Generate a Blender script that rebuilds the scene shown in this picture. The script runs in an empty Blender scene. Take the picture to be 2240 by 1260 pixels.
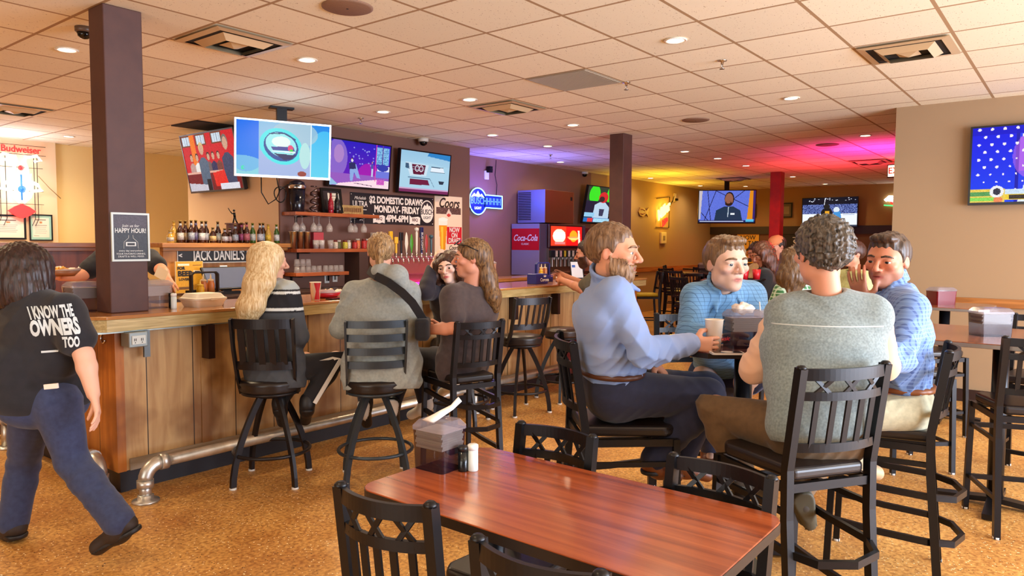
import bpy, bmesh, math, random
import numpy as np
from mathutils import Vector, Matrix, Euler

random.seed(7)
SC = bpy.context.scene
COL = SC.collection
PI = math.pi


def lin(c):
    """sRGB 0-255 (or hex) to a linear rgba tuple"""
    if isinstance(c, str):
        c = tuple(int(c[i:i + 2], 16) for i in (1, 3, 5))
    o = []
    for v in c[:3]:
        v = v / 255.0
        o.append(v / 12.92 if v <= 0.04045 else ((v + 0.055) / 1.055) ** 2.4)
    return (o[0], o[1], o[2], 1.0)


# ---------------------------------------------------------------- camera
HC = 1.513
FPX, PITCH, ROLL, PSI = 1585.5, 0.06132, 0.00558, math.radians(38.3555)
FWD = Vector((math.cos(PITCH) * math.cos(PSI), math.cos(PITCH) * math.sin(PSI), -math.sin(PITCH)))
_r = Vector((math.sin(PSI), -math.cos(PSI), 0))
_u = _r.cross(FWD)
RGT = _r * math.cos(ROLL) + _u * math.sin(ROLL)
UPV = _u * math.cos(ROLL) - _r * math.sin(ROLL)
cam_data = bpy.data.cameras.new('camera')
cam_data.sensor_width = 36.0
cam_data.lens = FPX / 2240 * 36.0
cam_data.clip_start = 0.05
cam = bpy.data.objects.new('camera', cam_data)
m = Matrix((RGT, UPV, -FWD)).transposed().to_4x4()
m.translation = Vector((0, 0, HC))
cam.matrix_world = m
COL.objects.link(cam)
SC.camera = cam

# ---------------------------------------------------------------- look
SC.view_settings.view_transform = 'Standard'
SC.view_settings.look = 'None'
SC.view_settings.exposure = 0.02
SC.view_settings.gamma = 1.0
SC.view_settings.use_curve_mapping = False
SC.cycles.use_denoising = True
SC.cycles.max_bounces = 7
SC.cycles.diffuse_bounces = 4
SC.cycles.glossy_bounces = 3
SC.cycles.transmission_bounces = 5
SC.cycles.transparent_max_bounces = 8
SC.cycles.sample_clamp_indirect = 6.0
SC.cycles.caustics_reflective = False
SC.cycles.caustics_refractive = False

W = bpy.data.worlds.new('daylight')
SC.world = W
W.use_nodes = True
W.node_tree.nodes['Background'].inputs[0].default_value = (0.62, 0.78, 1.0, 1)
W.node_tree.nodes['Background'].inputs[1].default_value = 1.5


def area(name, loc, target, sx, sy, power, color, spread=PI):
    d = bpy.data.lights.new(name, 'AREA')
    d.shape = 'RECTANGLE'; d.size = sx; d.size_y = sy
    d.energy = power; d.color = lin(color)[:3]; d.spread = spread
    o = bpy.data.objects.new(name, d)
    o.location = loc
    o.rotation_euler = (Vector(target) - Vector(loc)).to_track_quat('-Z', 'Y').to_euler()
    COL.objects.link(o)
    return o


def point(name, loc, power, color, r=0.08):
    d = bpy.data.lights.new(name, 'POINT')
    d.energy = power; d.color = lin(color)[:3]; d.shadow_soft_size = r
    o = bpy.data.objects.new(name, d); o.location = loc
    COL.objects.link(o)
    return o


def spot(name, loc, target, power, color, ang=2.2, blend=0.6, r=0.07):
    d = bpy.data.lights.new(name, 'SPOT')
    d.energy = power; d.color = lin(color)[:3]; d.spot_size = ang; d.spot_blend = blend; d.shadow_soft_size = r
    o = bpy.data.objects.new(name, d); o.location = loc
    o.rotation_euler = (Vector(target) - Vector(loc)).to_track_quat('-Z', 'Y').to_euler()
    COL.objects.link(o)
    return o


# daylight through the storefront windows behind the camera (they face +Y and +X)
area('daylight_storefront', (4.4, -4.25, 1.45), (3.6, 5.0, 1.1), 6.0, 2.3, 860, '#e2ecff')
area('daylight_side_window', (-4.2, 1.5, 1.5), (5.0, 2.6, 1.0), 4.5, 2.2, 120, '#fff1dc')
# neon and coloured party lights at the far end of the room, aimed at the ceiling
spot('magenta_party_light', (11.4, 2.3, 1.9), (11.6, 2.4, 2.9), 200, '#ff2a98', 2.6, 1.0, 0.1)
spot('red_party_light', (12.9, 3.4, 1.7), (13.2, 3.5, 2.9), 120, '#ff3848', 2.7, 1.0, 0.1)
spot('red_column_light', (12.4, 3.4, 2.3), (14.1, 4.7, 1.7), 160, '#ff2020', 0.7, 0.6, 0.1)
spot('red_wash_light', (9.3, 2.2, 2.5), (7.9, 2.75, 1.4), 90, '#ff2a20', 0.8, 0.8, 0.1)
spot('amber_neon_light', (13.2, 6.6, 1.8), (13.2, 6.7, 2.9), 80, '#ffca30', 2.3, 1.0, 0.1)
point('amber_sign_light', (15.3, 7.35, 2.3), 26, '#ffc840', 0.15)
point('blue_neon_light', (8.9, 7.3, 2.3), 34, '#6a62ff', 0.15)
spot('blue_ceiling_light', (9.4, 6.9, 1.9), (9.6, 6.9, 2.9), 60, '#7a78ff', 2.2, 1.0, 0.1)
point('screen_light', (4.15, 6.0, 2.45), 4, '#a8d8ff', 0.25)
point('white_neon_light', (3.3, 11.0, 2.4), 26, '#dfe6ff', 0.2)

# ================================================================ helpers
MATS = {}


def new_mat(name):
    m = bpy.data.materials.new(name)
    m.use_nodes = True
    return m, m.node_tree, m.node_tree.nodes['Principled BSDF']


def _bump(nt, bs, scale, strength, dist=0.002, detail=4, coord=None):
    tc = nt.nodes.new('ShaderNodeTexCoord')
    nz = nt.nodes.new('ShaderNodeTexNoise')
    nz.inputs['Scale'].default_value = scale
    nz.inputs['Detail'].default_value = detail
    nt.links.new(tc.outputs['Object'], nz.inputs['Vector'])
    b = nt.nodes.new('ShaderNodeBump')
    b.inputs['Strength'].default_value = strength
    b.inputs['Distance'].default_value = dist
    nt.links.new(nz.outputs['Fac'], b.inputs['Height'])
    nt.links.new(b.outputs['Normal'], bs.inputs['Normal'])
    return nz


def mat(name, color, rough=0.5, metal=0.0, noise=None, bump=None, emit=None, es=1.0, alpha=None, trans=0.0, spec=None, coat=0.0, sheen=0.0):
    """plain surface; noise=(scale, colour2, amount) mottles it; bump=(scale, strength, distance)"""
    if name in MATS:
        return MATS[name]
    m, nt, bs = new_mat(name)
    bs.inputs['Base Color'].default_value = lin(color)
    bs.inputs['Roughness'].default_value = rough
    bs.inputs['Metallic'].default_value = metal
    if spec is not None:
        bs.inputs['Specular IOR Level'].default_value = spec
    if coat:
        bs.inputs['Coat Weight'].default_value = coat
        bs.inputs['Coat Roughness'].default_value = 0.12
    if sheen:
        bs.inputs['Sheen Weight'].default_value = sheen
    if trans:
        bs.inputs['Transmission Weight'].default_value = trans
        bs.inputs['IOR'].default_value = 1.3
    if alpha is not None:
        bs.inputs['Alpha'].default_value = alpha
    if emit is not None:
        bs.inputs['Emission Color'].default_value = lin(emit)
        bs.inputs['Emission Strength'].default_value = es
    if bump:
        _bump(nt, bs, bump[0], bump[1], bump[2] if len(bump) > 2 else 0.002)
    if noise:
        tc = nt.nodes.new('ShaderNodeTexCoord')
        nz = nt.nodes.new('ShaderNodeTexNoise')
        nz.inputs['Scale'].default_value = noise[0]
        nz.inputs['Detail'].default_value = 5
        nt.links.new(tc.outputs['Object'], nz.inputs['Vector'])
        rp = nt.nodes.new('ShaderNodeValToRGB')
        rp.color_ramp.elements[0].position = 0.5 - noise[2] * 0.5
        rp.color_ramp.elements[1].position = 0.5 + noise[2] * 0.5
        rp.color_ramp.elements[0].color = lin(color)
        rp.color_ramp.elements[1].color = lin(noise[1])
        nt.links.new(nz.outputs['Fac'], rp.inputs[0])
        nt.links.new(rp.outputs[0], bs.inputs['Base Color'])
    MATS[name] = m
    return m


def wood(name, c1, c2, rough=0.4, axis=0, scale=6.0, stretch=14.0, coat=0.0, c3=None, plank=None, dist=1.0):
    """streaky grain running along an object axis; plank=(axis, width) cuts grooves"""
    if name in MATS:
        return MATS[name]
    m, nt, bs = new_mat(name)
    N, L = nt.nodes, nt.links
    tc = N.new('ShaderNodeTexCoord')
    mp = N.new('ShaderNodeMapping')
    s = [scale * stretch / 4] * 3
    s[axis] = scale / 4
    mp.inputs['Scale'].default_value = s
    L.new(tc.outputs['Object'], mp.inputs['Vector'])
    n1 = N.new('ShaderNodeTexNoise'); n1.inputs['Scale'].default_value = 1.0; n1.inputs['Detail'].default_value = 8
    n1.inputs['Distortion'].default_value = dist
    L.new(mp.outputs[0], n1.inputs['Vector'])
    rp = N.new('ShaderNodeValToRGB')
    e = rp.color_ramp.elements
    e[0].position = 0.32; e[1].position = 0.68
    e[0].color = lin(c1); e[1].color = lin(c2)
    L.new(n1.outputs['Fac'], rp.inputs[0])
    out = rp.outputs[0]
    if c3:
        n2 = N.new('ShaderNodeTexNoise'); n2.inputs['Scale'].default_value = 2.6; n2.inputs['Detail'].default_value = 3
        L.new(tc.outputs['Object'], n2.inputs['Vector'])
        r2 = N.new('ShaderNodeValToRGB')
        r2.color_ramp.elements[0].position = 0.5; r2.color_ramp.elements[1].position = 0.66
        r2.color_ramp.elements[0].color = (0, 0, 0, 1)
        r2.color_ramp.elements[1].color = (0.8, 0.8, 0.8, 1)
        L.new(n2.outputs['Fac'], r2.inputs[0])
        mx = N.new('ShaderNodeMix'); mx.data_type = 'RGBA'
        L.new(r2.outputs[0], mx.inputs['Factor'])
        L.new(out, mx.inputs[6]); mx.inputs[7].default_value = lin(c3)
        out = mx.outputs[2]
    hgt = n1.outputs['Fac']
    if plank:
        sp = N.new('ShaderNodeSeparateXYZ'); L.new(tc.outputs['Object'], sp.inputs[0])
        dv = N.new('ShaderNodeMath'); dv.operation = 'DIVIDE'; dv.inputs[1].default_value = plank[1]
        L.new(sp.outputs[plank[0]], dv.inputs[0])
        fr = N.new('ShaderNodeMath'); fr.operation = 'FRACT'; L.new(dv.outputs[0], fr.inputs[0])
        sb = N.new('ShaderNodeMath'); sb.operation = 'SUBTRACT'; sb.inputs[1].default_value = 0.5; L.new(fr.outputs[0], sb.inputs[0])
        ab = N.new('ShaderNodeMath'); ab.operation = 'ABSOLUTE'; L.new(sb.outputs[0], ab.inputs[0])
        gt = N.new('ShaderNodeMath'); gt.operation = 'GREATER_THAN'; gt.inputs[1].default_value = 0.5 - 0.006 / plank[1] / 2
        L.new(ab.outputs[0], gt.inputs[0])
        fl = N.new('ShaderNodeMath'); fl.operation = 'FLOOR'; L.new(dv.outputs[0], fl.inputs[0])
        wn = N.new('ShaderNodeTexWhiteNoise'); wn.noise_dimensions = '1D'; L.new(fl.outputs[0], wn.inputs['W'])
        hs = N.new('ShaderNodeHueSaturation')
        ml = N.new('ShaderNodeMath'); ml.operation = 'MULTIPLY_ADD'; ml.inputs[1].default_value = 0.35; ml.inputs[2].default_value = 0.82
        L.new(wn.outputs['Value'], ml.inputs[0]); L.new(ml.outputs[0], hs.inputs['Value'])
        L.new(out, hs.inputs['Color'])
        mx = N.new('ShaderNodeMix'); mx.data_type = 'RGBA'
        L.new(gt.outputs[0], mx.inputs['Factor']); L.new(hs.outputs[0], mx.inputs[6]); mx.inputs[7].default_value = lin((38, 24, 14))
        out = mx.outputs[2]
    L.new(out, bs.inputs['Base Color'])
    bs.inputs['Roughness'].default_value = rough
    if coat:
        bs.inputs['Coat Weight'].default_value = coat; bs.inputs['Coat Roughness'].default_value = 0.15
    b = N.new('ShaderNodeBump'); b.inputs['Strength'].default_value = 0.15; b.inputs['Distance'].default_value = 0.002
    L.new(hgt, b.inputs['Height']); L.new(b.outputs[0], bs.inputs['Normal'])
    MATS[name] = m
    return m


def attr_mat(name, rough=0.6, emit=0.0, bump=None, spec=None, sheen=0.0, metal=0.0, sss=0.0):
    """surface coloured by the mesh's own 'Col' attribute (its printed or natural colour)"""
    if name in MATS:
        return MATS[name]
    m, nt, bs = new_mat(name)
    a = nt.nodes.new('ShaderNodeAttribute'); a.attribute_name = 'Col'
    if emit:
        bs.inputs['Base Color'].default_value = (0.01, 0.01, 0.01, 1)
        nt.links.new(a.outputs['Color'], bs.inputs['Emission Color'])
        bs.inputs['Emission Strength'].default_value = emit
    else:
        nt.links.new(a.outputs['Color'], bs.inputs['Base Color'])
    bs.inputs['Roughness'].default_value = rough
    bs.inputs['Metallic'].default_value = metal
    if spec is not None:
        bs.inputs['Specular IOR Level'].default_value = spec
    if sheen:
        bs.inputs['Sheen Weight'].default_value = sheen
    if sss:
        bs.inputs['Subsurface Weight'].default_value = sss
        bs.inputs['Subsurface Radius'].default_value = (0.012, 0.005, 0.003)
        bs.inputs['Subsurface Scale'].default_value = 1.0
    if bump:
        _bump(nt, bs, bump[0], bump[1], bump[2] if len(bump) > 2 else 0.002)
    MATS[name] = m
    return m


class MB:
    """collects pieces and links them as ONE mesh object"""

    def __init__(s):
        s.v = []; s.f = []; s.sm = []

    def add(s, vs, fs, smooth=False, M=None):
        o = len(s.v)
        if M is not None:
            vs = [M @ Vector(v) for v in vs]
        s.v += [tuple(v) for v in vs]
        s.f += [tuple(i + o for i in f) for f in fs]
        s.sm += [smooth] * len(fs)
        return s

    def box(s, x0, x1, y0, y1, z0, z1, M=None):
        vs = [(x, y, z) for z in (z0, z1) for y in (y0, y1) for x in (x0, x1)]
        fs = [(0, 2, 3, 1), (4, 5, 7, 6), (0, 1, 5, 4), (2, 6, 7, 3), (0, 4, 6, 2), (1, 3, 7, 5)]
        return s.add(vs, fs, False, M)

    def cbox(s, c, sz, M=None):
        return s.box(c[0] - sz[0] / 2, c[0] + sz[0] / 2, c[1] - sz[1] / 2, c[1] + sz[1] / 2, c[2] - sz[2] / 2, c[2] + sz[2] / 2, M)

    def sweep(s, path, prof, closed=False, up=(0, 0, 1), caps=True, smooth=True, scales=None):
        """sweep a closed 2-D profile [(a,b)] along a path"""
        P = [Vector(p) for p in path]
        n, k = len(P), len(prof)
        vs = []; up = Vector(up)
        last = None
        for i, p in enumerate(P):
            if closed:
                t = (P[(i + 1) % n] - P[i - 1])
            else:
                t = P[min(i + 1, n - 1)] - P[max(i - 1, 0)]
            t.normalize()
            x = t.cross(up)
            if x.length < 0.08:
                x = last.copy() if last is not None else t.cross(Vector((1, 0, 0)))
            x.normalize()
            if last is not None and x.dot(last) < 0 and abs(t.dot(up)) > 0.8:
                x = -x
            last = x
            y = x.cross(t)
            sc = scales[i] if scales else 1.0
            vs += [p + x * a * sc + y * b * sc for a, b in prof]
        fs = []
        for i in range(n if closed else n - 1):
            a = i * k; b = ((i + 1) % n) * k
            for j in range(k):
                j2 = (j + 1) % k
                fs.append((a + j, b + j, b + j2, a + j2))
        s.add(vs, fs, smooth)
        if caps and not closed:
            s.add(vs[:k], [tuple(range(k))])
            s.add(vs[-k:], [tuple(reversed(range(k)))])
        return s

    def tube(s, path, r, n=10, closed=False, scales=None, up=(0, 0, 1), caps=True):
        pr = [(r * math.cos(2 * PI * i / n), r * math.sin(2 * PI * i / n)) for i in range(n)]
        return s.sweep(path, pr, closed, up, caps, True, scales)

    def bar(s, path, w, h, closed=False, up=(0, 0, 1)):
        return s.sweep(path, [(-w / 2, -h / 2), (w / 2, -h / 2), (w / 2, h / 2), (-w / 2, h / 2)], closed, up, True, False)

    def cyl(s, p0, p1, r0, r1=None, n=16, smooth=True):
        r1 = r0 if r1 is None else r1
        pr = [(math.cos(2 * PI * i / n), math.sin(2 * PI * i / n)) for i in range(n)]
        return s.sweep([p0, p1], pr, False, (0, 0, 1) if abs(Vector(p1)[2] - Vector(p0)[2]) < 0.9 * (Vector(p1) - Vector(p0)).length else (0, 1, 0), True, smooth, [r0, r1])

    def lathe(s, prof, n=20, c=(0, 0, 0), smooth=True, M=None, sx=1.0, sy=1.0):
        """revolve [(r, z)] about z"""
        vs = []; fs = []
        k = len(prof)
        for i in range(n):
            a = 2 * PI * i / n
            for r, z in prof:
                vs.append((c[0] + sx * r * math.cos(a), c[1] + sy * r * math.sin(a), c[2] + z))
        for i in range(n):
            i2 = (i + 1) % n
            for j in range(k - 1):
                fs.append((i * k + j, i2 * k + j, i2 * k + j + 1, i * k + j + 1))
        s.add(vs, fs, smooth, M)
        if prof[0][0] > 1e-4:
            s.add([vs[i * k] for i in range(n)], [tuple(reversed(range(n)))], False, M)
        if prof[-1][0] > 1e-4:
            s.add([vs[i * k + k - 1] for i in range(n)], [tuple(range(n))], False, M)
        return s

    def prism(s, poly, z0, z1, M=None, smooth=False):
        n = len(poly)
        vs = [(x, y, z0) for x, y in poly] + [(x, y, z1) for x, y in poly]
        fs = [tuple(reversed(range(n))), tuple(range(n, 2 * n))]
        s.add(vs, fs, False, M)
        s.add(vs, [(i, (i + 1) % n, n + (i + 1) % n, n + i) for i in range(n)], smooth, M)
        return s

    def build(s, name, material, parent=None, bevel=0.0, seg=2, subsurf=0, weld=True):
        me = bpy.data.meshes.new(name)
        me.from_pydata(s.v, [], s.f)
        if weld:
            bm = bmesh.new(); bm.from_mesh(me)
            for i, f in enumerate(bm.faces):
                f.smooth = s.sm[i]
            bmesh.ops.remove_doubles(bm, verts=bm.verts, dist=1e-5)
            bmesh.ops.recalc_face_normals(bm, faces=bm.faces)
            bm.to_mesh(me); bm.free()
        else:
            me.polygons.foreach_set('use_smooth', s.sm)
        me.materials.append(material)
        o = bpy.data.objects.new(name, me)
        COL.objects.link(o)
        if parent is not None:
            o.parent = parent
        if bevel:
            b = o.modifiers.new('bevel', 'BEVEL'); b.width = bevel; b.segments = seg; b.limit_method = 'ANGLE'; b.angle_limit = 0.6
            b.harden_normals = False
        if subsurf:
            b = o.modifiers.new('sub', 'SUBSURF'); b.levels = subsurf; b.render_levels = subsurf
        return o


def tag(o, label, cat, group=None, kind=None):
    o['label'] = label
    if cat:
        o['category'] = cat
    if group:
        o['group'] = group
    if kind:
        o['kind'] = kind
    return o


def thing(name, label, cat, loc=(0, 0, 0), rz=0.0, group=None):
    o = bpy.data.objects.new(name, None)
    COL.objects.link(o)
    o.empty_display_size = 0.1
    o.location = loc
    o.rotation_euler = (0, 0, rz)
    return tag(o, label, cat, group)


def dup(root, loc, rz, label, group=None):
    """a copy of a thing with copies of its parts and sub-parts"""
    r = root.copy(); COL.objects.link(r)
    r.location = loc; r.rotation_euler = (0, 0, rz); r['label'] = label
    if group:
        r['group'] = group
    for ch in list(root.children):
        c = ch.copy(); COL.objects.link(c); c.parent = r
        for g in list(ch.children):
            d = g.copy(); COL.objects.link(d); d.parent = c
    return r


def struct(o, label=None):
    o['kind'] = 'structure'
    if label:
        o['label'] = label
    return o


def text(body, material, size, parent, loc, rot=(PI / 2, 0, 0), ext=0.002, bold=0.0, sx=1.0, align='CENTER', shear=0.0, name='lettering', spacing=1.0):
    c = bpy.data.curves.new(name, 'FONT')
    c.body = body; c.size = size; c.extrude = ext; c.offset = bold
    c.align_x = align; c.align_y = 'CENTER'; c.shear = shear; c.space_character = spacing; c.resolution_u = 3
    c.materials.append(material)
    tmp = bpy.data.objects.new(name, c)
    me = bpy.data.meshes.new_from_object(tmp)
    bpy.data.objects.remove(tmp)
    me.name = name
    if not me.materials:
        me.materials.append(material)
    o = bpy.data.objects.new(name, me)
    COL.objects.link(o)
    o.parent = parent; o.location = loc; o.rotation_euler = rot; o.scale = (sx, 1, 1)
    return o


class Canvas:
    """a small painted picture that becomes a coloured grid mesh (screens, posters, labels)"""

    def __init__(s, w, h, bg):
        s.w, s.h = w, h
        s.a = np.zeros((h, w, 3)); s.a[:] = bg
        yy, xx = np.mgrid[0:h, 0:w]
        s.x = (xx + 0.5) / w; s.y = (yy + 0.5) / h

    def put(s, mask, c, al=1.0):
        s.a[mask] = s.a[mask] * (1 - al) + np.array(c, float) * al
        return s

    def rect(s, x0, y0, x1, y1, c, al=1.0):
        return s.put((s.x >= x0) & (s.x < x1) & (s.y >= y0) & (s.y < y1), c, al)

    def ell(s, cx, cy, rx, ry, c, al=1.0, rot=0.0):
        dx, dy = s.x - cx, (s.y - cy)
        if rot:
            k = s.h / s.w
            dyk = dy * k
            dx, dyk = dx * math.cos(rot) + dyk * math.sin(rot), -dx * math.sin(rot) + dyk * math.cos(rot)
            dy = dyk / k
        return s.put((dx / rx) ** 2 + (dy / ry) ** 2 < 1, c, al)

    def poly(s, pts, c, al=1.0):
        ins = np.zeros(s.x.shape, bool)
        n = len(pts)
        for i in range(n):
            x0, y0 = pts[i]; x1, y1 = pts[(i + 1) % n]
            if y0 == y1:
                continue
            cr = ((y0 > s.y) != (y1 > s.y)) & (s.x < (x1 - x0) * (s.y - y0) / (y1 - y0) + x0)
            ins ^= cr
        return s.put(ins, c, al)

    def line(s, x0, y0, x1, y1, t, c, al=1.0):
        k = s.h / s.w
        dx, dy = x1 - x0, (y1 - y0) * k
        l2 = dx * dx + dy * dy + 1e-9
        u = np.clip(((s.x - x0) * dx + (s.y - y0) * k * dy) / l2, 0, 1)
        d = np.hypot(s.x - x0 - u * dx, (s.y - y0) * k - u * dy)
        return s.put(d < t / 2, c, al)

    def grad(s, c0, c1, vert=True, mask=None):
        t = (s.y if vert else s.x)[..., None]
        g = np.array(c0) * (1 - t) + np.array(c1) * t
        if mask is None:
            s.a[:] = g
        else:
            s.a[mask] = g[mask]
        return s

    def noise(s, amt, seed=0, x0=0, y0=0, x1=1, y1=1):
        r = np.random.RandomState(seed).rand(s.h, s.w, 1) - 0.5
        mk = ((s.x >= x0) & (s.x < x1) & (s.y >= y0) & (s.y < y1))[..., None]
        s.a = np.clip(s.a + r * amt * mk, 0, 255)
        return s

    def build(s, name, material, parent, w, h, loc=(0, 0, 0)):
        """grid in the local x-z plane facing -y, centred at loc"""
        xs = np.linspace(-w / 2, w / 2, s.w + 1); zs = np.linspace(h / 2, -h / 2, s.h + 1)
        X, Zz = np.meshgrid(xs, zs)
        co = np.stack([X + loc[0], np.full_like(X, loc[1]), Zz + loc[2]], -1).reshape(-1, 3)
        i = np.arange(s.h)[:, None] * (s.w + 1) + np.arange(s.w)[None]
        q = np.stack([i, i + s.w + 1, i + s.w + 2, i + 1], -1).reshape(-1, 4)
        o = np_mesh(name, co, q, material, parent, smooth=False)
        c = np.clip(s.a, 0, 255).reshape(-1, 3) / 255.0
        c = np.where(c <= 0.04045, c / 12.92, ((c + 0.055) / 1.055) ** 2.4)
        face_color(o.data, c)
        return o


def np_mesh(name, co, quads, material, parent=None, smooth=True):
    me = bpy.data.meshes.new(name)
    nq = len(quads)
    me.vertices.add(len(co)); me.vertices.foreach_set('co', np.asarray(co, np.float32).ravel())
    me.loops.add(nq * 4); me.loops.foreach_set('vertex_index', np.asarray(quads, np.int32).ravel())
    me.polygons.add(nq)
    me.polygons.foreach_set('loop_start', np.arange(0, nq * 4, 4, dtype=np.int32))
    me.polygons.foreach_set('use_smooth', np.full(nq, smooth))
    me.update(calc_edges=True)
    me.materials.append(material)
    o = bpy.data.objects.new(name, me)
    COL.objects.link(o)
    if parent is not None:
        o.parent = parent
    return o


def face_color(me, c):
    """linear rgb per face"""
    a = me.color_attributes.new('Col', 'FLOAT_COLOR', 'CORNER')
    d = np.ones((len(me.polygons), 4, 4), np.float32)
    d[:, :, :3] = np.asarray(c)[:, None, :]
    a.data.foreach_set('color', d.ravel())


def vert_color(me, c):
    a = me.color_attributes.new('Col', 'FLOAT_COLOR', 'POINT')
    d = np.ones((len(me.vertices), 4), np.float32)
    d[:, :3] = c
    a.data.foreach_set('color', d.ravel())


def arc(c, r, a0, a1, n, z=0.0):
    return [(c[0] + r * math.cos(a0 + (a1 - a0) * i / n), c[1] + r * math.sin(a0 + (a1 - a0) * i / n), z) for i in range(n + 1)]


def rrect(x0, x1, y0, y1, r, n=5):
    p = []
    for cx, cy, a in ((x1 - r, y1 - r, 0), (x0 + r, y1 - r, PI / 2), (x0 + r, y0 + r, PI), (x1 - r, y0 + r, 1.5 * PI)):
        p += [(cx + r * math.cos(a + PI / 2 * i / n), cy + r * math.sin(a + PI / 2 * i / n)) for i in range(n + 1)]
    return p


def at(x, y, d):
    """the point seen at pixel x,y at a distance d along the viewing axis"""
    return Vector((0, 0, HC)) + (FWD + RGT * ((x - 1120) / FPX) - UPV * ((y - 630) / FPX)) * d


def on_z(x, y, z):
    v = FWD + RGT * ((x - 1120) / FPX) - UPV * ((y - 630) / FPX)
    return Vector((0, 0, HC)) + v * ((z - HC) / v.z)

# ================================================================ the room
ZC = 2.907                       # ceiling height
X_R, Y_R = 8.24, 1.57            # corner of the right-hand wall
X_F = 18.1                       # far wall
Y_B2 = 7.72                      # wall with the neon signs
Y_BAR = 7.16                     # brown wall behind the bar
X_TAN = 4.82                     # tan end of that wall
Y_YEL = 11.6
GX, GY, TL = 3.126, 2.578, 0.6096


def floor_mat():
    m, nt, bs = new_mat('stained_concrete'); N, L = nt.nodes, nt.links
    tc = N.new('ShaderNodeTexCoord')
    n1 = N.new('ShaderNodeTexNoise'); n1.inputs['Scale'].default_value = 2.2; n1.inputs['Detail'].default_value = 7; n1.inputs['Roughness'].default_value = 0.65
    n2 = N.new('ShaderNodeTexNoise'); n2.inputs['Scale'].default_value = 48; n2.inputs['Detail'].default_value = 6
    vo = N.new('ShaderNodeTexVoronoi'); vo.inputs['Scale'].default_value = 62
    for n in (n1, n2, vo):
        L.new(tc.outputs['Object'], n.inputs['Vector'])
    r1 = N.new('ShaderNodeValToRGB'); e = r1.color_ramp.elements
    e[0].position = 0.3; e[0].color = lin((186, 126, 60)); e[1].position = 0.7; e[1].color = lin((236, 184, 104))
    L.new(n1.outputs['Fac'], r1.inputs[0])
    r2 = N.new('ShaderNodeValToRGB'); e = r2.color_ramp.elements
    e[0].position = 0.36; e[0].color = lin((150, 104, 56)); e[1].position = 0.6; e[1].color = lin((255, 255, 255))
    L.new(n2.outputs['Fac'], r2.inputs[0])
    mx = N.new('ShaderNodeMix'); mx.data_type = 'RGBA'; mx.blend_type = 'MULTIPLY'; mx.inputs['Factor'].default_value = 0.6
    L.new(r1.outputs[0], mx.inputs[6]); L.new(r2.outputs[0], mx.inputs[7])
    # pale and dark aggregate chips
    sp = N.new('ShaderNodeSeparateColor'); L.new(vo.outputs['Color'], sp.inputs[0])
    lt = N.new('ShaderNodeMath'); lt.operation = 'LESS_THAN'; lt.inputs[1].default_value = 0.22; L.new(vo.outputs['Distance'], lt.inputs[0])
    gt = N.new('ShaderNodeMath'); gt.operation = 'GREATER_THAN'; gt.inputs[1].default_value = 0.74; L.new(sp.outputs[0], gt.inputs[0])
    ml = N.new('ShaderNodeMath'); ml.operation = 'MULTIPLY'; L.new(lt.outputs[0], ml.inputs[0]); L.new(gt.outputs[0], ml.inputs[1])
    m2 = N.new('ShaderNodeMix'); m2.data_type = 'RGBA'
    L.new(ml.outputs[0], m2.inputs['Factor']); L.new(mx.outputs[2], m2.inputs[6]); m2.inputs[7].default_value = lin((255, 236, 190))
    gt2 = N.new('ShaderNodeMath'); gt2.operation = 'LESS_THAN'; gt2.inputs[1].default_value = 0.2; L.new(sp.outputs[0], gt2.inputs[0])
    ml2 = N.new('ShaderNodeMath'); ml2.operation = 'MULTIPLY'; L.new(lt.outputs[0], ml2.inputs[0]); L.new(gt2.outputs[0], ml2.inputs[1])
    m3 = N.new('ShaderNodeMix'); m3.data_type = 'RGBA'
    L.new(ml2.outputs[0], m3.inputs['Factor']); L.new(m2.outputs[2], m3.inputs[6]); m3.inputs[7].default_value = lin((70, 38, 14))
    L.new(m3.outputs[2], bs.inputs['Base Color'])
    bs.inputs['Roughness'].default_value = 0.42
    b = N.new('ShaderNodeBump'); b.inputs['Strength'].default_value = 0.12; b.inputs['Distance'].default_value = 0.002
    L.new(n2.outputs['Fac'], b.inputs['Height']); L.new(b.outputs[0], bs.inputs['Normal'])
    return m


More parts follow.
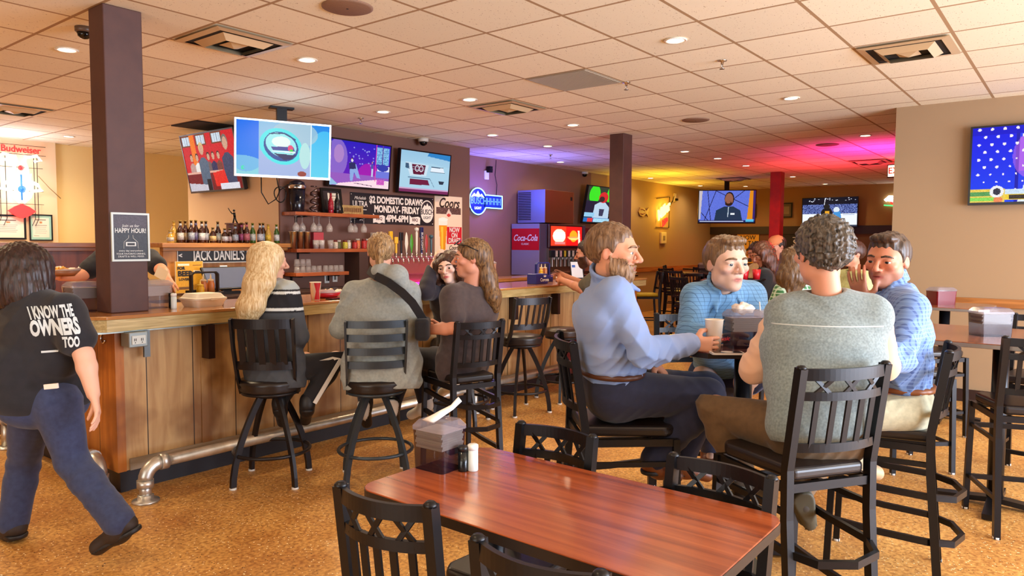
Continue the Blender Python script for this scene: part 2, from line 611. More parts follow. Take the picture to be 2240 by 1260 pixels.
def ceiling_mat():
    m, nt, bs = new_mat('ceiling_tiles'); N, L = nt.nodes, nt.links
    tc = N.new('ShaderNodeTexCoord'); sp = N.new('ShaderNodeSeparateXYZ'); L.new(tc.outputs['Object'], sp.inputs[0])

    def edge(sock, off, lo):
        a = N.new('ShaderNodeMath'); a.operation = 'SUBTRACT'; a.inputs[1].default_value = off - 400 * TL; L.new(sock, a.inputs[0])
        d = N.new('ShaderNodeMath'); d.operation = 'DIVIDE'; d.inputs[1].default_value = TL; L.new(a.outputs[0], d.inputs[0])
        f = N.new('ShaderNodeMath'); f.operation = 'FRACT'; L.new(d.outputs[0], f.inputs[0])
        s = N.new('ShaderNodeMath'); s.operation = 'SUBTRACT'; s.inputs[1].default_value = 0.5; L.new(f.outputs[0], s.inputs[0])
        b = N.new('ShaderNodeMath'); b.operation = 'ABSOLUTE'; L.new(s.outputs[0], b.inputs[0])
        g = N.new('ShaderNodeMath'); g.operation = 'GREATER_THAN'; g.inputs[1].default_value = 0.5 - lo; L.new(b.outputs[0], g.inputs[0])
        fl = N.new('ShaderNodeMath'); fl.operation = 'FLOOR'; L.new(d.outputs[0], fl.inputs[0])
        return g.outputs[0], fl.outputs[0]
    ex, ix = edge(sp.outputs[0], GX, 0.019)
    ey, iy = edge(sp.outputs[1], GY, 0.019)
    mxm = N.new('ShaderNodeMath'); mxm.operation = 'MAXIMUM'; L.new(ex, mxm.inputs[0]); L.new(ey, mxm.inputs[1])
    cb = N.new('ShaderNodeCombineXYZ'); L.new(ix, cb.inputs[0]); L.new(iy, cb.inputs[1])
    wn = N.new('ShaderNodeTexWhiteNoise'); wn.noise_dimensions = '3D'; L.new(cb.outputs[0], wn.inputs['Vector'])
    hs = N.new('ShaderNodeHueSaturation'); hs.inputs['Color'].default_value = lin((252, 246, 222))
    ma = N.new('ShaderNodeMath'); ma.operation = 'MULTIPLY_ADD'; ma.inputs[1].default_value = 0.12; ma.inputs[2].default_value = 0.92
    L.new(wn.outputs['Value'], ma.inputs[0]); L.new(ma.outputs[0], hs.inputs['Value'])
    # pin-hole fissures
    mp = N.new('ShaderNodeMapping'); mp.inputs['Scale'].default_value = (60, 130, 60); L.new(tc.outputs['Object'], mp.inputs['Vector'])
    nz = N.new('ShaderNodeTexNoise'); nz.inputs['Scale'].default_value = 1.0; nz.inputs['Detail'].default_value = 3; L.new(mp.outputs[0], nz.inputs['Vector'])
    gt = N.new('ShaderNodeMath'); gt.operation = 'GREATER_THAN'; gt.inputs[1].default_value = 0.69; L.new(nz.outputs['Fac'], gt.inputs[0])
    m1 = N.new('ShaderNodeMix'); m1.data_type = 'RGBA'; L.new(gt.outputs[0], m1.inputs['Factor']); L.new(hs.outputs[0], m1.inputs[6]); m1.inputs[7].default_value = lin((150, 122, 88))
    m2 = N.new('ShaderNodeMix'); m2.data_type = 'RGBA'; L.new(mxm.outputs[0], m2.inputs['Factor']); L.new(m1.outputs[2], m2.inputs[6]); m2.inputs[7].default_value = lin((176, 146, 108))
    L.new(m2.outputs[2], bs.inputs['Base Color'])
    bs.inputs['Roughness'].default_value = 0.85
    b = N.new('ShaderNodeBump'); b.inputs['Strength'].default_value = 0.6; b.inputs['Distance'].default_value = 0.006
    L.new(mxm.outputs[0], b.inputs['Height']); L.new(b.outputs[0], bs.inputs['Normal'])
    return m


WALL_T = mat('tan_wall_paint', (158, 130, 98), 0.75, bump=(160, 0.08))
WALL_Y = mat('yellow_wall_paint', (246, 218, 150), 0.75, bump=(160, 0.08))
WALL_L = mat('cream_wall_paint', (236, 208, 166), 0.75, bump=(160, 0.08))
WALL_B = mat('brown_wall_paint', (122, 84, 70), 0.7, bump=(160, 0.08))
WALL_M = mat('mauve_wall_paint', (150, 106, 86), 0.7, bump=(160, 0.08))
WALL_G = mat('gold_wall_paint', (180, 148, 96), 0.7, bump=(160, 0.08))
WOOD_R = wood('red_brown_wood', (78, 34, 20), (128, 62, 34), 0.4, axis=2, scale=5)
WOOD_O = wood('orange_oak', (150, 88, 34), (192, 122, 56), 0.35, axis=0, scale=8, coat=0.2)
DARK = mat('dark_trim', (44, 24, 20), 0.45)


def wall(name, x0, x1, y0, y1, z0, z1, m):
    return struct(MB().box(x0, x1, y0, y1, z0, z1).build(name, m))


struct(MB().box(-4.5, 18.4, -4.6, 12.0, -0.1, 0.0).build('floor', floor_mat()))
struct(MB().box(-4.5, 18.4, -4.6, 12.0, ZC, ZC + 0.1).build('ceiling', ceiling_mat()))
wall('wall_back', -4.5, 4.14, Y_YEL, 11.8, 0, ZC, WALL_L)
wall('wall_back', 4.14, 8.0, Y_YEL + 0.1, 11.8, 0, ZC, WALL_Y)
wall('wall_tan', X_TAN, 8.03, Y_BAR + 0.03, 9.2, 0, ZC, WALL_L)
wall('wall_bar', X_TAN, 8.03, Y_BAR, Y_BAR + 0.03, 0, ZC, WALL_B)
wall('wall_mauve', 8.03, 12.25, Y_B2, 7.9, 0, ZC, WALL_M)
wall('wall_gold', 12.25, 18.3, Y_B2, 7.9, 0, ZC, WALL_G)
wall('wall_far', X_F, 18.3, 1.0, Y_B2, 1.78, ZC, mat('far_wall_paint', (168, 128, 70), 0.7, bump=(160, 0.08)))
wall('wall_far', X_F, 18.3, 1.0, Y_B2, 0, 1.78, mat('far_wainscot', (112, 74, 40), 0.6, bump=(60, 0.1)))
wall('wall_right', X_R, X_F, -4.6, Y_R, 0, ZC, WALL_T)
wall('wall_left', -4.5, -4.35, -4.6, 12, 0, 0.4, WALL_T)
wall('wall_left', -4.5, -4.35, -4.6, 12, 2.6, ZC, WALL_T)
wall('wall_left', -4.5, -4.35, 3.8, 12, 0.4, 2.6, WALL_T)
wall('wall_left', -4.5, -4.35, -4.6, -0.8, 0.4, 2.6, WALL_T)
wall('wall_front', -4.5, X_R, -4.6, -4.4, 0, 0.3, WALL_T)
wall('wall_front', -4.5, X_R, -4.6, -4.4, 2.6, ZC, WALL_T)
wall('wall_front', -4.5, -0.4, -4.6, -4.4, 0.3, 2.6, WALL_T)
wall('wall_front', 7.2, X_R, -4.6, -4.4, 0.3, 2.6, WALL_T)
mb = MB()
for i in range(5):
    x = -0.4 + i * 1.9
    mb.box(x - 0.03, x + 0.03, -4.55, -4.45, 0.3, 2.6)
mb.box(-0.4, 7.2, -4.55, -4.45, 0.3, 0.36); mb.box(-0.4, 7.2, -4.55, -4.45, 2.54, 2.6)
struct(mb.build('window_1', mat('window_aluminium', (90, 80, 70), 0.4, 0.6)))
# wooden rails and trims
struct(MB().box(X_R - 0.025, X_R, -4.4, Y_R, 0.93, 1.015).build('trim_1', wood('oak_rail', (128, 78, 36), (178, 116, 58), 0.4, axis=1, scale=6), bevel=0.006))
struct(MB().box(12.25, X_F, Y_B2 - 0.025, Y_B2, 0.9, 1.0).build('trim_2', wood('oak_rail_x', (150, 88, 36), (200, 128, 60), 0.4, axis=0, scale=6)))
struct(MB().box(X_F - 0.04, X_F, 1.6, Y_B2, 1.78, 1.97).build('trim_3', DARK))
struct(MB().box(X_F - 0.03, X_F, 2.0, 3.3, 0, 1.95).box(X_F - 0.05, X_F, 3.25, 3.42, 0, 1.97).build('door_1', mat('dark_red_door', (66, 18, 16), 0.4)))
struct(MB().box(X_F - 0.05, X_F, 7.2, 7.38, 0, 1.97).box(X_F - 0.05, X_F, 4.2, 4.36, 0, 1.97).build('trim_4', DARK))
struct(MB().box(X_R - 0.02, X_R, -4.4, Y_R, 0, 0.12).build('baseboard_right', DARK))


# ---------------------------------------------------------------- square columns
PIL = mat('brown_column_paint', (74, 44, 38), 0.6, noise=(9, (88, 54, 44), 0.6), bump=(60, 0.12))
PILR = mat('red_lit_column', (150, 34, 20), 0.5, noise=(9, (120, 24, 16), 0.6), bump=(60, 0.12))  # red light falling on the third column, put into its base colour


def column(label, x0, y0, z0, m):
    o = MB().box(x0, x0 + 0.225, y0, y0 + 0.2, z0, ZC).build('column', m, bevel=0.006)
    tag(o, label, 'column')
    return o


column('square brown column standing on the near corner of the bar counter', 1.905, 4.575, 1.08, PIL)
column('square dark brown column behind the bearded man in the pale blue shirt', 8.08, 4.62, 1.08, PIL)
column('red lit square column behind the person in the orange top', 14.06, 4.62, 0.0, PILR)

# ---------------------------------------------------------------- ceiling fixtures
TRIMW = mat('white_trim', (236, 226, 210), 0.4)
GLOW = mat('lamp_glow', (255, 240, 214), 0.4, emit=(255, 232, 196), es=14)
DL = thing('recessed_downlight', '', 'ceiling light', (0, 0, ZC), 0, 'recessed downlights')
MB().lathe([(0.058, -0.001), (0.074, -0.001), (0.078, -0.006), (0.073, -0.011), (0.058, -0.008), (0.058, -0.001)], 28).build('trim_ring', TRIMW, DL)
MB().lathe([(0.0, -0.004), (0.03, -0.0045), (0.058, -0.003)], 28).build('diffuser', GLOW, DL)
DLS = [  # pixel of each lamp in view, what it is next to
    (146, 108, 'round ceiling downlight left of the near brown column'),
    (672, 130, 'round ceiling downlight just below the square vent near the near brown column'),
    (1478, 87, 'large bright ceiling downlight nearest the camera on the bare middle ceiling'),
    (1027, 217, 'ceiling downlight just before the small square vent over the bar'),
    (838, 244, 'ceiling downlight above the purple baseball screen'),
    (1731, 214, 'ceiling downlight on its own before the top of the right wall'),
    (1253, 273, 'ceiling downlight over the bar between the ice machine and the large return grille'),
    (1077, 295, 'ceiling downlight in front of the end of the brown television wall'),
    (150, 298, 'ceiling downlight in front of the cream wall with the red neon sign'),
    (1198, 319, 'small ceiling downlight over the back bar before the security camera'),
    (1226, 354, 'small faint ceiling downlight close to the mauve wall'),
    (1498, 331, 'ceiling downlight in the pink glow right of the second brown column'),
    (1570, 346, 'ceiling downlight in the pink glow, second from the second brown column'),
    (1632, 362, 'ceiling downlight in the orange glow before the red column'),
    (1893, 296, 'ceiling downlight in the magenta glow nearest the right wall corner'),
    (1423, 389, 'ceiling downlight in the yellow glow above the neon sign'),
    (1532, 406, 'ceiling downlight above the television showing a man in a dark pullover'),
    (1734, 386, 'ceiling downlight just right of the red column'),
    (1631, 407, 'small ceiling downlight just left of the red column'),
    (1805, 402, 'ceiling downlight above the ice hockey television'),
]
DLPOS = []
first = True
for x, y, lb in DLS:
    p = on_z(x, y, ZC)
    DLPOS.append(p)
    if first:
        DL.location = p; DL['label'] = lb; first = False
    else:
        dup(DL, p, 0, lb)
for i, p in enumerate(DLPOS):
    near = p.x < 9
    spot('downlight_and_fill', (p.x, p.y, ZC - 0.03), (p.x, p.y, 0), 58 if near else 30, '#ffe4b8', 2.7, 0.9, 0.06)
# unseen lamps above and behind the camera, plus added fill over the back-left room
for x, y in ((0.6, -1.2), (3.0, -1.6), (5.6, -1.4), (-1.6, 1.0), (-1.4, 4.2), (0.4, 2.0), (6.8, 0.2), (0.6, 6.6), (1.8, 9.4), (3.4, 9.9), (4.2, 6.2)):
    spot('downlight_and_fill', (x, y, ZC - 0.03), (x, y, 0), (190 if y > 6 else 52), '#ffe4b8', 2.7, 0.9, 0.06)

GRILLE = mat('vent_metal', (214, 190, 150), 0.45, 0.2)
VDARK = mat('vent_dark', (26, 20, 16), 0.8)


def vent(x, y, label):
    p = on_z(x, y, ZC)
    ix = math.floor((p.x - GX) / TL); iy = math.floor((p.y - GY) / TL)
    t = thing('ceiling_vent', label, 'vent', (GX + (ix + 0.5) * TL, GY + (iy + 0.5) * TL, ZC), 0, 'square ceiling vents')
    MB().box(-0.26, 0.26, -0.26, 0.26, -0.012, -0.002).build('backing', VDARK, t)
    for k, (a, b) in enumerate(((0.285, 0.235), (0.19, 0.14))):
        mb = MB()
        vs = []
        for r, z in ((a, -0.006), (b, -0.012 - 0.03 * k)):
            vs += [(-r, -r, z), (r, -r, z), (r, r, z), (-r, r, z)]
        mb.add(vs, [(i, (i + 1) % 4, 4 + (i + 1) % 4, 4 + i) for i in range(4)])
        vs2 = [(x_ * 1.0, y_ * 1.0, z_ - 0.008) for x_, y_, z_ in vs]
        mb.add(vs2, [(i, (i + 1) % 4, 4 + (i + 1) % 4, 4 + i) for i in range(4)])
        mb.build('louvre_ring', GRILLE, t)
    MB().add([(-0.07, -0.07, -0.03), (0.07, -0.07, -0.03), (0.07, 0.07, -0.03), (-0.07, 0.07, -0.03), (0, 0, -0.055)], [(0, 1, 4), (1, 2, 4), (2, 3, 4), (3, 0, 4), (0, 3, 2, 1)]).build('centre_cone', GRILLE, t)


for v in ((510, 84, 'large square ceiling vent right of the near brown column'),
          (1112, 234, 'square ceiling vent over the middle of the bar'),
          (1990, 103, 'square ceiling vent in front of the right wall'),
          (36, 238, 'square ceiling vent cut by the left edge of the picture'),
          (1905, 353, 'square ceiling vent lit magenta far behind the right wall corner'),
          (1600, 391, 'dark square ceiling vent left of the red column')):
    vent(*v)

SPK = mat('speaker_grille', (150, 116, 92), 0.7, noise=(300, (128, 96, 76), 0.4))
for i, (x, y, lb) in enumerate(((760, 15, 'large round ceiling speaker grille at the top edge nearest the camera'),
                                (1522, 262, 'round tan ceiling speaker in front of the pink glow'),
                                (1810, 316, 'round ceiling speaker inside the magenta glow'))):
    p = on_z(x, y, ZC)
    t = thing('ceiling_speaker', lb, 'speaker', p, 0, 'ceiling speakers')
    MB().lathe([(0.0, -0.012), (0.135, -0.012), (0.15, -0.006), (0.15, 0)], 32).build('grille', SPK, t)
    MB().lathe([(0.0, -0.014), (0.008, -0.013)], 8).build('badge', VDARK, t)
# ribbed return grille
p = on_z(1294, 186, ZC)
ix = math.floor((p.x - GX) / TL); iy = math.floor((p.y - GY) / TL)
t = thing('return_grille', 'flat grey ribbed return air grille filling one ceiling tile', 'grille', (GX + (ix + 0.5) * TL, GY + (iy + 0.5) * TL, ZC))
mb = MB(); mb.box(-0.3, 0.3, -0.3, 0.3, -0.004, -0.001)
for i in range(40):
    mb.box(-0.285, 0.285, -0.285 + i * 0.0146, -0.278 + i * 0.0146, -0.009, -0.004)
mb.build('fins', mat('grille_grey', (184, 172, 150), 0.5, 0.3), t)
# sprinklers
CHROME = mat('chrome', (214, 210, 204), 0.2, 1.0)
for x, y, lb in ((1580, 132, 'small sprinkler head on the ceiling before the right wall'), (789, 258, 'small sprinkler head above the large cyan television'),
                 (1370, 180, 'small sprinkler head beside the ribbed return grille'), (1204, 338, 'tiny sprinkler head over the back bar in the blue glow')):
    p = on_z(x, y, ZC)
    t = thing('sprinkler', lb, 'sprinkler', p, 0, 'ceiling sprinklers')
    MB().lathe([(0.035, 0), (0.035, -0.006), (0.012, -0.01), (0.01, -0.03)], 14).build('escutcheon', CHROME, t)
    MB().tube([(-0.01, 0, -0.03), (-0.012, 0, -0.05), (0, 0, -0.06), (0.012, 0, -0.05), (0.01, 0, -0.03)], 0.003, 6).lathe([(0.0, -0.062), (0.02, -0.062), (0.02, -0.065)], 12).build('deflector', CHROME, t)
# dome cameras
for x, y, s_, lb in ((184, 60, 0.055, 'black dome security camera on the ceiling behind the near brown column'), (926, 303, 0.07, 'dome security camera over the television wall'),
                     (1279, 376, 0.07, 'white dome security camera near the mauve wall')):
    p = on_z(x, y, ZC)
    t = thing('dome_camera', lb, 'security camera', p, 0, 'dome cameras')
    MB().lathe([(s_, 0), (s_, -s_ * 0.5), (s_ * 0.85, -s_ * 0.65)], 20).build('housing', mat('camera_white', (206, 200, 190), 0.4) if s_ > 0.06 else mat('camera_brown', (96, 76, 62), 0.4), t)
    MB().lathe([(s_ * 0.8, -s_ * 0.6), (s_ * 0.7, -s_ * 1.05), (s_ * 0.4, -s_ * 1.3), (0, -s_ * 1.4)], 20).build('dome', mat('camera_dome', (10, 10, 12), 0.08), t)
# ceiling tile pushed aside beside the television
mb = MB(); mb.box(-0.3, 0.3, -0.3, 0.3, -0.012, -0.001)
o = mb.build('ceiling_gap', VDARK); p = on_z(455, 272, ZC); o.location = (GX + (math.floor((p.x - GX) / TL) + .5) * TL, GY + (math.floor((p.y - GY) / TL) + .5) * TL, ZC)
struct(o)

# ================================================================ the bar
ZB = 1.08
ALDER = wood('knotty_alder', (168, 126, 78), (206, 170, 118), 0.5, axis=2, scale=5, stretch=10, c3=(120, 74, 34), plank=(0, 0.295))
ALDER_Y = wood('knotty_alder_shaded', (150, 84, 30), (190, 118, 48), 0.45, axis=2, scale=5, stretch=10, c3=(110, 60, 24), plank=(1, 0.295))  # shade on the bar's end faces put into the plank colour
BARTOP = wood('bar_top_wood', (166, 104, 50), (206, 146, 82), 0.16, axis=0, scale=8, coat=0.6)
BAREDGE = wood('bar_edge_wood', (172, 146, 88), (216, 194, 136), 0.35, axis=0, scale=16)
BLACKM = mat('black_metal', (24, 22, 22), 0.35, 0.5)
PIPE = mat('galvanised_pipe', (226, 224, 218), 0.36, 0.85, noise=(14, (170, 164, 154), 0.7))
TOE = mat('toe_kick', (26, 24, 30), 0.5)

t = thing('bar_counter', 'long wooden bar counter top with thick pale front edge around the brown column', 'bar counter', (0, 0, 0))
poly = [(1.72, 4.46), (1.80, 4.385), (8.32, 4.385), (8.32, 5.08), (2.42, 5.08), (2.42, 6.6), (1.72, 6.6)]
MB().prism(poly, ZB - 0.02, ZB).build('counter_top', BARTOP, t, bevel=0.004)
MB().prism([(1.728, 4.468), (1.805, 4.393), (8.31, 4.393), (8.31, 4.45), (1.85, 4.45), (1.79, 4.51), (1.79, 6.6), (1.728, 6.6)], ZB - 0.092, ZB - 0.02).build('front_edge', BAREDGE, t, bevel=0.003)
MB().box(1.75, 2.6, 4.43, 4.46, ZB - 0.104, ZB - 0.092).build('light_strip', mat('strip_metal', (190, 200, 190), 0.3, 0.6), t)
b = thing('bar_cabinet', 'bar front of knotty vertical planks with a dark toe kick', 'bar', (0, 0, 0))
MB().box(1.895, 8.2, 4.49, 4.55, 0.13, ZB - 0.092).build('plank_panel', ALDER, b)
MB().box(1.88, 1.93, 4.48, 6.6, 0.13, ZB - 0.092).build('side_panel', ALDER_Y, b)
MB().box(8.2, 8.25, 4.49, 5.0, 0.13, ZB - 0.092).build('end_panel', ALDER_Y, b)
MB().box(1.91, 8.2, 4.51, 4.55, 0, 0.13).box(1.9, 1.95, 4.5, 6.6, 0, 0.13).build('toe_kick', TOE, b)
MB().box(1.95, 8.1, 4.475, 4.49, 0.13, 0.2).build('bottom_board', wood('grey_board', (120, 106, 90), (168, 154, 134), 0.6, axis=0, scale=6), b)
for x in (2.42, 3.75, 4.85, 5.62, 6.35, 7.2):
    MB().box(x, x + 0.045, 4.40, 4.485, ZB - 0.32, ZB - 0.1).build('corbel', DARK, b)
    MB().box(x - 0.01, x + 0.055, 4.48, 4.488, 0.2, ZB - 0.32).build('batten', ALDER, b)
mb = MB().tube(arc((0, 0), 0.028, -PI * 0.9, PI * 0.35, 10), 0.006, 6)
o = mb.build('coat_hook', CHROME, b); o.location = (1.872, 4.62, ZB - 0.15); o.rotation_euler = (PI / 2, 0, PI / 2)
# outlet box under the counter lip
t = thing('outlet_box', 'grey metal outlet box hung under the bar counter lip', 'outlet', (1.965, 4.42, ZB - 0.15))
MB().box(-0.055, 0.055, -0.06, 0.05, -0.04, 0.05).build('box', mat('outlet_grey', (150, 160, 160), 0.4, 0.4), t, bevel=0.006)
MB().box(-0.04, 0.04, -0.066, -0.06, -0.022, 0.03).build('cover_plate', mat('plate_white', (214, 220, 214), 0.4), t, bevel=0.002)
mb = MB()
for x in (-0.022, 0.018):
    mb.box(x - 0.006, x - 0.003, -0.068, -0.066, -0.002, 0.014).box(x + 0.003, x + 0.006, -0.068, -0.066, -0.002, 0.014).box(x - 0.002, x + 0.002, -0.068, -0.066, -0.014, -0.008)
mb.build('sockets', VDARK, t)
MB().box(0.05, 0.085, -0.02, 0.0, -0.11, 0.05).build('strap', mat('strap_grey', (110, 116, 118), 0.4, 0.6), t)

# footrail pipes
def bend(c, r, a0, a1, ax):
    p = []
    for i in range(7):
        a = a0 + (a1 - a0) * i / 6
        p.append((c[0] + r * math.cos(a) * ax[0], c[1] + r * math.cos(a) * ax[1], c[2] + r * math.sin(a)))
    return p


def footrail(label, x, y, dx, dy, L, posts):
    t = thing('foot_rail', label, 'foot rail', (x, y, 0))
    R = 0.033
    zc = 0.215
    MB().tube([(0, 0, 0.02), (0, 0, zc - 0.1)], R, 14).lathe([(0.075, 0.0), (0.075, 0.012), (0.045, 0.016), (0.044, 0.04), (R, 0.045)], 18).build('post', PIPE, t)
    el = bend((dx * 0.09, dy * 0.09, zc - 0.09), 0.09, PI, PI / 2, (dx, dy))
    MB().tube(el, R * 1.22, 14).tube([(0, 0, zc - 0.13), (0, 0, zc - 0.085)], R * 1.42, 14).tube([(dx * 0.085, dy * 0.085, zc), (dx * 0.13, dy * 0.13, zc)], R * 1.42, 14).build('elbow', PIPE, t)
    MB().tube([(dx * 0.1, dy * 0.1, zc), (dx * L, dy * L, zc)], R, 14).build('rail', PIPE, t)
    for q in posts:
        MB().tube([(dx * q, dy * q, 0.01), (dx * q, dy * q, zc - 0.02)], R * 0.9, 12).lathe([(0.07, 0), (0.07, 0.012), (0.04, 0.02)], 16, (dx * q, dy * q, 0)).tube([(dx * (q - 0.05), dy * (q - 0.05), zc), (dx * (q + 0.05), dy * (q + 0.05), zc)], R * 1.4, 12).build('support_post', PIPE, t)


footrail('galvanised pipe foot rail along the plank bar front', 1.925, 4.235, 1, 0, 6.2, (2.9, 5.6))
footrail('galvanised pipe foot rail at the end of the bar behind the walking woman', 1.80, 4.53, 0, 1, 2.0, (1.6,))

# knee walls behind the bar
KW = wood('knee_wall_wood', (170, 104, 46), (206, 140, 72), 0.45, axis=2, scale=4, c3=(140, 84, 36))
KD = wood('knee_wall_shaded', (88, 36, 20), (124, 58, 32), 0.45, axis=2, scale=4)  # shade on the left knee wall put into a darker wood colour
CAP = wood('knee_cap', (150, 92, 40), (190, 126, 62), 0.35, axis=0, scale=8)
struct(MB().box(3.47, 4.82, 7.12, 7.2, 0, 1.455).box(3.45, 3.62, 7.09, 7.12, 0, 1.455).build('wall_knee', KW))
struct(MB().box(3.40, 4.86, 7.0, 7.26, 1.455, 1.50).box(3.43, 4.84, 7.05, 7.12, 1.42, 1.455).build('trim_5', CAP, bevel=0.004))
struct(MB().box(-1.0, 3.5, 8.2, 8.3, 0.0, 1.45).build('wall_knee', KD))
struct(MB().box(-1.0, 3.5, 8.1, 8.4, 1.45, 1.495).box(-1, 3.5, 8.15, 8.2, 1.41, 1.45).build('trim_6', wood('cap_shaded', (120, 66, 30), (156, 94, 46), 0.35, axis=0, scale=8), bevel=0.004))  # cap wood darkened too, for the same shade
# back counter
t = thing('back_counter', 'dark back bar counter under the shelves', 'counter', (0, 0, 0))
MB().box(2.9, 8.0, 6.55, 7.08, 0.95, 0.985).build('counter_top', mat('dark_laminate', (58, 40, 34), 0.3), t, bevel=0.004)
MB().box(2.95, 7.95, 6.62, 7.06, 0.0, 0.95).build('cabinet', mat('dark_cabinet', (64, 42, 34), 0.5), t)
for i in range(6):
    MB().box(3.0 + i * 0.82, 3.78 + i * 0.82, 6.6, 6.62, 0.08, 0.92).build('cabinet_door', mat('dark_cabinet', (64, 42, 34), 0.5), t, bevel=0.004)

# ---------------------------------------------------------------- bottles on the ledge
def bottle_prof(h, r):
    return [(0, 0), (r * 0.95, 0), (r, 0.006), (r, h * 0.52), (r * 0.92, h * 0.6), (r * 0.48, h * 0.74), (r * 0.4, h * 0.8), (r * 0.37, h * 0.95), (r * 0.45, h * 0.955), (r * 0.45, h), (0, h)]


BG = {'brown': mat('amber_glass', (58, 24, 10), 0.08, spec=0.8), 'green': mat('green_glass', (58, 92, 30), 0.08, spec=0.8), 'clear': mat('clear_beer_glass', (196, 150, 60), 0.08, spec=0.8),
      'black': mat('black_glass', (18, 16, 18), 0.08, spec=0.8), 'red': mat('red_glass', (150, 20, 40), 0.1, spec=0.8)}
LBL = {}


def label_mat(c):
    k = 'label_%02x%02x%02x' % c
    if k not in LBL:
        LBL[k] = mat(k, c, 0.5, noise=(60, tuple(int(v * 0.72) for v in c), 0.35))
    return LBL[k]


def bottle(x, y, z, h, glass, lab, label, group, cap=(170, 140, 60)):
    r = 0.031 if h > 0.19 else 0.033
    t = thing('beer_bottle', label, 'bottle', (x, y, z), 0, group)
    MB().lathe(bottle_prof(h, r), 16).build('glass_body', BG[glass], t)
    MB().lathe([(r + 0.0012, h * 0.14), (r + 0.0012, h * 0.46)], 16).build('paper_label', label_mat(lab), t)
    MB().lathe([(r * 0.5 * 0.92, h * 0.78), (r * 0.43, h * 0.88)], 12).build('neck_label', label_mat(lab), t)
    MB().lathe([(r * 0.5, h - 0.006), (r * 0.5, h + 0.002), (0, h + 0.004)], 12).build('bottle_cap', label_mat(cap), t)


LEDGE = [(373, 505, 'clear', (206, 196, 180), 'short jar'), (381, 484, 'clear', (232, 170, 60), ''), (395, 483, 'brown', (210, 206, 200), ''), (406, 483, 'brown', (150, 120, 80), ''), (419, 482, 'brown', (170, 176, 190), ''),
         (429, 482, 'brown', (120, 110, 150), ''), (442, 484, 'brown', (214, 214, 214), ''), (451, 484, 'brown', (196, 196, 200), ''), (466, 498, 'brown', (206, 176, 120), ''), (477, 485, 'brown', (190, 190, 170), ''),
         (492, 500, 'brown', (200, 200, 206), ''), (503, 500, 'brown', (226, 190, 180), ''), (515, 491, 'brown', (180, 190, 200), ''), (529, 487, 'brown', (190, 90, 130), ''), (540, 486, 'brown', (200, 110, 120), ''),
         (553, 488, 'green', (220, 222, 206), ''), (569, 488, 'brown', (206, 206, 212), ''), (576, 488, 'brown', (186, 196, 206), ''), (587, 491, 'clear', (230, 190, 60), ''), (605, 491, 'green', (232, 232, 226), '')]
ordw = ['first', 'second', 'third', 'fourth', 'fifth', 'sixth', 'seventh', 'eighth', 'ninth', 'tenth', 'eleventh', 'twelfth', 'thirteenth', 'fourteenth', 'fifteenth', 'sixteenth', 'seventeenth', 'eighteenth', 'nineteenth', 'twentieth']
for i, (x, ty, g, lc, kind) in enumerate(LEDGE):
    yy = 7.10 + 0.05 * (i % 2)
    v = FWD + RGT * ((x - 1120) / FPX) - UPV * ((531 - 630) / FPX)
    p = Vector((0, 0, HC)) + v * (yy / v.y)
    v2 = FWD + RGT * ((x - 1120) / FPX) - UPV * ((ty - 630) / FPX)
    h = (Vector((0, 0, HC)) + v2 * (yy / v2.y)).z - 1.50
    gl = {'brown': 'brown', 'green': 'green', 'clear': 'clear yellow'}[g]
    bottle(p.x, yy, 1.50, max(0.12, h), g, lc, '%s %s glass beer bottle from the left end of the ledge' % (ordw[i], gl), 'beer bottles on the ledge')
# trophy box with a figurine
t = thing('trophy', 'small red wooden box with a dark batter figurine on top behind the bottles', 'trophy', (4.30, 7.225, 1.50))
MB().box(-0.085, 0.085, -0.03, 0.03, 0, 0.2).build('box', WOOD_R, t, bevel=0.004)
MB().box(-0.095, 0.095, -0.04, 0.04, 0.2, 0.215).build('lid', WOOD_R, t)
MB().tube([(-0.02, 0, 0.215), (-0.01, 0, 0.26), (0.0, 0, 0.29)], 0.008, 8).tube([(0.03, 0, 0.215), (0.012, 0, 0.25), (0.0, 0, 0.29)], 0.008, 8).tube([(0, 0, 0.28), (-0.006, 0, 0.33)], 0.013, 8).tube([(-0.006, 0, 0.325), (-0.03, 0, 0.315), (-0.045, 0, 0.335)], 0.006, 8).lathe([(0, -0.014), (0.012, -0.006), (0.012, 0.006), (0, 0.014)], 10, (-0.008, 0, 0.35)).tube([(-0.045, 0, 0.33), (-0.075, 0, 0.375)], 0.004, 6).build('figurine', BLACKM, t)

# street sign
t = thing('street_sign', 'long black street sign with white capitals on the wooden knee wall', 'sign', (4.16, 7.08, 1.372))
MB().prism(rrect(-0.575, 0.575, -0.075, 0.075, 0.02), -0.004, 0.0, Matrix.Rotation(PI / 2, 4, 'X')).build('plate', mat('sign_white', (226, 222, 214), 0.4), t)
MB().prism(rrect(-0.567, 0.567, -0.067, 0.067, 0.016), 0.0, 0.003, Matrix.Rotation(PI / 2, 4, 'X')).build('face', mat('sign_black', (18, 18, 20), 0.4), t)
SW = mat('letter_white', (236, 232, 224), 0.5)
text("JACK DANIEL'S RD", SW, 0.15, t, (-0.06, -0.005, 0.0), bold=0.003, sx=0.57)
text('<', SW, 0.06, t, (-0.545, -0.005, 0.0), bold=0.003)
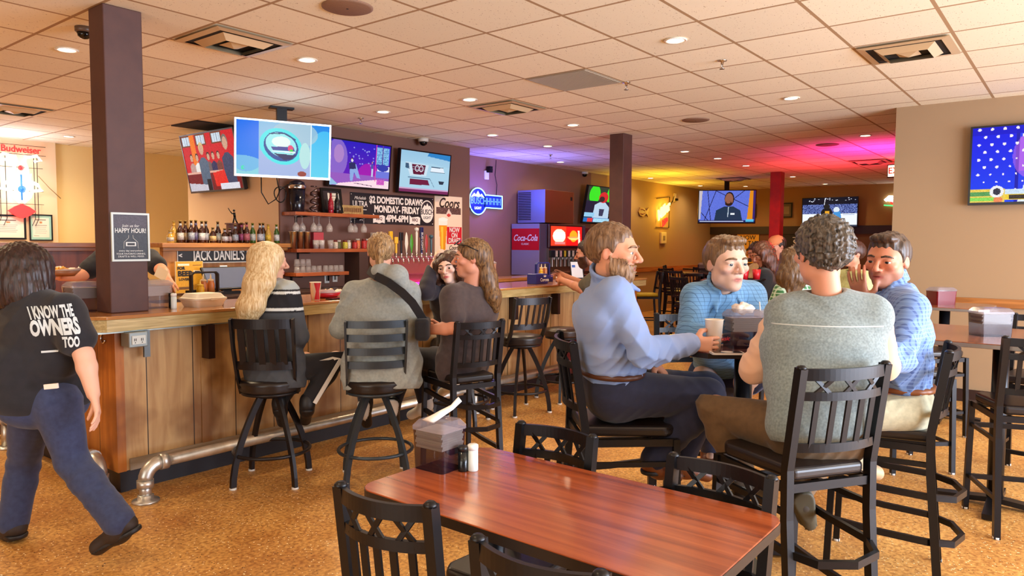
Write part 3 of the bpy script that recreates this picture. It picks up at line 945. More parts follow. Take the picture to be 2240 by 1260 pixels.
# yellow beer poster
PRINT = attr_mat('printed_paper', 0.5)
t = thing('beer_poster', 'small yellow beer poster leaning on the knee wall under the street sign', 'poster', (3.665, 7.0, 1.16))
c = Canvas(40, 46, (222, 160, 40)); c.rect(0.08, 0.06, 0.5, 0.14, (240, 232, 210)); c.rect(0.62, 0.1, 0.95, 0.13, (120, 70, 20)); c.rect(0.66, 0.28, 0.95, 0.4, (236, 226, 206)); c.rect(0.7, 0.31, 0.9, 0.37, (40, 40, 60)); c.rect(0.1, 0.8, 0.5, 0.9, (120, 80, 40)).noise(14)
c.build('print', PRINT, t, 0.275, 0.31)
MB().box(-0.143, 0.143, 0.002, 0.012, -0.158, 0.158).build('backing', mat('poster_cream', (230, 206, 160), 0.5), t)
PB = mat('print_black', (26, 18, 14), 0.5)
text('BEER', PB, 0.07, t, (-0.045, -0.003, 0.035), bold=0.003, ext=0.0005)
text('FOR', PB, 0.04, t, (-0.085, -0.003, 0.09), bold=0.002, ext=0.0005)
text('LOVERS', PB, 0.034, t, (-0.05, -0.003, -0.02), bold=0.001, ext=0.0005)
# point of sale tablet
t = thing('register_tablet', 'black slanted cash register tablet on the back counter', 'tablet', (3.98, 6.85, 0.985))
TILT = Matrix.Translation((0, 0, 0.16)) @ Matrix.Rotation(math.radians(-32), 4, 'X')
MB().box(-0.25, 0.25, -0.01, 0.015, -0.13, 0.13, TILT).build('shell', mat('tablet_black', (16, 18, 24), 0.3), t, bevel=0.008)
MB().box(-0.23, 0.23, -0.013, -0.01, -0.115, 0.115, TILT).build('screen', mat('tablet_screen', (30, 42, 70), 0.4, emit=(46, 66, 110), es=0.5), t)
MB().box(-0.12, 0.12, -0.05, 0.09, 0, 0.03).box(-0.05, 0.05, 0.0, 0.04, 0.03, 0.15).build('stand', mat('tablet_black', (16, 18, 24), 0.3), t)
MB().box(-0.04, 0.04, -0.012, 0.0, 0.13, 0.142, TILT).build('clip', SW, t)

# ---------------------------------------------------------------- things on the bar counter
SMOKE = mat('smoked_plastic', (40, 18, 34), 0.12, alpha=0.62, spec=0.6)
CLEARP = mat('clear_plastic', (150, 140, 150), 0.1, alpha=0.42, spec=0.7)
PAPER = mat('napkin_white', (240, 226, 214), 0.8)


def napkin_box(label, loc, rz, sx=0.19, sy=0.13, h=0.125, smoke=True, standing=True, red=None):
    """lidded plastic dispenser with napkins inside and one napkin standing out of the slot"""
    t = thing('napkin_dispenser', label, 'napkin dispenser', loc, rz, 'napkin dispensers')
    bmat = SMOKE if smoke else CLEARP
    a, b = sx / 2, sy / 2
    mb = MB()
    pr = lambda k: rrect(-a * k, a * k, -b * k, b * k, 0.014, 4)
    n = len(pr(1))
    vs = [(x, y, 0.0) for x, y in pr(0.94)] + [(x, y, h) for x, y in pr(1.0)]
    mb.add(vs, [tuple(reversed(range(n)))] + [(i, (i + 1) % n, n + (i + 1) % n, n + i) for i in range(n)], False)
    mb.build('box', red or bmat, t)
    mb = MB()
    vs = [(x, y, h) for x, y in pr(1.03)] + [(x, y, h + 0.012) for x, y in pr(1.03)] + [(x * 0.8, y * 0.8, h + 0.032) for x, y in pr(1.0)] + [(x * 0.5, y * 0.34, h + 0.036) for x, y in pr(1.0)]
    fs = [tuple(reversed(range(n)))]
    for k in range(3):
        fs += [(k * n + i, k * n + (i + 1) % n, (k + 1) * n + (i + 1) % n, (k + 1) * n + i) for i in range(n)]
    fs.append(tuple(range(3 * n, 4 * n)))
    mb.add(vs, fs).build('lid', CLEARP if smoke else mat('lid_clear', (190, 176, 172), 0.15, alpha=0.55), t)
    st = MB()
    for i in range(7):
        z0 = h * 0.55 + i * (h * 0.42 / 7)
        dx = 0.004 * math.sin(i * 2.1)
        st.box(-a * 0.86 + dx, a * 0.86 + dx, -b * 0.84, b * 0.84, z0, z0 + h * 0.058)
    st.build('napkin_stack', PAPER, t)
    if standing:
        pts = [(-0.05, 0.01, h + 0.034), (0.0, 0.0, h + 0.05), (0.05, -0.008, h + 0.062), (0.085, -0.012, h + 0.085)]
        mb = MB()
        vs = []
        for i, (x, y, z) in enumerate(pts):
            w = (0.03, 0.022, 0.012, 0.016)[i]
            vs += [(x, y - w, z - 0.004), (x, y, z + 0.01), (x + 0.004, y + w, z - 0.002), (x, y, z - 0.006)]
        fs = []
        for i in range(3):
            for j in range(4):
                fs.append((i * 4 + j, i * 4 + (j + 1) % 4, i * 4 + 4 + (j + 1) % 4, i * 4 + 4 + j))
        fs += [(3, 2, 1, 0), (12, 13, 14, 15)]
        mb.add(vs, fs, True).build('top_napkin', PAPER, t)
    return t


def shaker(label, loc, color, cap, h=0.085, group='salt and pepper shakers'):
    t = thing('shaker', label, 'shaker', loc, 0, group)
    MB().lathe([(0, 0), (0.017, 0), (0.018, 0.004), (0.0175, h * 0.8)], 18).build('body', color, t)
    MB().lathe([(0.0182, h * 0.8), (0.0182, h * 0.97), (0.015, h), (0, h)], 18).build('cap', cap, t)


PEP = mat('pepper_dark', (20, 26, 28), 0.15); SALT = mat('salt_white', (220, 232, 232), 0.25); CAPB = mat('shaker_cap_black', (26, 22, 22), 0.4); CAPW = mat('shaker_cap_white', (240, 240, 236), 0.4)
napkin_box('large napkin dispenser on the bar counter right of the brown column', (2.245, 4.77, ZB), 0.0, 0.2, 0.16, 0.15, smoke=False, standing=False)
napkin_box('napkin dispenser on the bar counter half hidden left of the brown column', (1.86, 4.86, ZB), 0.0, 0.18, 0.15, 0.15, standing=False)
shaker('dark pepper shaker on the bar counter beside the foam takeout box', (2.315, 4.66, ZB), PEP, CAPB, 0.1)
shaker('pale salt shaker on the bar counter beside the foam takeout box', (2.30, 4.60, ZB), SALT, CAPW, 0.1)
# foam takeout box
t = thing('takeout_box', 'white foam clamshell takeout box on the bar counter behind the blonde woman', 'takeout box', (2.53, 4.66, ZB), 0.12)
FOAM = mat('white_foam', (248, 240, 226), 0.6)
pr = rrect(-0.115, 0.115, -0.1, 0.1, 0.02, 4); n = len(pr)
vs = [(x * 0.82, y * 0.82, 0) for x, y in pr] + [(x, y, 0.045) for x, y in pr] + [(x * 1.05, y * 1.05, 0.047) for x, y in pr] + [(x * 1.05, y * 1.05, 0.052) for x, y in pr]
MB().add(vs, [tuple(reversed(range(n)))] + [(k * n + i, k * n + (i + 1) % n, k * n + n + (i + 1) % n, k * n + n + i) for k in range(3) for i in range(n)] + [tuple(range(3 * n, 4 * n))]).build('tray', FOAM, t)
vs = [(x * 1.05, y * 1.05, 0.053) for x, y in pr] + [(x * 1.05, y * 1.05, 0.058) for x, y in pr] + [(x * 0.95, y * 0.95, 0.062) for x, y in pr] + [(x * 0.78, y * 0.78, 0.088) for x, y in pr]
MB().add(vs, [tuple(reversed(range(n)))] + [(k * n + i, k * n + (i + 1) % n, k * n + n + (i + 1) % n, k * n + n + i) for k in range(3) for i in range(n)] + [tuple(range(3 * n, 4 * n))]).build('lid', FOAM, t)
MB().box(-0.012, 0.03, -0.112, -0.104, 0.045, 0.06).build('latch_tab', FOAM, t)
# plastic beer cup at the left end
t = thing('plastic_cup', 'clear plastic cup with a little beer on the left end of the bar', 'cup', (2.02, 5.5, ZB))
MB().lathe([(0.032, 0.0), (0.045, 0.12), (0.047, 0.122), (0.043, 0.118), (0.031, 0.003), (0, 0.003)], 20).build('cup_wall', mat('cup_clear', (236, 214, 180), 0.15, alpha=0.35), t)
MB().lathe([(0, 0.004), (0.031, 0.004), (0.035, 0.038), (0, 0.038)], 20).build('beer', mat('beer_gold', (226, 164, 50), 0.15, alpha=0.9), t)


def sauce_bottle(root, name, x, y, z, h, r, color, tip):
    o = MB().lathe([(0, 0), (r, 0), (r, h * 0.62), (r * 0.8, h * 0.7), (r * 0.8, h * 0.74)], 16).build(name, mat('sauce_%d%d%d' % color, color, 0.3), root)
    o.location = (x, y, z)
    q = MB().lathe([(r * 0.85, h * 0.73), (r * 0.85, h * 0.78), (r * 0.25, h * 0.82), (r * 0.1, h), (0, h)], 14).build('nozzle', mat('nozzle_%d%d%d' % tip, tip, 0.4), o)


def condiment_caddy(label, loc, rz, color, word, sign):
    t = thing('condiment_caddy', label, 'condiment caddy', loc, rz)
    MB().box(-0.11, 0.11, -0.06, 0.06, 0, 0.012).box(-0.11, 0.11, -0.064, -0.06, 0, 0.075).box(-0.11, -0.106, -0.06, 0.06, 0, 0.075).box(0.106, 0.11, -0.06, 0.06, 0, 0.075).box(-0.11, 0.11, 0.06, 0.064, 0, 0.09).build('tray', color, t, bevel=0.002)
    MB().bar([(-0.108, 0.0, 0.07), (-0.108, 0, 0.2), (-0.09, 0, 0.215), (0.09, 0, 0.215), (0.108, 0, 0.2), (0.108, 0, 0.07)], 0.012, 0.03, up=(0, 1, 0)).build('handle', color, t)
    sauce_bottle(t, 'mustard_bottle', -0.05, -0.02, 0.012, 0.15, 0.027, (226, 176, 30), (232, 190, 60))
    sauce_bottle(t, 'sauce_bottle', 0.01, 0.025, 0.012, 0.19, 0.026, (196, 120, 66), (240, 210, 170))
    sauce_bottle(t, 'sauce_bottle', 0.068, 0.02, 0.012, 0.19, 0.026, (206, 124, 60), (240, 210, 170))
    if word:
        text(word, SW, 0.04, t, (-0.04, -0.066, 0.04), bold=0.002, ext=0.0008)
    return t


t = condiment_caddy('black condiment caddy with mustard and sauce bottles behind the foam takeout box', (2.69, 4.93, ZB), 0.15, mat('caddy_black', (22, 18, 20), 0.35), 'JACK', True)
MB().box(-0.11, -0.02, -0.0665, -0.0645, 0.003, 0.018).build('red_band', mat('band_red', (190, 24, 40), 0.4), t)

# food and drink in front of the blonde woman
def paper_cup(label, loc, h, r, design):
    t = thing('paper_cup', label, 'cup', loc)
    MB().lathe([(0, 0.004), (r * 0.72, 0.004), (r * 0.72, 0), (r * 0.75, 0.0), (r, h - 0.004), (r + 0.003, h), (r - 0.002, h - 0.003), (r * 0.72, h * 0.2)], 24).build('cup_body', mat('cup_paper', (240, 226, 206), 0.45), t)
    if design:
        R_ = mat('cup_red', (200, 22, 34), 0.4)
        for a in (0.3, 2.4, 4.5):
            mb = MB(); vs = []
            for i in range(9):
                z = h * (0.03 + 0.93 * i / 8)
                rr = r * (0.75 + 0.25 * z / h) + 0.0012
                w = 0.34 + 0.34 * abs(i - 4) / 4
                for k in range(5):
                    q = a - w + 2 * w * k / 4
                    vs.append((rr * math.cos(q), rr * math.sin(q), z))
            mb.add(vs, [(i * 5 + k, i * 5 + k + 1, i * 5 + k + 6, i * 5 + k + 5) for i in range(8) for k in range(4)], True)
            mb.build('red_stripe', R_, t)
    return t


paper_cup('tall red and white paper cup on the bar right of the blonde woman', (3.36, 4.55, ZB), 0.135, 0.042, True)


def basket(label, loc, rz, color):
    t = thing('food_basket', label, 'food basket', loc, rz)
    MB().lathe([(0, 0.004), (0.075, 0.004), (0.078, 0.0), (0.118, 0.042), (0.121, 0.042), (0.08, 0.003)], 24, sy=0.72).build('basket', mat('basket_%d%d%d' % color, color, 0.35), t)
    mb = MB(); rnd = random.Random(3); vs = []
    for i in range(24):
        a = 2 * PI * i / 24
        k = 1 + 0.14 * rnd.random()
        vs += [(0.07 * math.cos(a), 0.05 * math.sin(a), 0.008), (0.115 * k * math.cos(a), 0.08 * k * math.sin(a), 0.045 + 0.03 * rnd.random())]
    mb.add(vs, [(2 * i, 2 * ((i + 1) % 24), 2 * ((i + 1) % 24) + 1, 2 * i + 1) for i in range(24)], True).build('paper_liner', PAPER, t)
    mb = MB()
    for i in range(14):
        a, rr = rnd.random() * 6.28, 0.06 * rnd.random() ** 0.5
        p0 = Vector((rr * math.cos(a), 0.7 * rr * math.sin(a), 0.03 + 0.02 * rnd.random())); d = Vector((rnd.uniform(-.03, .03), rnd.uniform(-.03, .03), rnd.uniform(0, .02)))
        mb.tube([p0 - d, p0, p0 + d], 0.009, 6)
    f = mb.build('fries', mat('fries', (214, 158, 70), 0.6), t); f['kind'] = 'stuff'
    return t


basket('red plastic food basket with paper liner on the bar left of the grey hoodie', (3.56, 4.66, ZB), 0.1, (190, 26, 40))
t = thing('phone', 'dark phone lying on the bar by the red food basket', 'phone', (3.5, 4.50, ZB), 0.15)
MB().prism(rrect(-0.07, 0.07, -0.036, 0.036, 0.01), 0, 0.009).build('case', BLACKM, t)
MB().prism(rrect(-0.066, 0.066, -0.033, 0.033, 0.008), 0.009, 0.0095).build('screen', mat('phone_glass', (30, 60, 60), 0.08), t)
t = thing('paper_sheet', 'white paper sheet on the bar right of the blonde woman', 'paper', (3.2, 4.72, ZB), 0.1)
MB().box(-0.1, 0.1, -0.07, 0.07, 0, 0.002).build('sheet', PAPER, t)
MB().box(-0.09, 0.09, -0.06, 0.06, 0.002, 0.02).build('folded_wrap', PAPER, t, bevel=0.006)

# right-hand end of the bar
BLUE = mat('caddy_blue', (34, 44, 120), 0.35)
condiment_caddy('blue condiment caddy with yellow and orange bottles on the far bar top', (6.7, 4.86, ZB), -0.1, BLUE, '', True)
t = thing('beer_bucket', 'small blue rectangular beer bucket with a crown logo on the bar', 'bucket', (6.28, 4.62, ZB), 0.0)
MB().box(-0.11, 0.11, -0.06, 0.06, 0, 0.11).build('bucket', BLUE, t, bevel=0.006)
text('Corona', SW, 0.05, t, (0.045, -0.062, 0.045), ext=0.0008, bold=0.001)
MB().prism([(-0.02, 0), (-0.024, 0.022), (-0.011, 0.01), (0, 0.026), (0.011, 0.01), (0.024, 0.022), (0.02, 0)], 0, 0.001, Matrix.Translation((0.05, -0.0615, 0.075)) @ Matrix.Rotation(PI / 2, 4, 'X')).build('crown_mark', SW, t)
t = thing('menu_stand', 'black framed menu card standing on the far bar top', 'menu', (7.55, 4.95, ZB + 0.002), -0.5)
TL2 = Matrix.Translation((0, 0, 0.11)) @ Matrix.Rotation(math.radians(-14), 4, 'X')
MB().box(-0.09, 0.09, 0.0, 0.01, -0.115, 0.115, TL2).build('frame', BLACKM, t)
MB().box(-0.078, 0.078, -0.002, 0.0, -0.1, 0.1, TL2).build('card', mat('menu_card', (214, 218, 226), 0.4), t)
MB().box(-0.065, -0.02, -0.003, -0.002, 0.03, 0.06, TL2).build('blue_mark', mat('menu_blue', (40, 90, 180), 0.4), t)
MB().box(-0.09, 0.09, -0.03, 0.07, 0, 0.01).build('foot', BLACKM, t)
basket('red food basket with a wrapped sandwich in front of the bearded man at the bar', (6.72, 4.56, ZB), -0.1, (176, 30, 40))
# inner counter and the beige napkin holder behind
t = thing('inner_counter', 'low wooden inner counter section behind the blue beer bucket', 'counter', (0, 0, 0))
MB().box(6.4, 9.0, 6.1, 6.5, 1.0, 1.045).build('counter_top', BARTOP, t, bevel=0.004)
MB().box(6.45, 8.95, 6.13, 6.47, 0, 1.0).build('cabinet', WOOD_R, t)
napkin_box('beige two part napkin holder on the inner counter below the mauve wall', (7.35, 6.3, 1.045), 0.0, 0.3, 0.2, 0.2, smoke=False, standing=False, red=mat('beige_plastic', (206, 160, 130), 0.4))
t = condiment_caddy('black condiment caddy with red topped bottles behind the bearded man at the bar', (8.0, 4.9, ZB), -0.3, mat('caddy_black', (22, 18, 20), 0.35), '', True)

# ---------------------------------------------------------------- shelves on the brown wall
SHW = wood('shelf_wood', (134, 62, 30), (176, 92, 46), 0.4, axis=0, scale=8)


def shelf(label, x0, x1, z, d):
    t = thing('wall_shelf', label, 'shelf', ((x0 + x1) / 2, Y_BAR, z), 0)
    w = (x1 - x0) / 2
    MB().box(-w, w, -d, -0.002, -0.04, 0).build('board', SHW, t, bevel=0.003)
    for sx in (-w * 0.7, w * 0.7):
        MB().box(sx - 0.012, sx + 0.012, -d * 0.8, -0.002, -0.055, -0.04).box(sx - 0.012, sx + 0.012, -0.012, -0.002, -0.12, -0.04).build('bracket', BLACKM, t)
    return t


shelf('top wooden wall shelf with hanging wine glasses', 4.84, 6.06, 1.855, 0.26)
shelf('middle wooden wall shelf holding cups and jars', 4.84, 6.2, 1.44, 0.28)
shelf('lowest wooden wall shelf holding stacked glasses', 4.84, 5.58, 1.17, 0.26)
struct(MB().box(5.72, 5.86, 6.88, Y_BAR, 0.985, 1.40).build('wall_cabinet_side', mat('dark_cabinet2', (70, 48, 40), 0.5)))
GLASS = mat('thin_glass', (214, 206, 200), 0.05, alpha=0.32, spec=0.9)
WG = None


def hang_glass(x, y, lb):
    global WG
    prof = [(0.034, 0.0), (0.033, -0.002), (0.004, -0.008), (0.0035, -0.07), (0.012, -0.078), (0.034, -0.11), (0.04, -0.14), (0.035, -0.175), (0.033, -0.175), (0.038, -0.14), (0.032, -0.112)]
    o = MB().lathe(prof, 18).build('wine_glass', GLASS)
    o.location = (x, y, 1.812)
    tag(o, lb, 'wine glass', 'hanging wine glasses')


for i, x in enumerate((4.9, 5.02, 5.14, 5.25, 5.36)):
    hang_glass(x, 6.98 + 0.05 * (i % 2), '%s stemmed glass from the left hanging upside down under the top shelf' % ordw[i])
for i, x in enumerate((5.66, 5.76, 5.86)):
    hang_glass(x, 6.96 + 0.05 * (i % 2), '%s of three stemmed glasses hanging under the right end of the top shelf' % ordw[i])
# top shelf
zt = 1.855
t = thing('beverage_urn', 'tall black drink urn with chrome band at the left end of the top shelf', 'urn', (4.95, 7.02, zt))
MB().lathe([(0, 0), (0.07, 0), (0.075, 0.01), (0.092, 0.26)], 24).build('body', mat('urn_black', (20, 20, 30), 0.15), t)
MB().lathe([(0.096, 0.26), (0.098, 0.265), (0.098, 0.30), (0.09, 0.305)], 24).build('chrome_band', CHROME, t)
MB().lathe([(0.088, 0.305), (0.08, 0.335), (0.03, 0.36), (0, 0.362)], 24).build('lid', mat('urn_lid', (24, 22, 40), 0.3), t)
t = thing('metal_sculpture', 'twisted metal sculpture beside the black urn on the top shelf', 'sculpture', (5.16, 7.0, zt))
pts = [(0.05 * math.cos(i * 0.9) * (1 + 0.3 * math.sin(i)), 0.04 * math.sin(i * 0.9), 0.012 + i * 0.0125) for i in range(22)]
MB().tube(pts, 0.012, 8, scales=[1 + 0.5 * math.sin(i * 1.7) for i in range(22)]).box(-0.06, 0.06, -0.04, 0.04, 0, 0.012).build('sculpture', mat('pewter', (120, 100, 96), 0.3, 0.9), t)
MB().tube(arc((0, 0), 0.03, 0, 2 * PI, 16, 0.3), 0.007, 6).build('ring', mat('pewter', (120, 100, 96), 0.3, 0.9), t)


def frame(label, loc, rx, rz, w, h, fm, inner, paint, border=0.018, name='picture_frame', cat='framed picture', mark=False):
    t = thing(name, label, cat, loc, rz)
    M = Matrix.Rotation(rx, 4, 'X')
    a, b_ = w / 2, h / 2
    mb = MB().box(-a, a, -0.018, 0, b_ - border, b_, M).box(-a, a, -0.018, 0, -b_, -b_ + border, M).box(-a, -a + border, -0.018, 0, -b_ + border, b_ - border, M).box(a - border, a, -0.018, 0, -b_ + border, b_ - border, M)
    mb.build('frame', fm, t)
    c = Canvas(48, max(8, int(48 * h / w)), inner)
    paint(c)
    o = c.build('print', PRINT, t, w - 2 * border, h - 2 * border, (0, -0.006, 0))
    o.rotation_euler = (rx, 0, 0)
    return t


def doc(c):
    c.rect(0.1, 0.1, 0.9, 0.9, (236, 226, 208))
    c.rect(0.25, 0.16, 0.75, 0.2, (120, 110, 100)); c.rect(0.44, 0.25, 0.56, 0.32, (200, 140, 90))
    for i in range(5):
        c.rect(0.2 + 0.03 * (i % 2), 0.4 + i * 0.08, 0.8 - 0.04 * (i % 3), 0.42 + i * 0.08, (170, 160, 150))
    c.rect(0.15, 0.83, 0.4, 0.845, (120, 110, 100))


frame('black framed certificate leaning on the wall on the top shelf', (5.46, 7.07, zt + 0.155), -0.16, 0, 0.3, 0.29, BLACKM, (40, 30, 36), lambda c: (c.rect(0.3, 0.1, 0.98, 0.98, (226, 216, 196)), [c.rect(0.45, 0.25 + i * 0.14, 0.85, 0.28 + i * 0.14, (150, 136, 124)) for i in range(5)]), 0.03)
bottle(5.36, 6.95, zt, 0.24, 'red', (170, 24, 50), 'dark bottle with a red label on the top shelf', 'bottles on the top shelf', (30, 20, 20))
bottle(5.45, 6.95, zt, 0.25, 'black', (36, 34, 38), 'dark bottle with a black label on the top shelf', 'bottles on the top shelf', (30, 20, 20))
t = thing('wooden_sign', 'narrow yellow wooden sign standing on the right of the top shelf', 'sign', (5.76, 7.04, zt + 0.055))
MB().box(-0.16, 0.16, 0, 0.02, -0.055, 0.055).build('board', mat('sign_tan', (190, 160, 96), 0.5, noise=(30, (150, 110, 60), 0.4)), t)
mb = MB()
for i in range(9):
    mb.box(-0.13 + i * 0.03, -0.112 + i * 0.03, -0.003, 0, -0.025, 0.025)
mb.build('lettering_blocks', mat('sign_ink', (110, 66, 34), 0.5), t)
# middle shelf
zm = 1.44
STEEL = mat('steel', (200, 190, 176), 0.25, 1.0)
for i, x in enumerate((4.875, 4.967, 5.059)):
    t = thing('shaker_cup', '%s tall steel mixing cup from the left on the middle shelf' % ordw[i], 'cup', (x, 7.0, zm), 0, 'steel mixing cups')
    MB().lathe([(0, 0), (0.03, 0), (0.042, 0.19), (0.044, 0.192), (0.04, 0.188), (0.03, 0.01)], 18).build('cup_wall', STEEL, t)
    MB().lathe([(0.044, 0.188), (0.0465, 0.192), (0.044, 0.196)], 18).build('rim', STEEL, t)
t = thing('straw_box', 'small red and white carton on the middle shelf beside the steel cups', 'carton', (5.23, 7.06, zm))
MB().box(-0.07, 0.07, -0.05, 0.05, 0, 0.19).build('carton', mat('carton_red', (176, 60, 70), 0.5), t, bevel=0.002)
MB().box(-0.071, 0.071, -0.052, -0.05, 0.02, 0.1).build('white_panel', mat('carton_white', (226, 214, 206), 0.5), t)
for i, x in enumerate((5.13, 5.21, 5.335)):
    t = thing('short_glass', '%s small glass beside the red carton on the middle shelf' % ordw[i], 'glass', (x, 6.93, zm), 0, 'small glasses on the middle shelf')
    MB().lathe([(0, 0.004), (0.026, 0.004), (0.026, 0), (0.03, 0), (0.036, 0.1), (0.034, 0.1), (0.028, 0.008)], 16).build('glass_wall', GLASS, t)
    MB().lathe([(0, 0.006), (0.026, 0.006), (0.03, 0.05), (0, 0.05)], 14).build('contents', mat('glass_contents', (150, 120, 110), 0.5), t)
rnd = random.Random(5)
JC = [(206, 190, 170), (90, 90, 40), (206, 190, 60), (226, 214, 196), (190, 40, 36), (226, 120, 60), (190, 40, 36), (206, 60, 40)]
for i in range(8):
    x = 5.42 + i * 0.072
    t = thing('garnish_jar', '%s little jar from the left in the garnish row on the middle shelf' % ordw[i], 'jar', (x, 6.95 + 0.03 * (i % 2), zm), 0, 'garnish jars')
    MB().lathe([(0, 0), (0.03, 0), (0.032, 0.01), (0.032, 0.07 + 0.02 * (i > 4)), (0.024, 0.082 + 0.02 * (i > 4))], 16).build('jar', label_mat(JC[i]), t)
    MB().lathe([(0.027, 0.08 + 0.02 * (i > 4)), (0.027, 0.1 + 0.02 * (i > 4)), (0, 0.102 + 0.02 * (i > 4))], 14).build('lid', label_mat((206, 196, 186) if i % 2 else (120, 30, 26)), t)
t = thing('glass_pitcher', 'large clear glass pitcher at the right end of the middle shelf', 'pitcher', (6.08, 6.98, zm))
MB().lathe([(0, 0.004), (0.06, 0.004), (0.062, 0), (0.08, 0.2), (0.078, 0.2), (0.06, 0.01)], 22).build('pitcher_wall', GLASS, t)
MB().tube([(0.078, 0, 0.17), (0.125, 0, 0.16), (0.125, 0, 0.06), (0.07, 0, 0.05)], 0.008, 8).build('handle', GLASS, t)
# lowest shelf: stacked tumblers
for i in range(9):
    x = 4.9 + (i % 5) * 0.075 if i < 5 else 5.29 + (i - 5) * 0.075
    for k in range(2 if i < 3 else 1):
        t = thing('tumbler', '%s upturned tumbler from the left on the lowest shelf%s' % (ordw[i], ', on top of another' if k else ''), 'glass', (x, 6.97, 1.17 + 0.078 * k), 0, 'tumblers on the lowest shelf')
        MB().lathe([(0.035, 0), (0.028, 0.074), (0, 0.076)], 16).build('glass_wall', GLASS, t)
        MB().lathe([(0.0355, 0), (0.0365, 0.003), (0.0355, 0.006)], 16).build('rim', GLASS, t)
for i, x in enumerate((5.63, 5.75)):
    t = thing('wall_outlet', ['white wall outlet under the lowest shelf', 'white wall outlet just right of the lowest shelf end'][i], 'outlet', (x - 0.18, Y_BAR, 1.08 + 0.01 * i))
    MB().box(-0.035, 0.035, -0.008, -0.001, -0.055, 0.055).build('cover_plate', SW, t, bevel=0.002)
    MB().box(-0.015, 0.015, -0.012, -0.008, -0.03, 0.03).build('socket', mat('outlet_dark', (120, 110, 100), 0.4), t)

# ---------------------------------------------------------------- tap tower
t = thing('tap_tower', 'pink lit beer tap tower with coloured handles behind the grey hoodie', 'beer taps', (6.45, 6.85, 0.985))
PINK = mat('tower_copper', (206, 120, 120), 0.3, 0.6)
MB().box(-0.42, 0.42, -0.1, 0.12, 0.12, 0.36).build('tower_body', PINK, t, bevel=0.02, seg=3)
MB().box(-0.36, 0.36, -0.05, 0.08, 0, 0.12).build('tower_foot', PINK, t)
MB().box(-0.44, 0.44, -0.19, 0.14, -0.0, 0.02).build('drip_tray', STEEL, t)
MB().box(-0.2, 0.44, -0.2, -0.19, 0.0, 0.03).build('led_strip', mat('led_pink', (255, 40, 200), 0.4, emit=(255, 40, 210), es=5), t)
HND = [((226, 176, 40), 0.27, 'y'), ((236, 186, 60), 0.2, 'flat'), ((30, 26, 28), 0.26, 'k'), ((226, 218, 200), 0.26, 'blade'), ((70, 150, 40), 0.24, 'blade'), ((232, 222, 206), 0.33, 'ball'), ((30, 34, 80), 0.33, 'flat'), ((176, 60, 60), 0.24, 'blade'), ((60, 90, 100), 0.24, 'ball2')]
for i, (c_, h_, k_) in enumerate(HND):
    x = -0.36 + i * 0.088
    MB().tube([(x, -0.1, 0.33), (x, -0.15, 0.33), (x, -0.165, 0.27)], 0.011, 8).lathe([(0.016, 0), (0.016, 0.02), (0.01, 0.03), (0.01, 0.06)], 12, (x, -0.12, 0.34)).build('faucet', CHROME, t)
    hm = mat('tap_handle_%d' % i, c_, 0.35)
    mb = MB()
    if k_ == 'blade':
        mb.lathe([(0.008, 0), (0.012, 0.03), (0.03, h_ * 0.45), (0.022, h_ * 0.8), (0.006, h_)], 12, (x, -0.12, 0.4), sy=0.4)
    elif 'ball' in k_:
        mb.lathe([(0.009, 0), (0.014, 0.04), (0.017, h_ - 0.07), (0.01, h_ - 0.06), (0.03, h_ - 0.035), (0.03, h_ - 0.015), (0, h_)], 12, (x, -0.12, 0.4))
    else:
        mb.box(x - 0.012, x + 0.012, -0.13, -0.11, 0.4, 0.4 + h_ * 0.6).box(x - 0.026, x + 0.026, -0.133, -0.107, 0.4 + h_ * 0.6, 0.4 + h_)
    mb.build('tap_handle', hm, t, bevel=0.003)
text('BUD LIGHT', SW, 0.045, t, (-0.36 + 6 * 0.088, -0.1335, 0.55), rot=(PI / 2, PI / 2, 0), ext=0.0005)

# ---------------------------------------------------------------- soda fountain and ice machine
COKE = mat('soda_red', (196, 14, 34), 0.35)
GREYP = mat('grey_panel', (150, 150, 176), 0.35, 0.3)
t = thing('soda_fountain', 'soda fountain with red script side panel and lit red front', 'soda machine', (9.7, 7.1, 0.985))
MB().box(0, 1.4, 0.0, 0.58, 0, 0.86).build('cabinet', mat('fountain_grey', (84, 74, 104), 0.4), t, bevel=0.01)
MB().box(-0.012, 0, 0.01, 0.575, 0.42, 0.78).build('red_side_panel', COKE, t)
MB().box(-0.01, 0.0, 0.0, 0.58, 0.0, 0.42).build('grey_side_panel', GREYP, t)
MB().box(-0.01, 0.0, 0, 0.58, 0.78, 0.86).build('grey_side_panel', GREYP, t)
sc = text('Coca-Cola', SW, 0.15, t, (-0.015, 0.29, 0.62), rot=(PI / 2, 0, -PI / 2), bold=0.002, shear=0.35, sx=0.78, ext=0.001)
text('CLASSIC', SW, 0.045, t, (-0.015, 0.29, 0.52), rot=(PI / 2, 0, -PI / 2), ext=0.001)
c = Canvas(90, 40, (226, 20, 18))
c.rect(0, 0, 0.48, 1, (240, 60, 30)); c.ell(0.26, 0.5, 0.2, 0.36, (255, 240, 210)); c.rect(0.1, 0.3, 0.44, 0.66, (255, 250, 236)); c.ell(0.72, 0.5, 0.13, 0.3, (255, 160, 30)); c.ell(0.72, 0.62, 0.16, 0.08, (255, 220, 120)); c.rect(0.52, 0.52, 0.95, 0.6, (255, 150, 90)); c.poly([(0.86, 0.2), (0.92, 0.2), (0.95, 0.9), (0.88, 0.9)], (255, 226, 206)); c.rect(0.12, 0.8, 0.44, 0.92, (255, 120, 120))
SCREEN = attr_mat('screen_glow', 0.45, emit=1.0, spec=0.08)
c.build('lit_panel', attr_mat('sign_glow', 0.3, emit=1.3), t, 0.95, 0.33, (0.72, -0.055, 0.66))
MB().box(0.2, 1.24, -0.05, 0.0, 0.45, 0.86).build('header', mat('header_dark', (60, 20, 30), 0.3), t, bevel=0.02, seg=3)
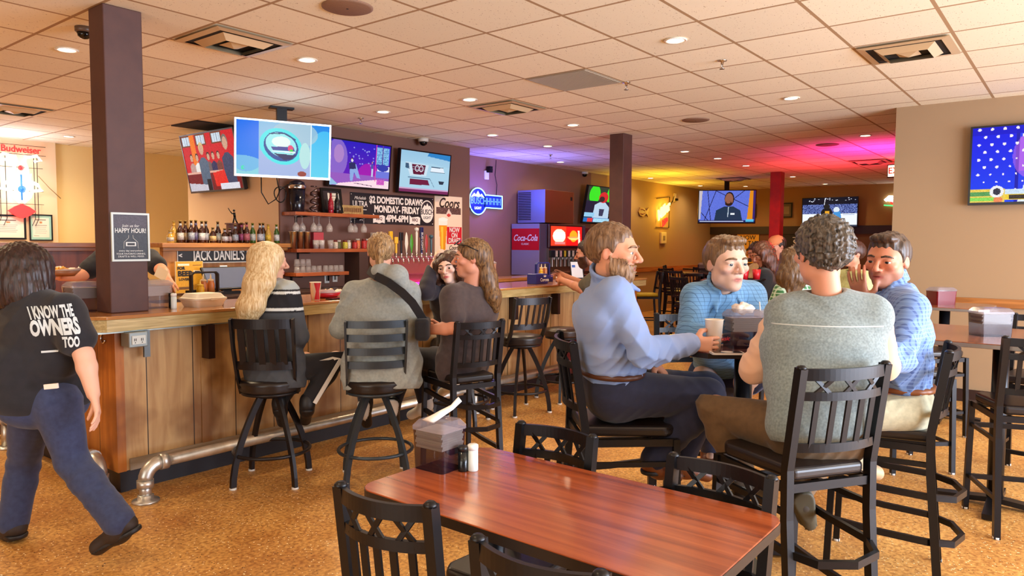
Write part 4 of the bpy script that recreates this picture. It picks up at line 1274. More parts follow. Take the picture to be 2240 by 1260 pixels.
MB().box(0.2, 1.24, -0.05, 0.0, 0.0, 0.45).build('backsplash', STEEL, t)
for i in range(8):
    x = 0.28 + i * 0.125
    MB().box(x - 0.045, x + 0.045, -0.15, -0.05, 0.3, 0.42).build('valve', mat('valve_black', (22, 20, 22), 0.3), t, bevel=0.008)
    MB().box(x - 0.03, x + 0.03, -0.154, -0.15, 0.31, 0.41).build('valve_label', label_mat([(236, 226, 214), (226, 190, 200), (226, 206, 60), (230, 230, 226)][i % 4]), t)
    MB().lathe([(0.012, -0.04), (0.022, 0)], 10, (x, -0.1, 0.3)).box(x - 0.012, x + 0.012, -0.07, -0.06, 0.14, 0.3).build('lever', mat('lever_clear', (206, 206, 206), 0.2), t)
MB().box(0.2, 1.24, -0.2, -0.05, 0, 0.05).build('drip_tray', STEEL, t)
t = thing('ice_machine', 'steel ice machine with louvred side on top of the soda fountain', 'ice machine', (9.85, 7.1, 1.865))
MB().box(0, 0.86, 0.0, 0.57, 0, 0.55).build('front_case', mat('brown_steel', (176, 120, 84), 0.3, 0.85), t, bevel=0.006)
MB().box(-0.008, 0, 0.0, 0.57, 0.0, 0.55).build('side_panel', mat('side_blue_grey', (140, 146, 190), 0.35, 0.4), t)
mb = MB()
for i in range(17):
    mb.box(-0.016, -0.008, 0.29, 0.555, 0.05 + i * 0.028, 0.064 + i * 0.028)
mb.build('louvre', VDARK, t)
MB().box(0.76, 0.8, -0.006, 0, 0.4, 0.46).build('badge', VDARK, t)
t = thing('red_sticker_box', 'small dark red box with a white letter right of the soda fountain', 'box', (11.5, 7.2, 1.5))
MB().box(-0.25, 0.25, 0, 0.2, 0, 0.3).build('box', mat('maroon', (110, 24, 30), 0.4), t)
text('R', SW, 0.2, t, (-0.1, -0.004, 0.15), ext=0.002)
struct(MB().box(11.25, 11.75, 7.2, 7.72, 0, 1.5).build('wall_stub', WALL_M))

# ================================================================ screens and signs
TVB = mat('tv_bezel_black', (16, 16, 18), 0.3)
TVS = mat('tv_bezel_silver', (190, 196, 196), 0.3, 0.7)
SKIN1 = (206, 160, 132)


def tv(label, c, w, h, rz, tilt, paint, bezel=TVB, arm=(0, 0.12, 0), res=150):
    t = thing('television', label, 'television', c, rz)
    M = Matrix.Rotation(tilt, 4, 'X')
    a, b = w / 2, h / 2
    MB().box(-a - 0.016, a + 0.016, -0.002, 0.045, -b - 0.018, b + 0.016, M).box(-a * 0.6, a * 0.6, 0.045, 0.075, -b * 0.6, b * 0.6, M).build('housing', TVB, t, bevel=0.004)
    mb = MB()
    for x0, x1, z0, z1 in ((-a - 0.017, a + 0.017, b, b + 0.017), (-a - 0.017, a + 0.017, -b - 0.024, -b), (-a - 0.017, -a, -b, b), (a, a + 0.017, -b, b)):
        mb.box(x0, x1, -0.008, 0.03, z0, z1, M)
    mb.build('bezel', bezel, t)
    cv = Canvas(res, int(res * h / w), (20, 20, 30))
    paint(cv)
    o = cv.build('screen', SCREEN, t, w, h, (0, -0.004, 0))
    o.rotation_euler = (tilt, 0, 0)
    if arm:
        MB().bar([(0, 0.07, 0), (arm[0], arm[1], arm[2])], 0.07, 0.07).build('wall_mount', BLACKM, t)
    return t


def person_px(c, x, y, s, body, skin=SKIN1, hair=(40, 26, 20), w=1.0):
    """small painted figure: head at x,y with height s"""
    k = c.w / c.h
    c.poly([(x - 0.5 * s * w, y + 2.6 * s * k), (x - 0.5 * s * w, y + 0.75 * s * k), (x - 0.15 * s, y + 0.5 * s * k), (x + 0.15 * s, y + 0.5 * s * k), (x + 0.5 * s * w, y + 0.75 * s * k), (x + 0.5 * s * w, y + 2.6 * s * k)], body)
    c.ell(x, y - 0.05 * s, 0.27 * s, 0.36 * s * k, hair)
    c.ell(x, y + 0.05 * s * k, 0.22 * s, 0.31 * s * k, skin)


def paint_court(c):
    c.a[:] = (206, 22, 30)
    for x in (0.0, 0.28, 0.58):
        c.rect(x, 0.0, x + 0.2, 0.2, (120, 60, 30)); c.rect(x + 0.02, 0.02, x + 0.18, 0.18, (206, 220, 232))
        for i in range(4):
            c.rect(x + 0.02 + i * 0.045, 0.02, x + 0.028 + i * 0.045, 0.18, (140, 150, 170))
    c.rect(0.17, 0, 0.26, 0.6, (240, 120, 20))
    for x, b in ((0.14, (190, 150, 140)), (0.25, (232, 226, 220)), (0.47, (110, 90, 90)), (0.56, (50, 44, 84)), (0.66, (120, 60, 50))):
        person_px(c, x, 0.4, 0.11, b)
    c.rect(0, 0.66, 1, 1, (120, 20, 24)); c.rect(0.0, 0.66, 1, 0.7, (226, 170, 150))
    person_px(c, 0.36, 0.26, 0.17, (84, 100, 120), hair=(220, 190, 120)); person_px(c, 0.82, 0.2, 0.2, (58, 66, 96), hair=(120, 110, 100))
    c.poly([(0.5, 0.7), (0.72, 0.66), (0.76, 0.94), (0.52, 0.94)], (226, 40, 30)); c.poly([(0.0, 0.85), (0.4, 0.9), (0.36, 1), (0, 1)], (200, 196, 206)); c.rect(0.6, 0.9, 0.95, 1.0, (220, 220, 230)); c.rect(0.36, 0.8, 0.44, 1, (24, 24, 30))
    c.noise(24, 2)


def paint_eye(c):
    c.grad((0, 130, 230), (90, 190, 220)); c.ell(0.1, 0.35, 0.25, 0.6, (0, 100, 240), 0.7); c.ell(0.95, 0.7, 0.2, 0.6, (90, 220, 250), 0.6); c.ell(0.05, 0.95, 0.3, 0.3, (170, 224, 226), 0.6)
    mk = (c.x > 0.23) & (c.x < 0.8)
    c.put(mk, (140, 190, 226)); c.rect(0.23, 0.55, 0.8, 1, (176, 176, 226), 0.6); c.ell(0.62, 0.2, 0.25, 0.25, (170, 200, 216), 0.8)
    c.ell(0.47, 0.45, 0.235, 0.33, (70, 226, 232), rot=0.35); c.ell(0.47, 0.45, 0.19, 0.27, (20, 70, 150), rot=0.35); c.ell(0.47, 0.42, 0.17, 0.22, (150, 230, 236), rot=0.35)
    c.ell(0.47, 0.36, 0.1, 0.1, (226, 246, 240)); c.poly([(0.36, 0.46), (0.6, 0.44), (0.62, 0.52), (0.38, 0.52)], (50, 60, 150)); c.ell(0.57, 0.47, 0.03, 0.06, (226, 60, 120)); c.ell(0.58, 0.53, 0.02, 0.04, (30, 206, 60)); c.poly([(0.36, 0.53), (0.62, 0.53), (0.63, 0.56), (0.38, 0.55)], (230, 236, 246)); c.poly([(0.39, 0.58), (0.63, 0.6), (0.58, 0.68), (0.5, 0.7)], (20, 24, 90))
    c.line(0.34, 0.22, 0.5, 0.2, 0.012, (24, 70, 120)); c.line(0.5, 0.2, 0.62, 0.3, 0.012, (24, 70, 120)); c.ell(0.73, 0.6, 0.06, 0.25, (180, 226, 226)); c.ell(0.7, 0.95, 0.05, 0.05, (150, 60, 50)); c.rect(0.79, 0.0, 0.8, 1, (230, 246, 250))
    c.put((np.hypot((c.x - 0.07) * c.w / c.h, c.y - 0.88) < 0.035) & ~(np.hypot((c.x - 0.078) * c.w / c.h, c.y - 0.88) < 0.018), (60, 230, 170))


def paint_ball(c):
    c.grad((40, 20, 190), (120, 20, 180)); c.ell(0.1, 0.4, 0.17, 0.42, (150, 120, 206), 0.8); c.ell(0.13, 0.3, 0.08, 0.2, (200, 150, 200), 0.6); c.ell(0.64, 0.75, 0.2, 0.3, (206, 20, 170), 0.6)
    c.poly([(0, 0.72), (1, 0.72), (1, 1), (0, 1)], (150, 90, 190)); c.poly([(0.14, 0.95), (0.8, 0.8), (1, 0.82), (1, 1), (0.1, 1)], (255, 220, 230)); c.poly([(0, 0.82), (0.14, 0.98), (0, 1)], (150, 190, 226))
    rs = np.random.RandomState(4)
    for i in range(24):
        c.ell(0.3 + 0.42 * rs.rand(), 0.1 + 0.4 * rs.rand(), 0.012, 0.014, (150, 150, 236))
    c.rect(0.76, 0.05, 0.98, 0.45, (110, 170, 230)); c.noise(170, 3, 0.77, 0.06, 0.97, 0.45); c.rect(0.745, 0, 0.76, 0.85, (236, 60, 160)); c.rect(0.86, 0, 0.875, 0.6, (90, 60, 150)); c.rect(0.78, 0.48, 1, 0.6, (226, 226, 250)); c.ell(0.88, 0.52, 0.1, 0.08, (50, 60, 170)); c.rect(0.76, 0.6, 1, 0.76, (110, 120, 220))
    person_px(c, 0.345, 0.4, 0.06, (60, 70, 130)); c.poly([(0.31, 0.5), (0.42, 0.5), (0.5, 0.82), (0.44, 0.8), (0.39, 0.68), (0.37, 0.88), (0.33, 0.88)], (140, 170, 226)); c.poly([(0.3, 0.48), (0.4, 0.46), (0.42, 0.6), (0.31, 0.62)], (40, 40, 96)); c.ell(0.35, 0.42, 0.018, 0.035, (226, 226, 230))
    person_px(c, 0.69, 0.42, 0.04, (70, 80, 170)); c.rect(0.68, 0.56, 0.71, 0.74, (190, 206, 236)); c.line(0.4, 0.92, 0.7, 0.96, 0.008, (90, 60, 100)); c.rect(0.78, 0.8, 0.92, 0.92, (206, 90, 190)); c.noise(60, 5, 0.78, 0.78, 1, 0.95)


def paint_truck(c):
    c.grad((150, 196, 226), (196, 226, 240)); c.poly([(0.55, 0), (1, 0), (1, 0.14), (0.52, 0.08)], (40, 130, 200)); c.poly([(0, 0.28), (0.6, 0.25), (1, 0.32), (1, 1), (0, 1)], (170, 210, 232))
    c.poly([(0.1, 0.28), (0.56, 0.3), (0.52, 0.58), (0.2, 0.6)], (206, 226, 240)); c.poly([(0.22, 0.31), (0.5, 0.32), (0.47, 0.55), (0.26, 0.56)], (96, 14, 50)); c.ell(0.33, 0.41, 0.045, 0.08, (230, 230, 240)); c.ell(0.33, 0.41, 0.032, 0.058, (96, 14, 50)); c.ell(0.41, 0.41, 0.045, 0.08, (230, 230, 240)); c.ell(0.41, 0.41, 0.032, 0.058, (96, 14, 50))
    for i in range(3):
        c.line(0.24, 0.38 + i * 0.06, 0.48, 0.38 + i * 0.06, 0.006, (160, 170, 190))
    c.poly([(0.2, 0.68), (0.56, 0.68), (0.6, 0.8), (0.2, 0.82)], (110, 20, 60)); c.line(0.16, 0.64, 0.6, 0.64, 0.008, (90, 120, 150)); c.line(0.6, 0.64, 0.7, 0.85, 0.008, (90, 120, 150)); c.poly([(0.62, 0.34), (0.86, 0.33), (0.9, 0.46), (0.6, 0.46)], (230, 240, 250)); c.line(0.62, 0.34, 0.86, 0.33, 0.012, (40, 70, 100)); c.line(0.6, 0.46, 0.9, 0.46, 0.01, (40, 70, 100)); c.poly([(0.1, 0.3), (0.16, 0.3), (0.18, 0.44), (0.1, 0.42)], (60, 90, 120)); c.poly([(0.78, 0.68), (0.9, 0.68), (0.88, 0.76), (0.8, 0.75)], (40, 50, 70)); c.rect(0, 0.93, 1, 1, (120, 40, 90)); c.rect(0, 0.9, 1, 0.93, (206, 160, 200))


def paint_foot(c):
    c.a[:] = (30, 40, 44); c.rect(0, 0, 1, 0.4, (50, 60, 50)); c.ell(0.22, 0.22, 0.16, 0.26, (60, 230, 40)); c.ell(0.72, 0.2, 0.14, 0.26, (60, 226, 40)); c.ell(0.9, 0.15, 0.1, 0.2, (190, 230, 60)); c.rect(0, 0.4, 1, 0.75, (36, 30, 56))
    c.poly([(0.25, 0.95), (0.27, 0.5), (0.4, 0.42), (0.58, 0.42), (0.72, 0.55), (0.75, 0.95)], (190, 214, 236)); c.ell(0.5, 0.28, 0.14, 0.15, (216, 40, 46)); c.ell(0.46, 0.33, 0.08, 0.08, (60, 40, 40)); c.poly([(0.42, 0.6), (0.58, 0.6), (0.56, 0.8), (0.44, 0.8)], (60, 60, 90)); c.rect(0, 0.72, 0.3, 0.84, (150, 206, 240)); c.rect(0, 0.86, 1, 0.98, (40, 110, 190)); c.rect(0.12, 0.87, 0.28, 0.98, (230, 60, 60)); c.rect(0.3, 0.87, 0.98, 0.98, (170, 220, 246)); c.noise(50, 7, 0.3, 0.87, 0.98, 0.98)


def paint_man(c):
    c.a[:] = (96, 116, 220); c.noise(20, 8)
    for a in ((0.15, 0, 0.22, 1), (0.3, 0, 0.1, 0.95), (0.3, 0, 0.95, 0.55), (0.8, 0, 0.55, 0.35), (0, 0.6, 0.2, 1)):
        c.line(*a, 0.012, (30, 30, 70))
    c.poly([(0.9, 0), (1, 0), (1, 0.92), (0.86, 0.92)], (226, 140, 30)); c.poly([(0.96, 0), (1, 0), (1, 0.92), (0.96, 0.92)], (60, 40, 110))
    c.poly([(0.28, 0.95), (0.31, 0.62), (0.45, 0.5), (0.62, 0.5), (0.74, 0.62), (0.78, 0.95)], (30, 54, 80)); c.ell(0.54, 0.26, 0.085, 0.22, (30, 22, 20)); c.ell(0.535, 0.27, 0.073, 0.19, (150, 96, 76)); c.ell(0.525, 0.4, 0.06, 0.08, (50, 30, 24)); c.ell(0.525, 0.36, 0.04, 0.04, (150, 96, 76)); c.line(0.53, 0.52, 0.52, 0.82, 0.015, (190, 206, 220)); c.rect(0.57, 0.7, 0.64, 0.76, (230, 236, 240)); c.rect(0, 0.93, 1, 1, (30, 40, 90)); c.rect(0.02, 0.95, 0.8, 0.98, (206, 214, 240)); c.rect(0.84, 0.9, 0.98, 0.98, (90, 190, 230)); c.poly([(0, 0), (0.06, 0), (0.03, 0.9), (0, 0.9)], (200, 190, 196))


def paint_hockey(c):
    c.a[:] = (16, 18, 34); c.rect(0, 0.22, 1, 0.58, (60, 80, 150)); c.noise(220, 9, 0, 0.22, 1, 0.56); c.rect(0, 0.56, 1, 1, (244, 250, 255))
    rs = np.random.RandomState(2)
    for i in range(22):
        c.ell(rs.rand(), 0.16 * rs.rand(), 0.012, 0.012, (230, 236, 255))
    c.line(0.42, 0, 0.4, 0.3, 0.012, (236, 240, 250)); c.poly([(0.34, 0.5), (0.38, 0.38), (0.52, 0.36), (0.56, 0.5), (0.56, 0.7), (0.36, 0.7)], (24, 22, 26)); c.ell(0.45, 0.3, 0.06, 0.09, (30, 28, 30)); c.rect(0.42, 0.46, 0.5, 0.6, (240, 170, 40)); c.ell(0.63, 0.42, 0.055, 0.1, (226, 236, 246)); c.poly([(0.58, 0.5), (0.7, 0.48), (0.72, 0.72), (0.58, 0.74)], (70, 150, 220)); c.poly([(0.3, 0.78), (0.5, 0.66), (0.6, 0.78), (0.5, 0.86)], (90, 110, 130)); c.rect(0, 0.95, 1, 1, (60, 70, 90)); c.line(0.75, 0.6, 0.95, 0.6, 0.012, (90, 130, 200))


def paint_show(c):
    c.grad((14, 20, 230), (20, 70, 245)); c.rect(0.30, 0.0, 1, 1, (30, 60, 240)); c.rect(0.28, 0, 0.3, 1, (16, 20, 170)); c.rect(0.3, 0.15, 1, 0.6, (190, 90, 230), 0.5); c.ell(0.38, 0.4, 0.12, 0.3, (236, 120, 236), 0.5); c.rect(0, 0, 1, 0.1, (10, 10, 200), 0.8)
    for j in range(9):
        for i in range(4):
            r = 0.011 * (1 if (i + j) < 7 else 0.6)
            c.ell(0.045 + i * 0.08 + (0.04 if j % 2 else 0), 0.03 + j * 0.1, r, r * 1.75, (250, 240, 246))
    c.ell(0.55, 0.35, 0.1, 0.2, (120, 76, 50)); c.ell(0.55, 0.25, 0.1, 0.13, (30, 22, 20)); c.poly([(0.3, 1), (0.34, 0.75), (0.42, 0.6), (0.68, 0.6), (0.8, 1)], (226, 238, 250))
    c.rect(0, 0.82, 0.22, 1, (236, 206, 90)); c.rect(0, 0.86, 0.13, 0.92, (90, 160, 90)); c.rect(0, 0.93, 0.16, 0.98, (140, 220, 90)); c.ell(0.17, 0.86, 0.045, 0.08, (240, 240, 244)); c.ell(0.17, 0.86, 0.025, 0.045, (50, 50, 70)); c.ell(0.18, 0.97, 0.03, 0.04, (240, 140, 90)); c.rect(0.22, 0.83, 1, 0.9, (206, 226, 246)); c.rect(0.22, 0.9, 1, 0.97, (240, 206, 60)); c.rect(0.25, 0.91, 0.7, 0.96, (60, 50, 40)); c.noise(30, 11, 0, 0.82, 1, 1)


tv('television with a red courtroom scene on the tan wall end', (4.66, 8.33, 2.48), 1.19, 0.68, -PI / 2, 0.2, paint_court, arm=(0, 0.15, 0.0))
T2 = tv('large bright cyan television hanging from the ceiling over the bar corner', at(621, 327, 7.45), 0.93, 0.535, math.radians(-22), 0.12, paint_eye, bezel=TVS, arm=None, res=190)
p = at(621, 327, 7.45)
MB().box(-0.05, 0.05, 0.06, 0.12, -0.1, ZC - p.z).box(-0.12, 0.12, 0.04, 0.14, ZC - p.z - 0.02, ZC - p.z - 0.001).build('ceiling_mount', BLACKM, T2)
tv('television with a purple baseball picture on the brown wall', (5.88, 7.03, 2.465), 0.925, 0.535, 0, 0.1, paint_ball, res=170)
tv('television showing the front of a pickup on the brown wall', (6.985, 7.03, 2.455), 0.925, 0.535, 0, 0.1, paint_truck, res=150)
tv('television with a football player half behind the second brown column', (12.32, 7.5, 2.27), 1.21, 0.7, 0, 0.2, paint_foot, arm=(0, 0.2, 0))
pp = at(1590, 452, 15.6)
T6 = tv('television showing a man in a dark pullover in the far corner', pp, 1.17, 0.68, math.atan2(-pp.x, pp.y) * 0.9, 0.12, paint_man, arm=None)
MB().box(-0.05, 0.05, 0.06, 0.14, -0.1, ZC - pp.z - 0.001).build('ceiling_mount', BLACKM, T6)
tv('television showing ice hockey on the far wall', (17.97, 4.76, 2.285), 1.21, 0.66, -PI / 2, 0.03, paint_hockey)
tv('large blue television with white dots on the right wall', (8.175, 0.275, 2.275), 1.24, 0.7, -PI / 2, 0.0, paint_show, arm=(0, 0.064, 0), res=190)
# cables under the hanging television
t = thing('cable_loop', 'tangled black cable loops hanging under the large cyan television', 'cable', (4.62, 6.9, 2.02))
mb = MB()
mb.tube([(-0.02, 0, 0.25), (0.0, 0, 0.12), (0.02, 0, 0.05)] + [(0.03 + 0.075 * math.cos(a * 0.5 + 1.6), 0.01 * math.sin(a), 0.01 + 0.085 * math.sin(a * 0.5 + 1.6)) for a in range(24)], 0.006, 6)
mb.tube([(-0.2, 0, 0.2), (-0.2, 0, 0.02), (-0.12, 0, -0.1), (-0.02, 0, -0.04), (0.03, 0, 0.06), (0.12, 0, 0.12), (0.22, 0.05, 0.14)], 0.006, 6)
mb.build('cable', BLACKM, t)

# ---------------------------------------------------------------- happy hour poster on the column
t = thing('happy_hour_poster', 'framed chalkboard happy hour poster on the near brown column', 'poster', (2.026, 4.573, 1.539))
c = Canvas(44, 58, (44, 46, 52)); c.rect(0, 0, 1, 0.3, (84, 70, 80), 0.7).noise(20)
c.build('print', PRINT, t, 0.205, 0.272, (0, -0.008, 0))
mb = MB()
for x0, x1, z0, z1 in ((-0.112, 0.112, 0.135, 0.147), (-0.112, 0.112, -0.147, -0.135), (-0.112, -0.101, -0.135, 0.135), (0.101, 0.112, -0.135, 0.135)):
    mb.box(x0, x1, -0.014, 0.0, z0, z1)
mb.build('frame', mat('frame_white', (206, 214, 206), 0.4), t)
CH = mat('chalk_white', (226, 226, 220), 0.6)
for body, z, s_, k in (('Join us for', 0.068, 0.024, 1.0), ('HAPPY HOUR!', 0.038, 0.04, 0.72), ('every day everywhere', -0.083, 0.016, 1.0), ('YOUR FAVORITE DRINKS,', -0.102, 0.015, 1.0), ('DRAFTS & WELL MIXES', -0.118, 0.015, 1.0)):
    text(body, CH, s_, t, (0, -0.0095, z), ext=0.0004, bold=0.0006 if s_ > 0.03 else 0.0, sx=k, shear=0.25 if 'Join' in body else 0)
mb = MB()
for s_ in (-1, 1):
    mb.tube([(s_ * 0.012, -0.0095, 0.012), (s_ * 0.014, -0.0095, -0.006), (s_ * 0.04, -0.0095, -0.03), (s_ * 0.043, -0.0095, -0.07)], 0.0012, 5)
mb.build('bottle_outline', CH, t)
MB().box(-0.03, 0.03, -0.0105, -0.0085, -0.055, -0.03).build('badge', CH, t)
MB().box(-0.022, 0.022, -0.0115, -0.0105, -0.05, -0.036).build('badge_mark', PB, t)

# ---------------------------------------------------------------- certificates and red neon on the cream wall
frame('black framed wide certificate on the cream wall under the neon', (3.52, 11.58, 1.70), 0, 0, 0.42, 0.34, BLACKM, (240, 226, 200), doc, 0.024, 'certificate', 'certificate')
frame('narrow framed certificate with pale green mat on the cream wall', (3.915, 11.58, 1.70), 0, 0, 0.29, 0.37, BLACKM, (160, 206, 190), doc, 0.016, 'certificate', 'certificate')
NRED = mat('neon_red', (255, 30, 30), 0.3, emit=(255, 36, 30), es=2.5)
NWHT = mat('neon_white', (255, 255, 255), 0.3, emit=(236, 246, 255), es=4)
NBLU = mat('neon_blue', (40, 110, 170), 0.3, emit=(20, 90, 150), es=1.2)
t = thing('neon_sign', 'white and red beer neon sign on the cream wall', 'neon sign', (3.67, 11.56, 2.32))
text('Budweiser', NRED, 0.125, t, (0.01, -0.05, 0.44), ext=0.008, bold=0.003, sx=0.9)
MB().box(-0.36, 0.32, -0.03, -0.024, 0.375, 0.382).box(-0.36, 0.32, -0.03, -0.024, 0.50, 0.507).build('lettering_frame', BLACKM, t)
mb = MB()
for s_ in (-1, 1):
    x = s_
    mb.tube([(x * 0.02, -0.05, 0.02), (x * 0.085, -0.05, 0.06), (x * 0.075, -0.05, 0.2), (x * 0.045, -0.05, 0.28), (x * 0.07, -0.05, 0.36)], 0.02, 8)
    mb.tube([(x * 0.09, -0.05, 0.34), (x * 0.2, -0.05, 0.37), (x * 0.25, -0.05, 0.31), (x * 0.17, -0.05, 0.29)], 0.019, 8)
    mb.tube([(x * 0.05, -0.05, 0.04), (x * 0.12, -0.05, 0.1), (x * 0.1, -0.05, 0.02), (x * 0.2, -0.05, -0.03), (x * 0.25, -0.05, -0.1), (x * 0.13, -0.05, -0.12), (x * 0.1, -0.05, -0.2), (x * 0.02, -0.05, -0.28)], 0.022, 8)
    mb.tube([(x * 0.06, -0.05, 0.0), (x * 0.13, -0.05, -0.04), (x * 0.06, -0.05, -0.12), (x * 0.05, -0.05, -0.22)], 0.02, 8)
mb.build('white_tubes', NWHT, t)
MB().lathe([(0, -0.012), (0.035, 0), (0, 0.012)], 14, M=Matrix.Translation((0, -0.06, 0.19)) @ Matrix.Rotation(PI / 2, 4, 'X')).build('red_lamp', NRED, t)
MB().tube([(0, -0.06, 0.1), (0, -0.06, -0.25)], 0.012, 8).lathe([(0, -0.02), (0.05, 0), (0, 0.02)], 12, M=Matrix.Translation((0.005, -0.06, -0.1)) @ Matrix.Rotation(PI / 2, 4, 'X')).build('blue_tube', NBLU, t)
MB().prism([(-0.17, 0.0), (-0.09, 0.06), (0.0, 0.1), (0.09, 0.06), (0.17, 0.0), (0.09, -0.06), (0, -0.1), (-0.09, -0.06)], 0, 0.03, Matrix.Translation((0, -0.03, -0.4)) @ Matrix.Rotation(PI / 2, 4, 'X')).build('red_badge', NRED, t)
mb = MB()
for x in (-0.24, -0.17, 0.17, 0.21):
    mb.bar([(x, -0.02, 0.38), (x, -0.02, -0.5), (x - 0.04, -0.01, -0.6)], 0.007, 0.007)
for z in (0.2, -0.12, -0.3):
    mb.bar([(-0.28, -0.02, z), (0.28, -0.02, z)], 0.006, 0.006)
mb.build('support_frame', BLACKM, t)
MB().tube([(0.22, -0.02, 0.1), (0.36, -0.012, -0.06), (0.5, -0.01, -0.2)], 0.005, 6).build('power_cord', mat('cord_tan', (150, 116, 70), 0.5), t)

# ---------------------------------------------------------------- beer banner
t = thing('beer_banner', 'wide black banner with happy hour prices on the brown wall', 'banner', (6.54, Y_BAR - 0.006, 1.945))
MB().box(-0.73, 0.73, 0, 0.004, -0.192, 0.192).build('sheet', mat('banner_black', (26, 18, 24), 0.5), t)
TX = mat('banner_white', (246, 232, 220), 0.5)
for body, x, z, s_, sx_, b_ in (('$2 DOMESTIC DRAWS', 0.045, 0.112, 0.118, 0.80, 0.005), ('MONDAY- FRIDAY', 0.05, -0.002, 0.122, 0.78, 0.005), ('4PM-6PM', 0.05, -0.118, 0.118, 0.86, 0.005), ('ULTRA', -0.575, 0.05, 0.1, 0.78, 0.001), ('Michelob', -0.575, 0.125, 0.055, 0.9, 0.0)):
    text(body, TX, s_, t, (x, -0.003, z), bold=b_, sx=sx_, ext=0.001, shear=0.3 if 'Mich' in body else 0)
MB().box(-0.68, -0.47, -0.003, 0, -0.022, -0.014).build('rule', TX, t)
MB().prism([(-0.022, 0.06), (0.022, 0.06), (0.022, -0.06), (0, -0.04), (-0.022, -0.06)], 0, 0.002, Matrix.Translation((-0.56, -0.001, -0.1)) @ Matrix.Rotation(PI / 2, 4, 'X')).build('ribbon_mark', TX, t)
for x in (-0.265, 0.37):
    MB().prism([(-0.1, 0.06), (-0.06, 0.03), (0.06, 0.045), (0.1, 0.03), (0.095, -0.06), (0.05, -0.05), (0, -0.065), (-0.05, -0.05), (-0.1, -0.06)], 0, 0.002, Matrix.Translation((x, -0.001, -0.12)) @ Matrix.Rotation(PI / 2, 4, 'X')).build('grill_badge', TX, t)
    text('BBQ', mat('badge_ink', (90, 40, 36), 0.5), 0.055, t, (x, -0.004, -0.122), ext=0.0006, bold=0.001)
EL = [(0.125 * math.cos(a * PI / 14), 0.155 * math.sin(a * PI / 14)) for a in range(28)]
MB().prism(EL, 0, 0.003, Matrix.Translation((0.6, -0.001, 0.0)) @ Matrix.Rotation(PI / 2, 4, 'X')).build('badge_plate', TX, t)
MB().prism([(x * 0.9, z * 0.9) for x, z in EL if z > 0.03], 0, 0.002, Matrix.Translation((0.6, -0.004, 0.0)) @ Matrix.Rotation(PI / 2, 4, 'X')).build('badge_sky', mat('badge_dark', (40, 30, 40), 0.5), t)
MB().prism([(-0.1, 0.03), (-0.05, 0.09), (-0.025, 0.07), (0.0, 0.115), (0.03, 0.07), (0.05, 0.085), (0.1, 0.03)], 0, 0.002, Matrix.Translation((0.6, -0.006, 0.0)) @ Matrix.Rotation(PI / 2, 4, 'X')).build('mountain_mark', TX, t)
text('BUSCH', mat('badge_dark', (40, 30, 40), 0.5), 0.1, t, (0.6, -0.0065, -0.01), bold=0.001, sx=0.8, ext=0.001)
text('LIGHT', mat('badge_dark', (40, 30, 40), 0.5), 0.055, t, (0.6, -0.0065, -0.085), sx=0.95, ext=0.001)
mb = MB()
for x in (-0.71, 0.71):
    for z in (-0.17, 0.17):
        mb.lathe([(0, 0), (0.01, 0.0), (0.008, 0.004), (0, 0.004)], 8, M=Matrix.Translation((x, 0, z)) @ Matrix.Rotation(PI / 2, 4, 'X'))
e = mb.build('eyelets', CHROME, t); e['kind'] = 'stuff'

# ---------------------------------------------------------------- tall cream beer poster
t = thing('draft_beer_poster', 'tall cream poster of a beer glass on the brown wall', 'poster', (7.575, Y_BAR - 0.006, 1.745))
c = Canvas(60, 92, (240, 214, 188))
rs = np.random.RandomState(6)
c.rect(0.05, 0.19, 0.95, 0.29, (96, 66, 60)); c.noise(70, 4, 0.05, 0.19, 0.95, 0.29); c.poly([(0.4, 0.3), (0.5, 0.2), (0.62, 0.3)], (226, 206, 190)); c.ell(0.5, 0.31, 0.07, 0.025, (206, 60, 50))
c.rect(0.44, 0.5, 0.98, 0.78, (206, 24, 40)); c.poly([(0.13, 0.38), (0.46, 0.38), (0.4, 0.7), (0.37, 0.9), (0.2, 0.9), (0.18, 0.7)], (236, 150, 20)); c.poly([(0.22, 0.5), (0.3, 0.5), (0.3, 0.86), (0.24, 0.86)], (250, 200, 60)); c.poly([(0.13, 0.38), (0.46, 0.38), (0.44, 0.48), (0.14, 0.48)], (250, 240, 226)); c.ell(0.3, 0.38, 0.165, 0.03, (252, 246, 236)); c.rect(0.2, 0.88, 0.37, 0.91, (226, 190, 140))
c.build('print', PRINT, t, 0.565, 0.865, (0, -0.002, 0))
MB().box(-0.284, 0.284, 0, 0.004, -0.434, 0.434).build('sheet', mat('poster_cream', (230, 206, 160), 0.5), t)
text('Coors', mat('script_brown', (50, 28, 20), 0.5), 0.19, t, (0.0, -0.004, 0.33), shear=0.35, bold=0.004, sx=0.86, ext=0.001)
for body, z in (('NOW', -0.045), ('ON', -0.122), ('DRAFT', -0.198)):
    text(body, SW, 0.095, t, (0.118, -0.004, z), bold=0.002, sx=0.85, ext=0.001)
text('Coors', mat('script_brown', (50, 28, 20), 0.5), 0.09, t, (0.1, -0.004, -0.3), shear=0.35, bold=0.001, sx=0.86, ext=0.001)

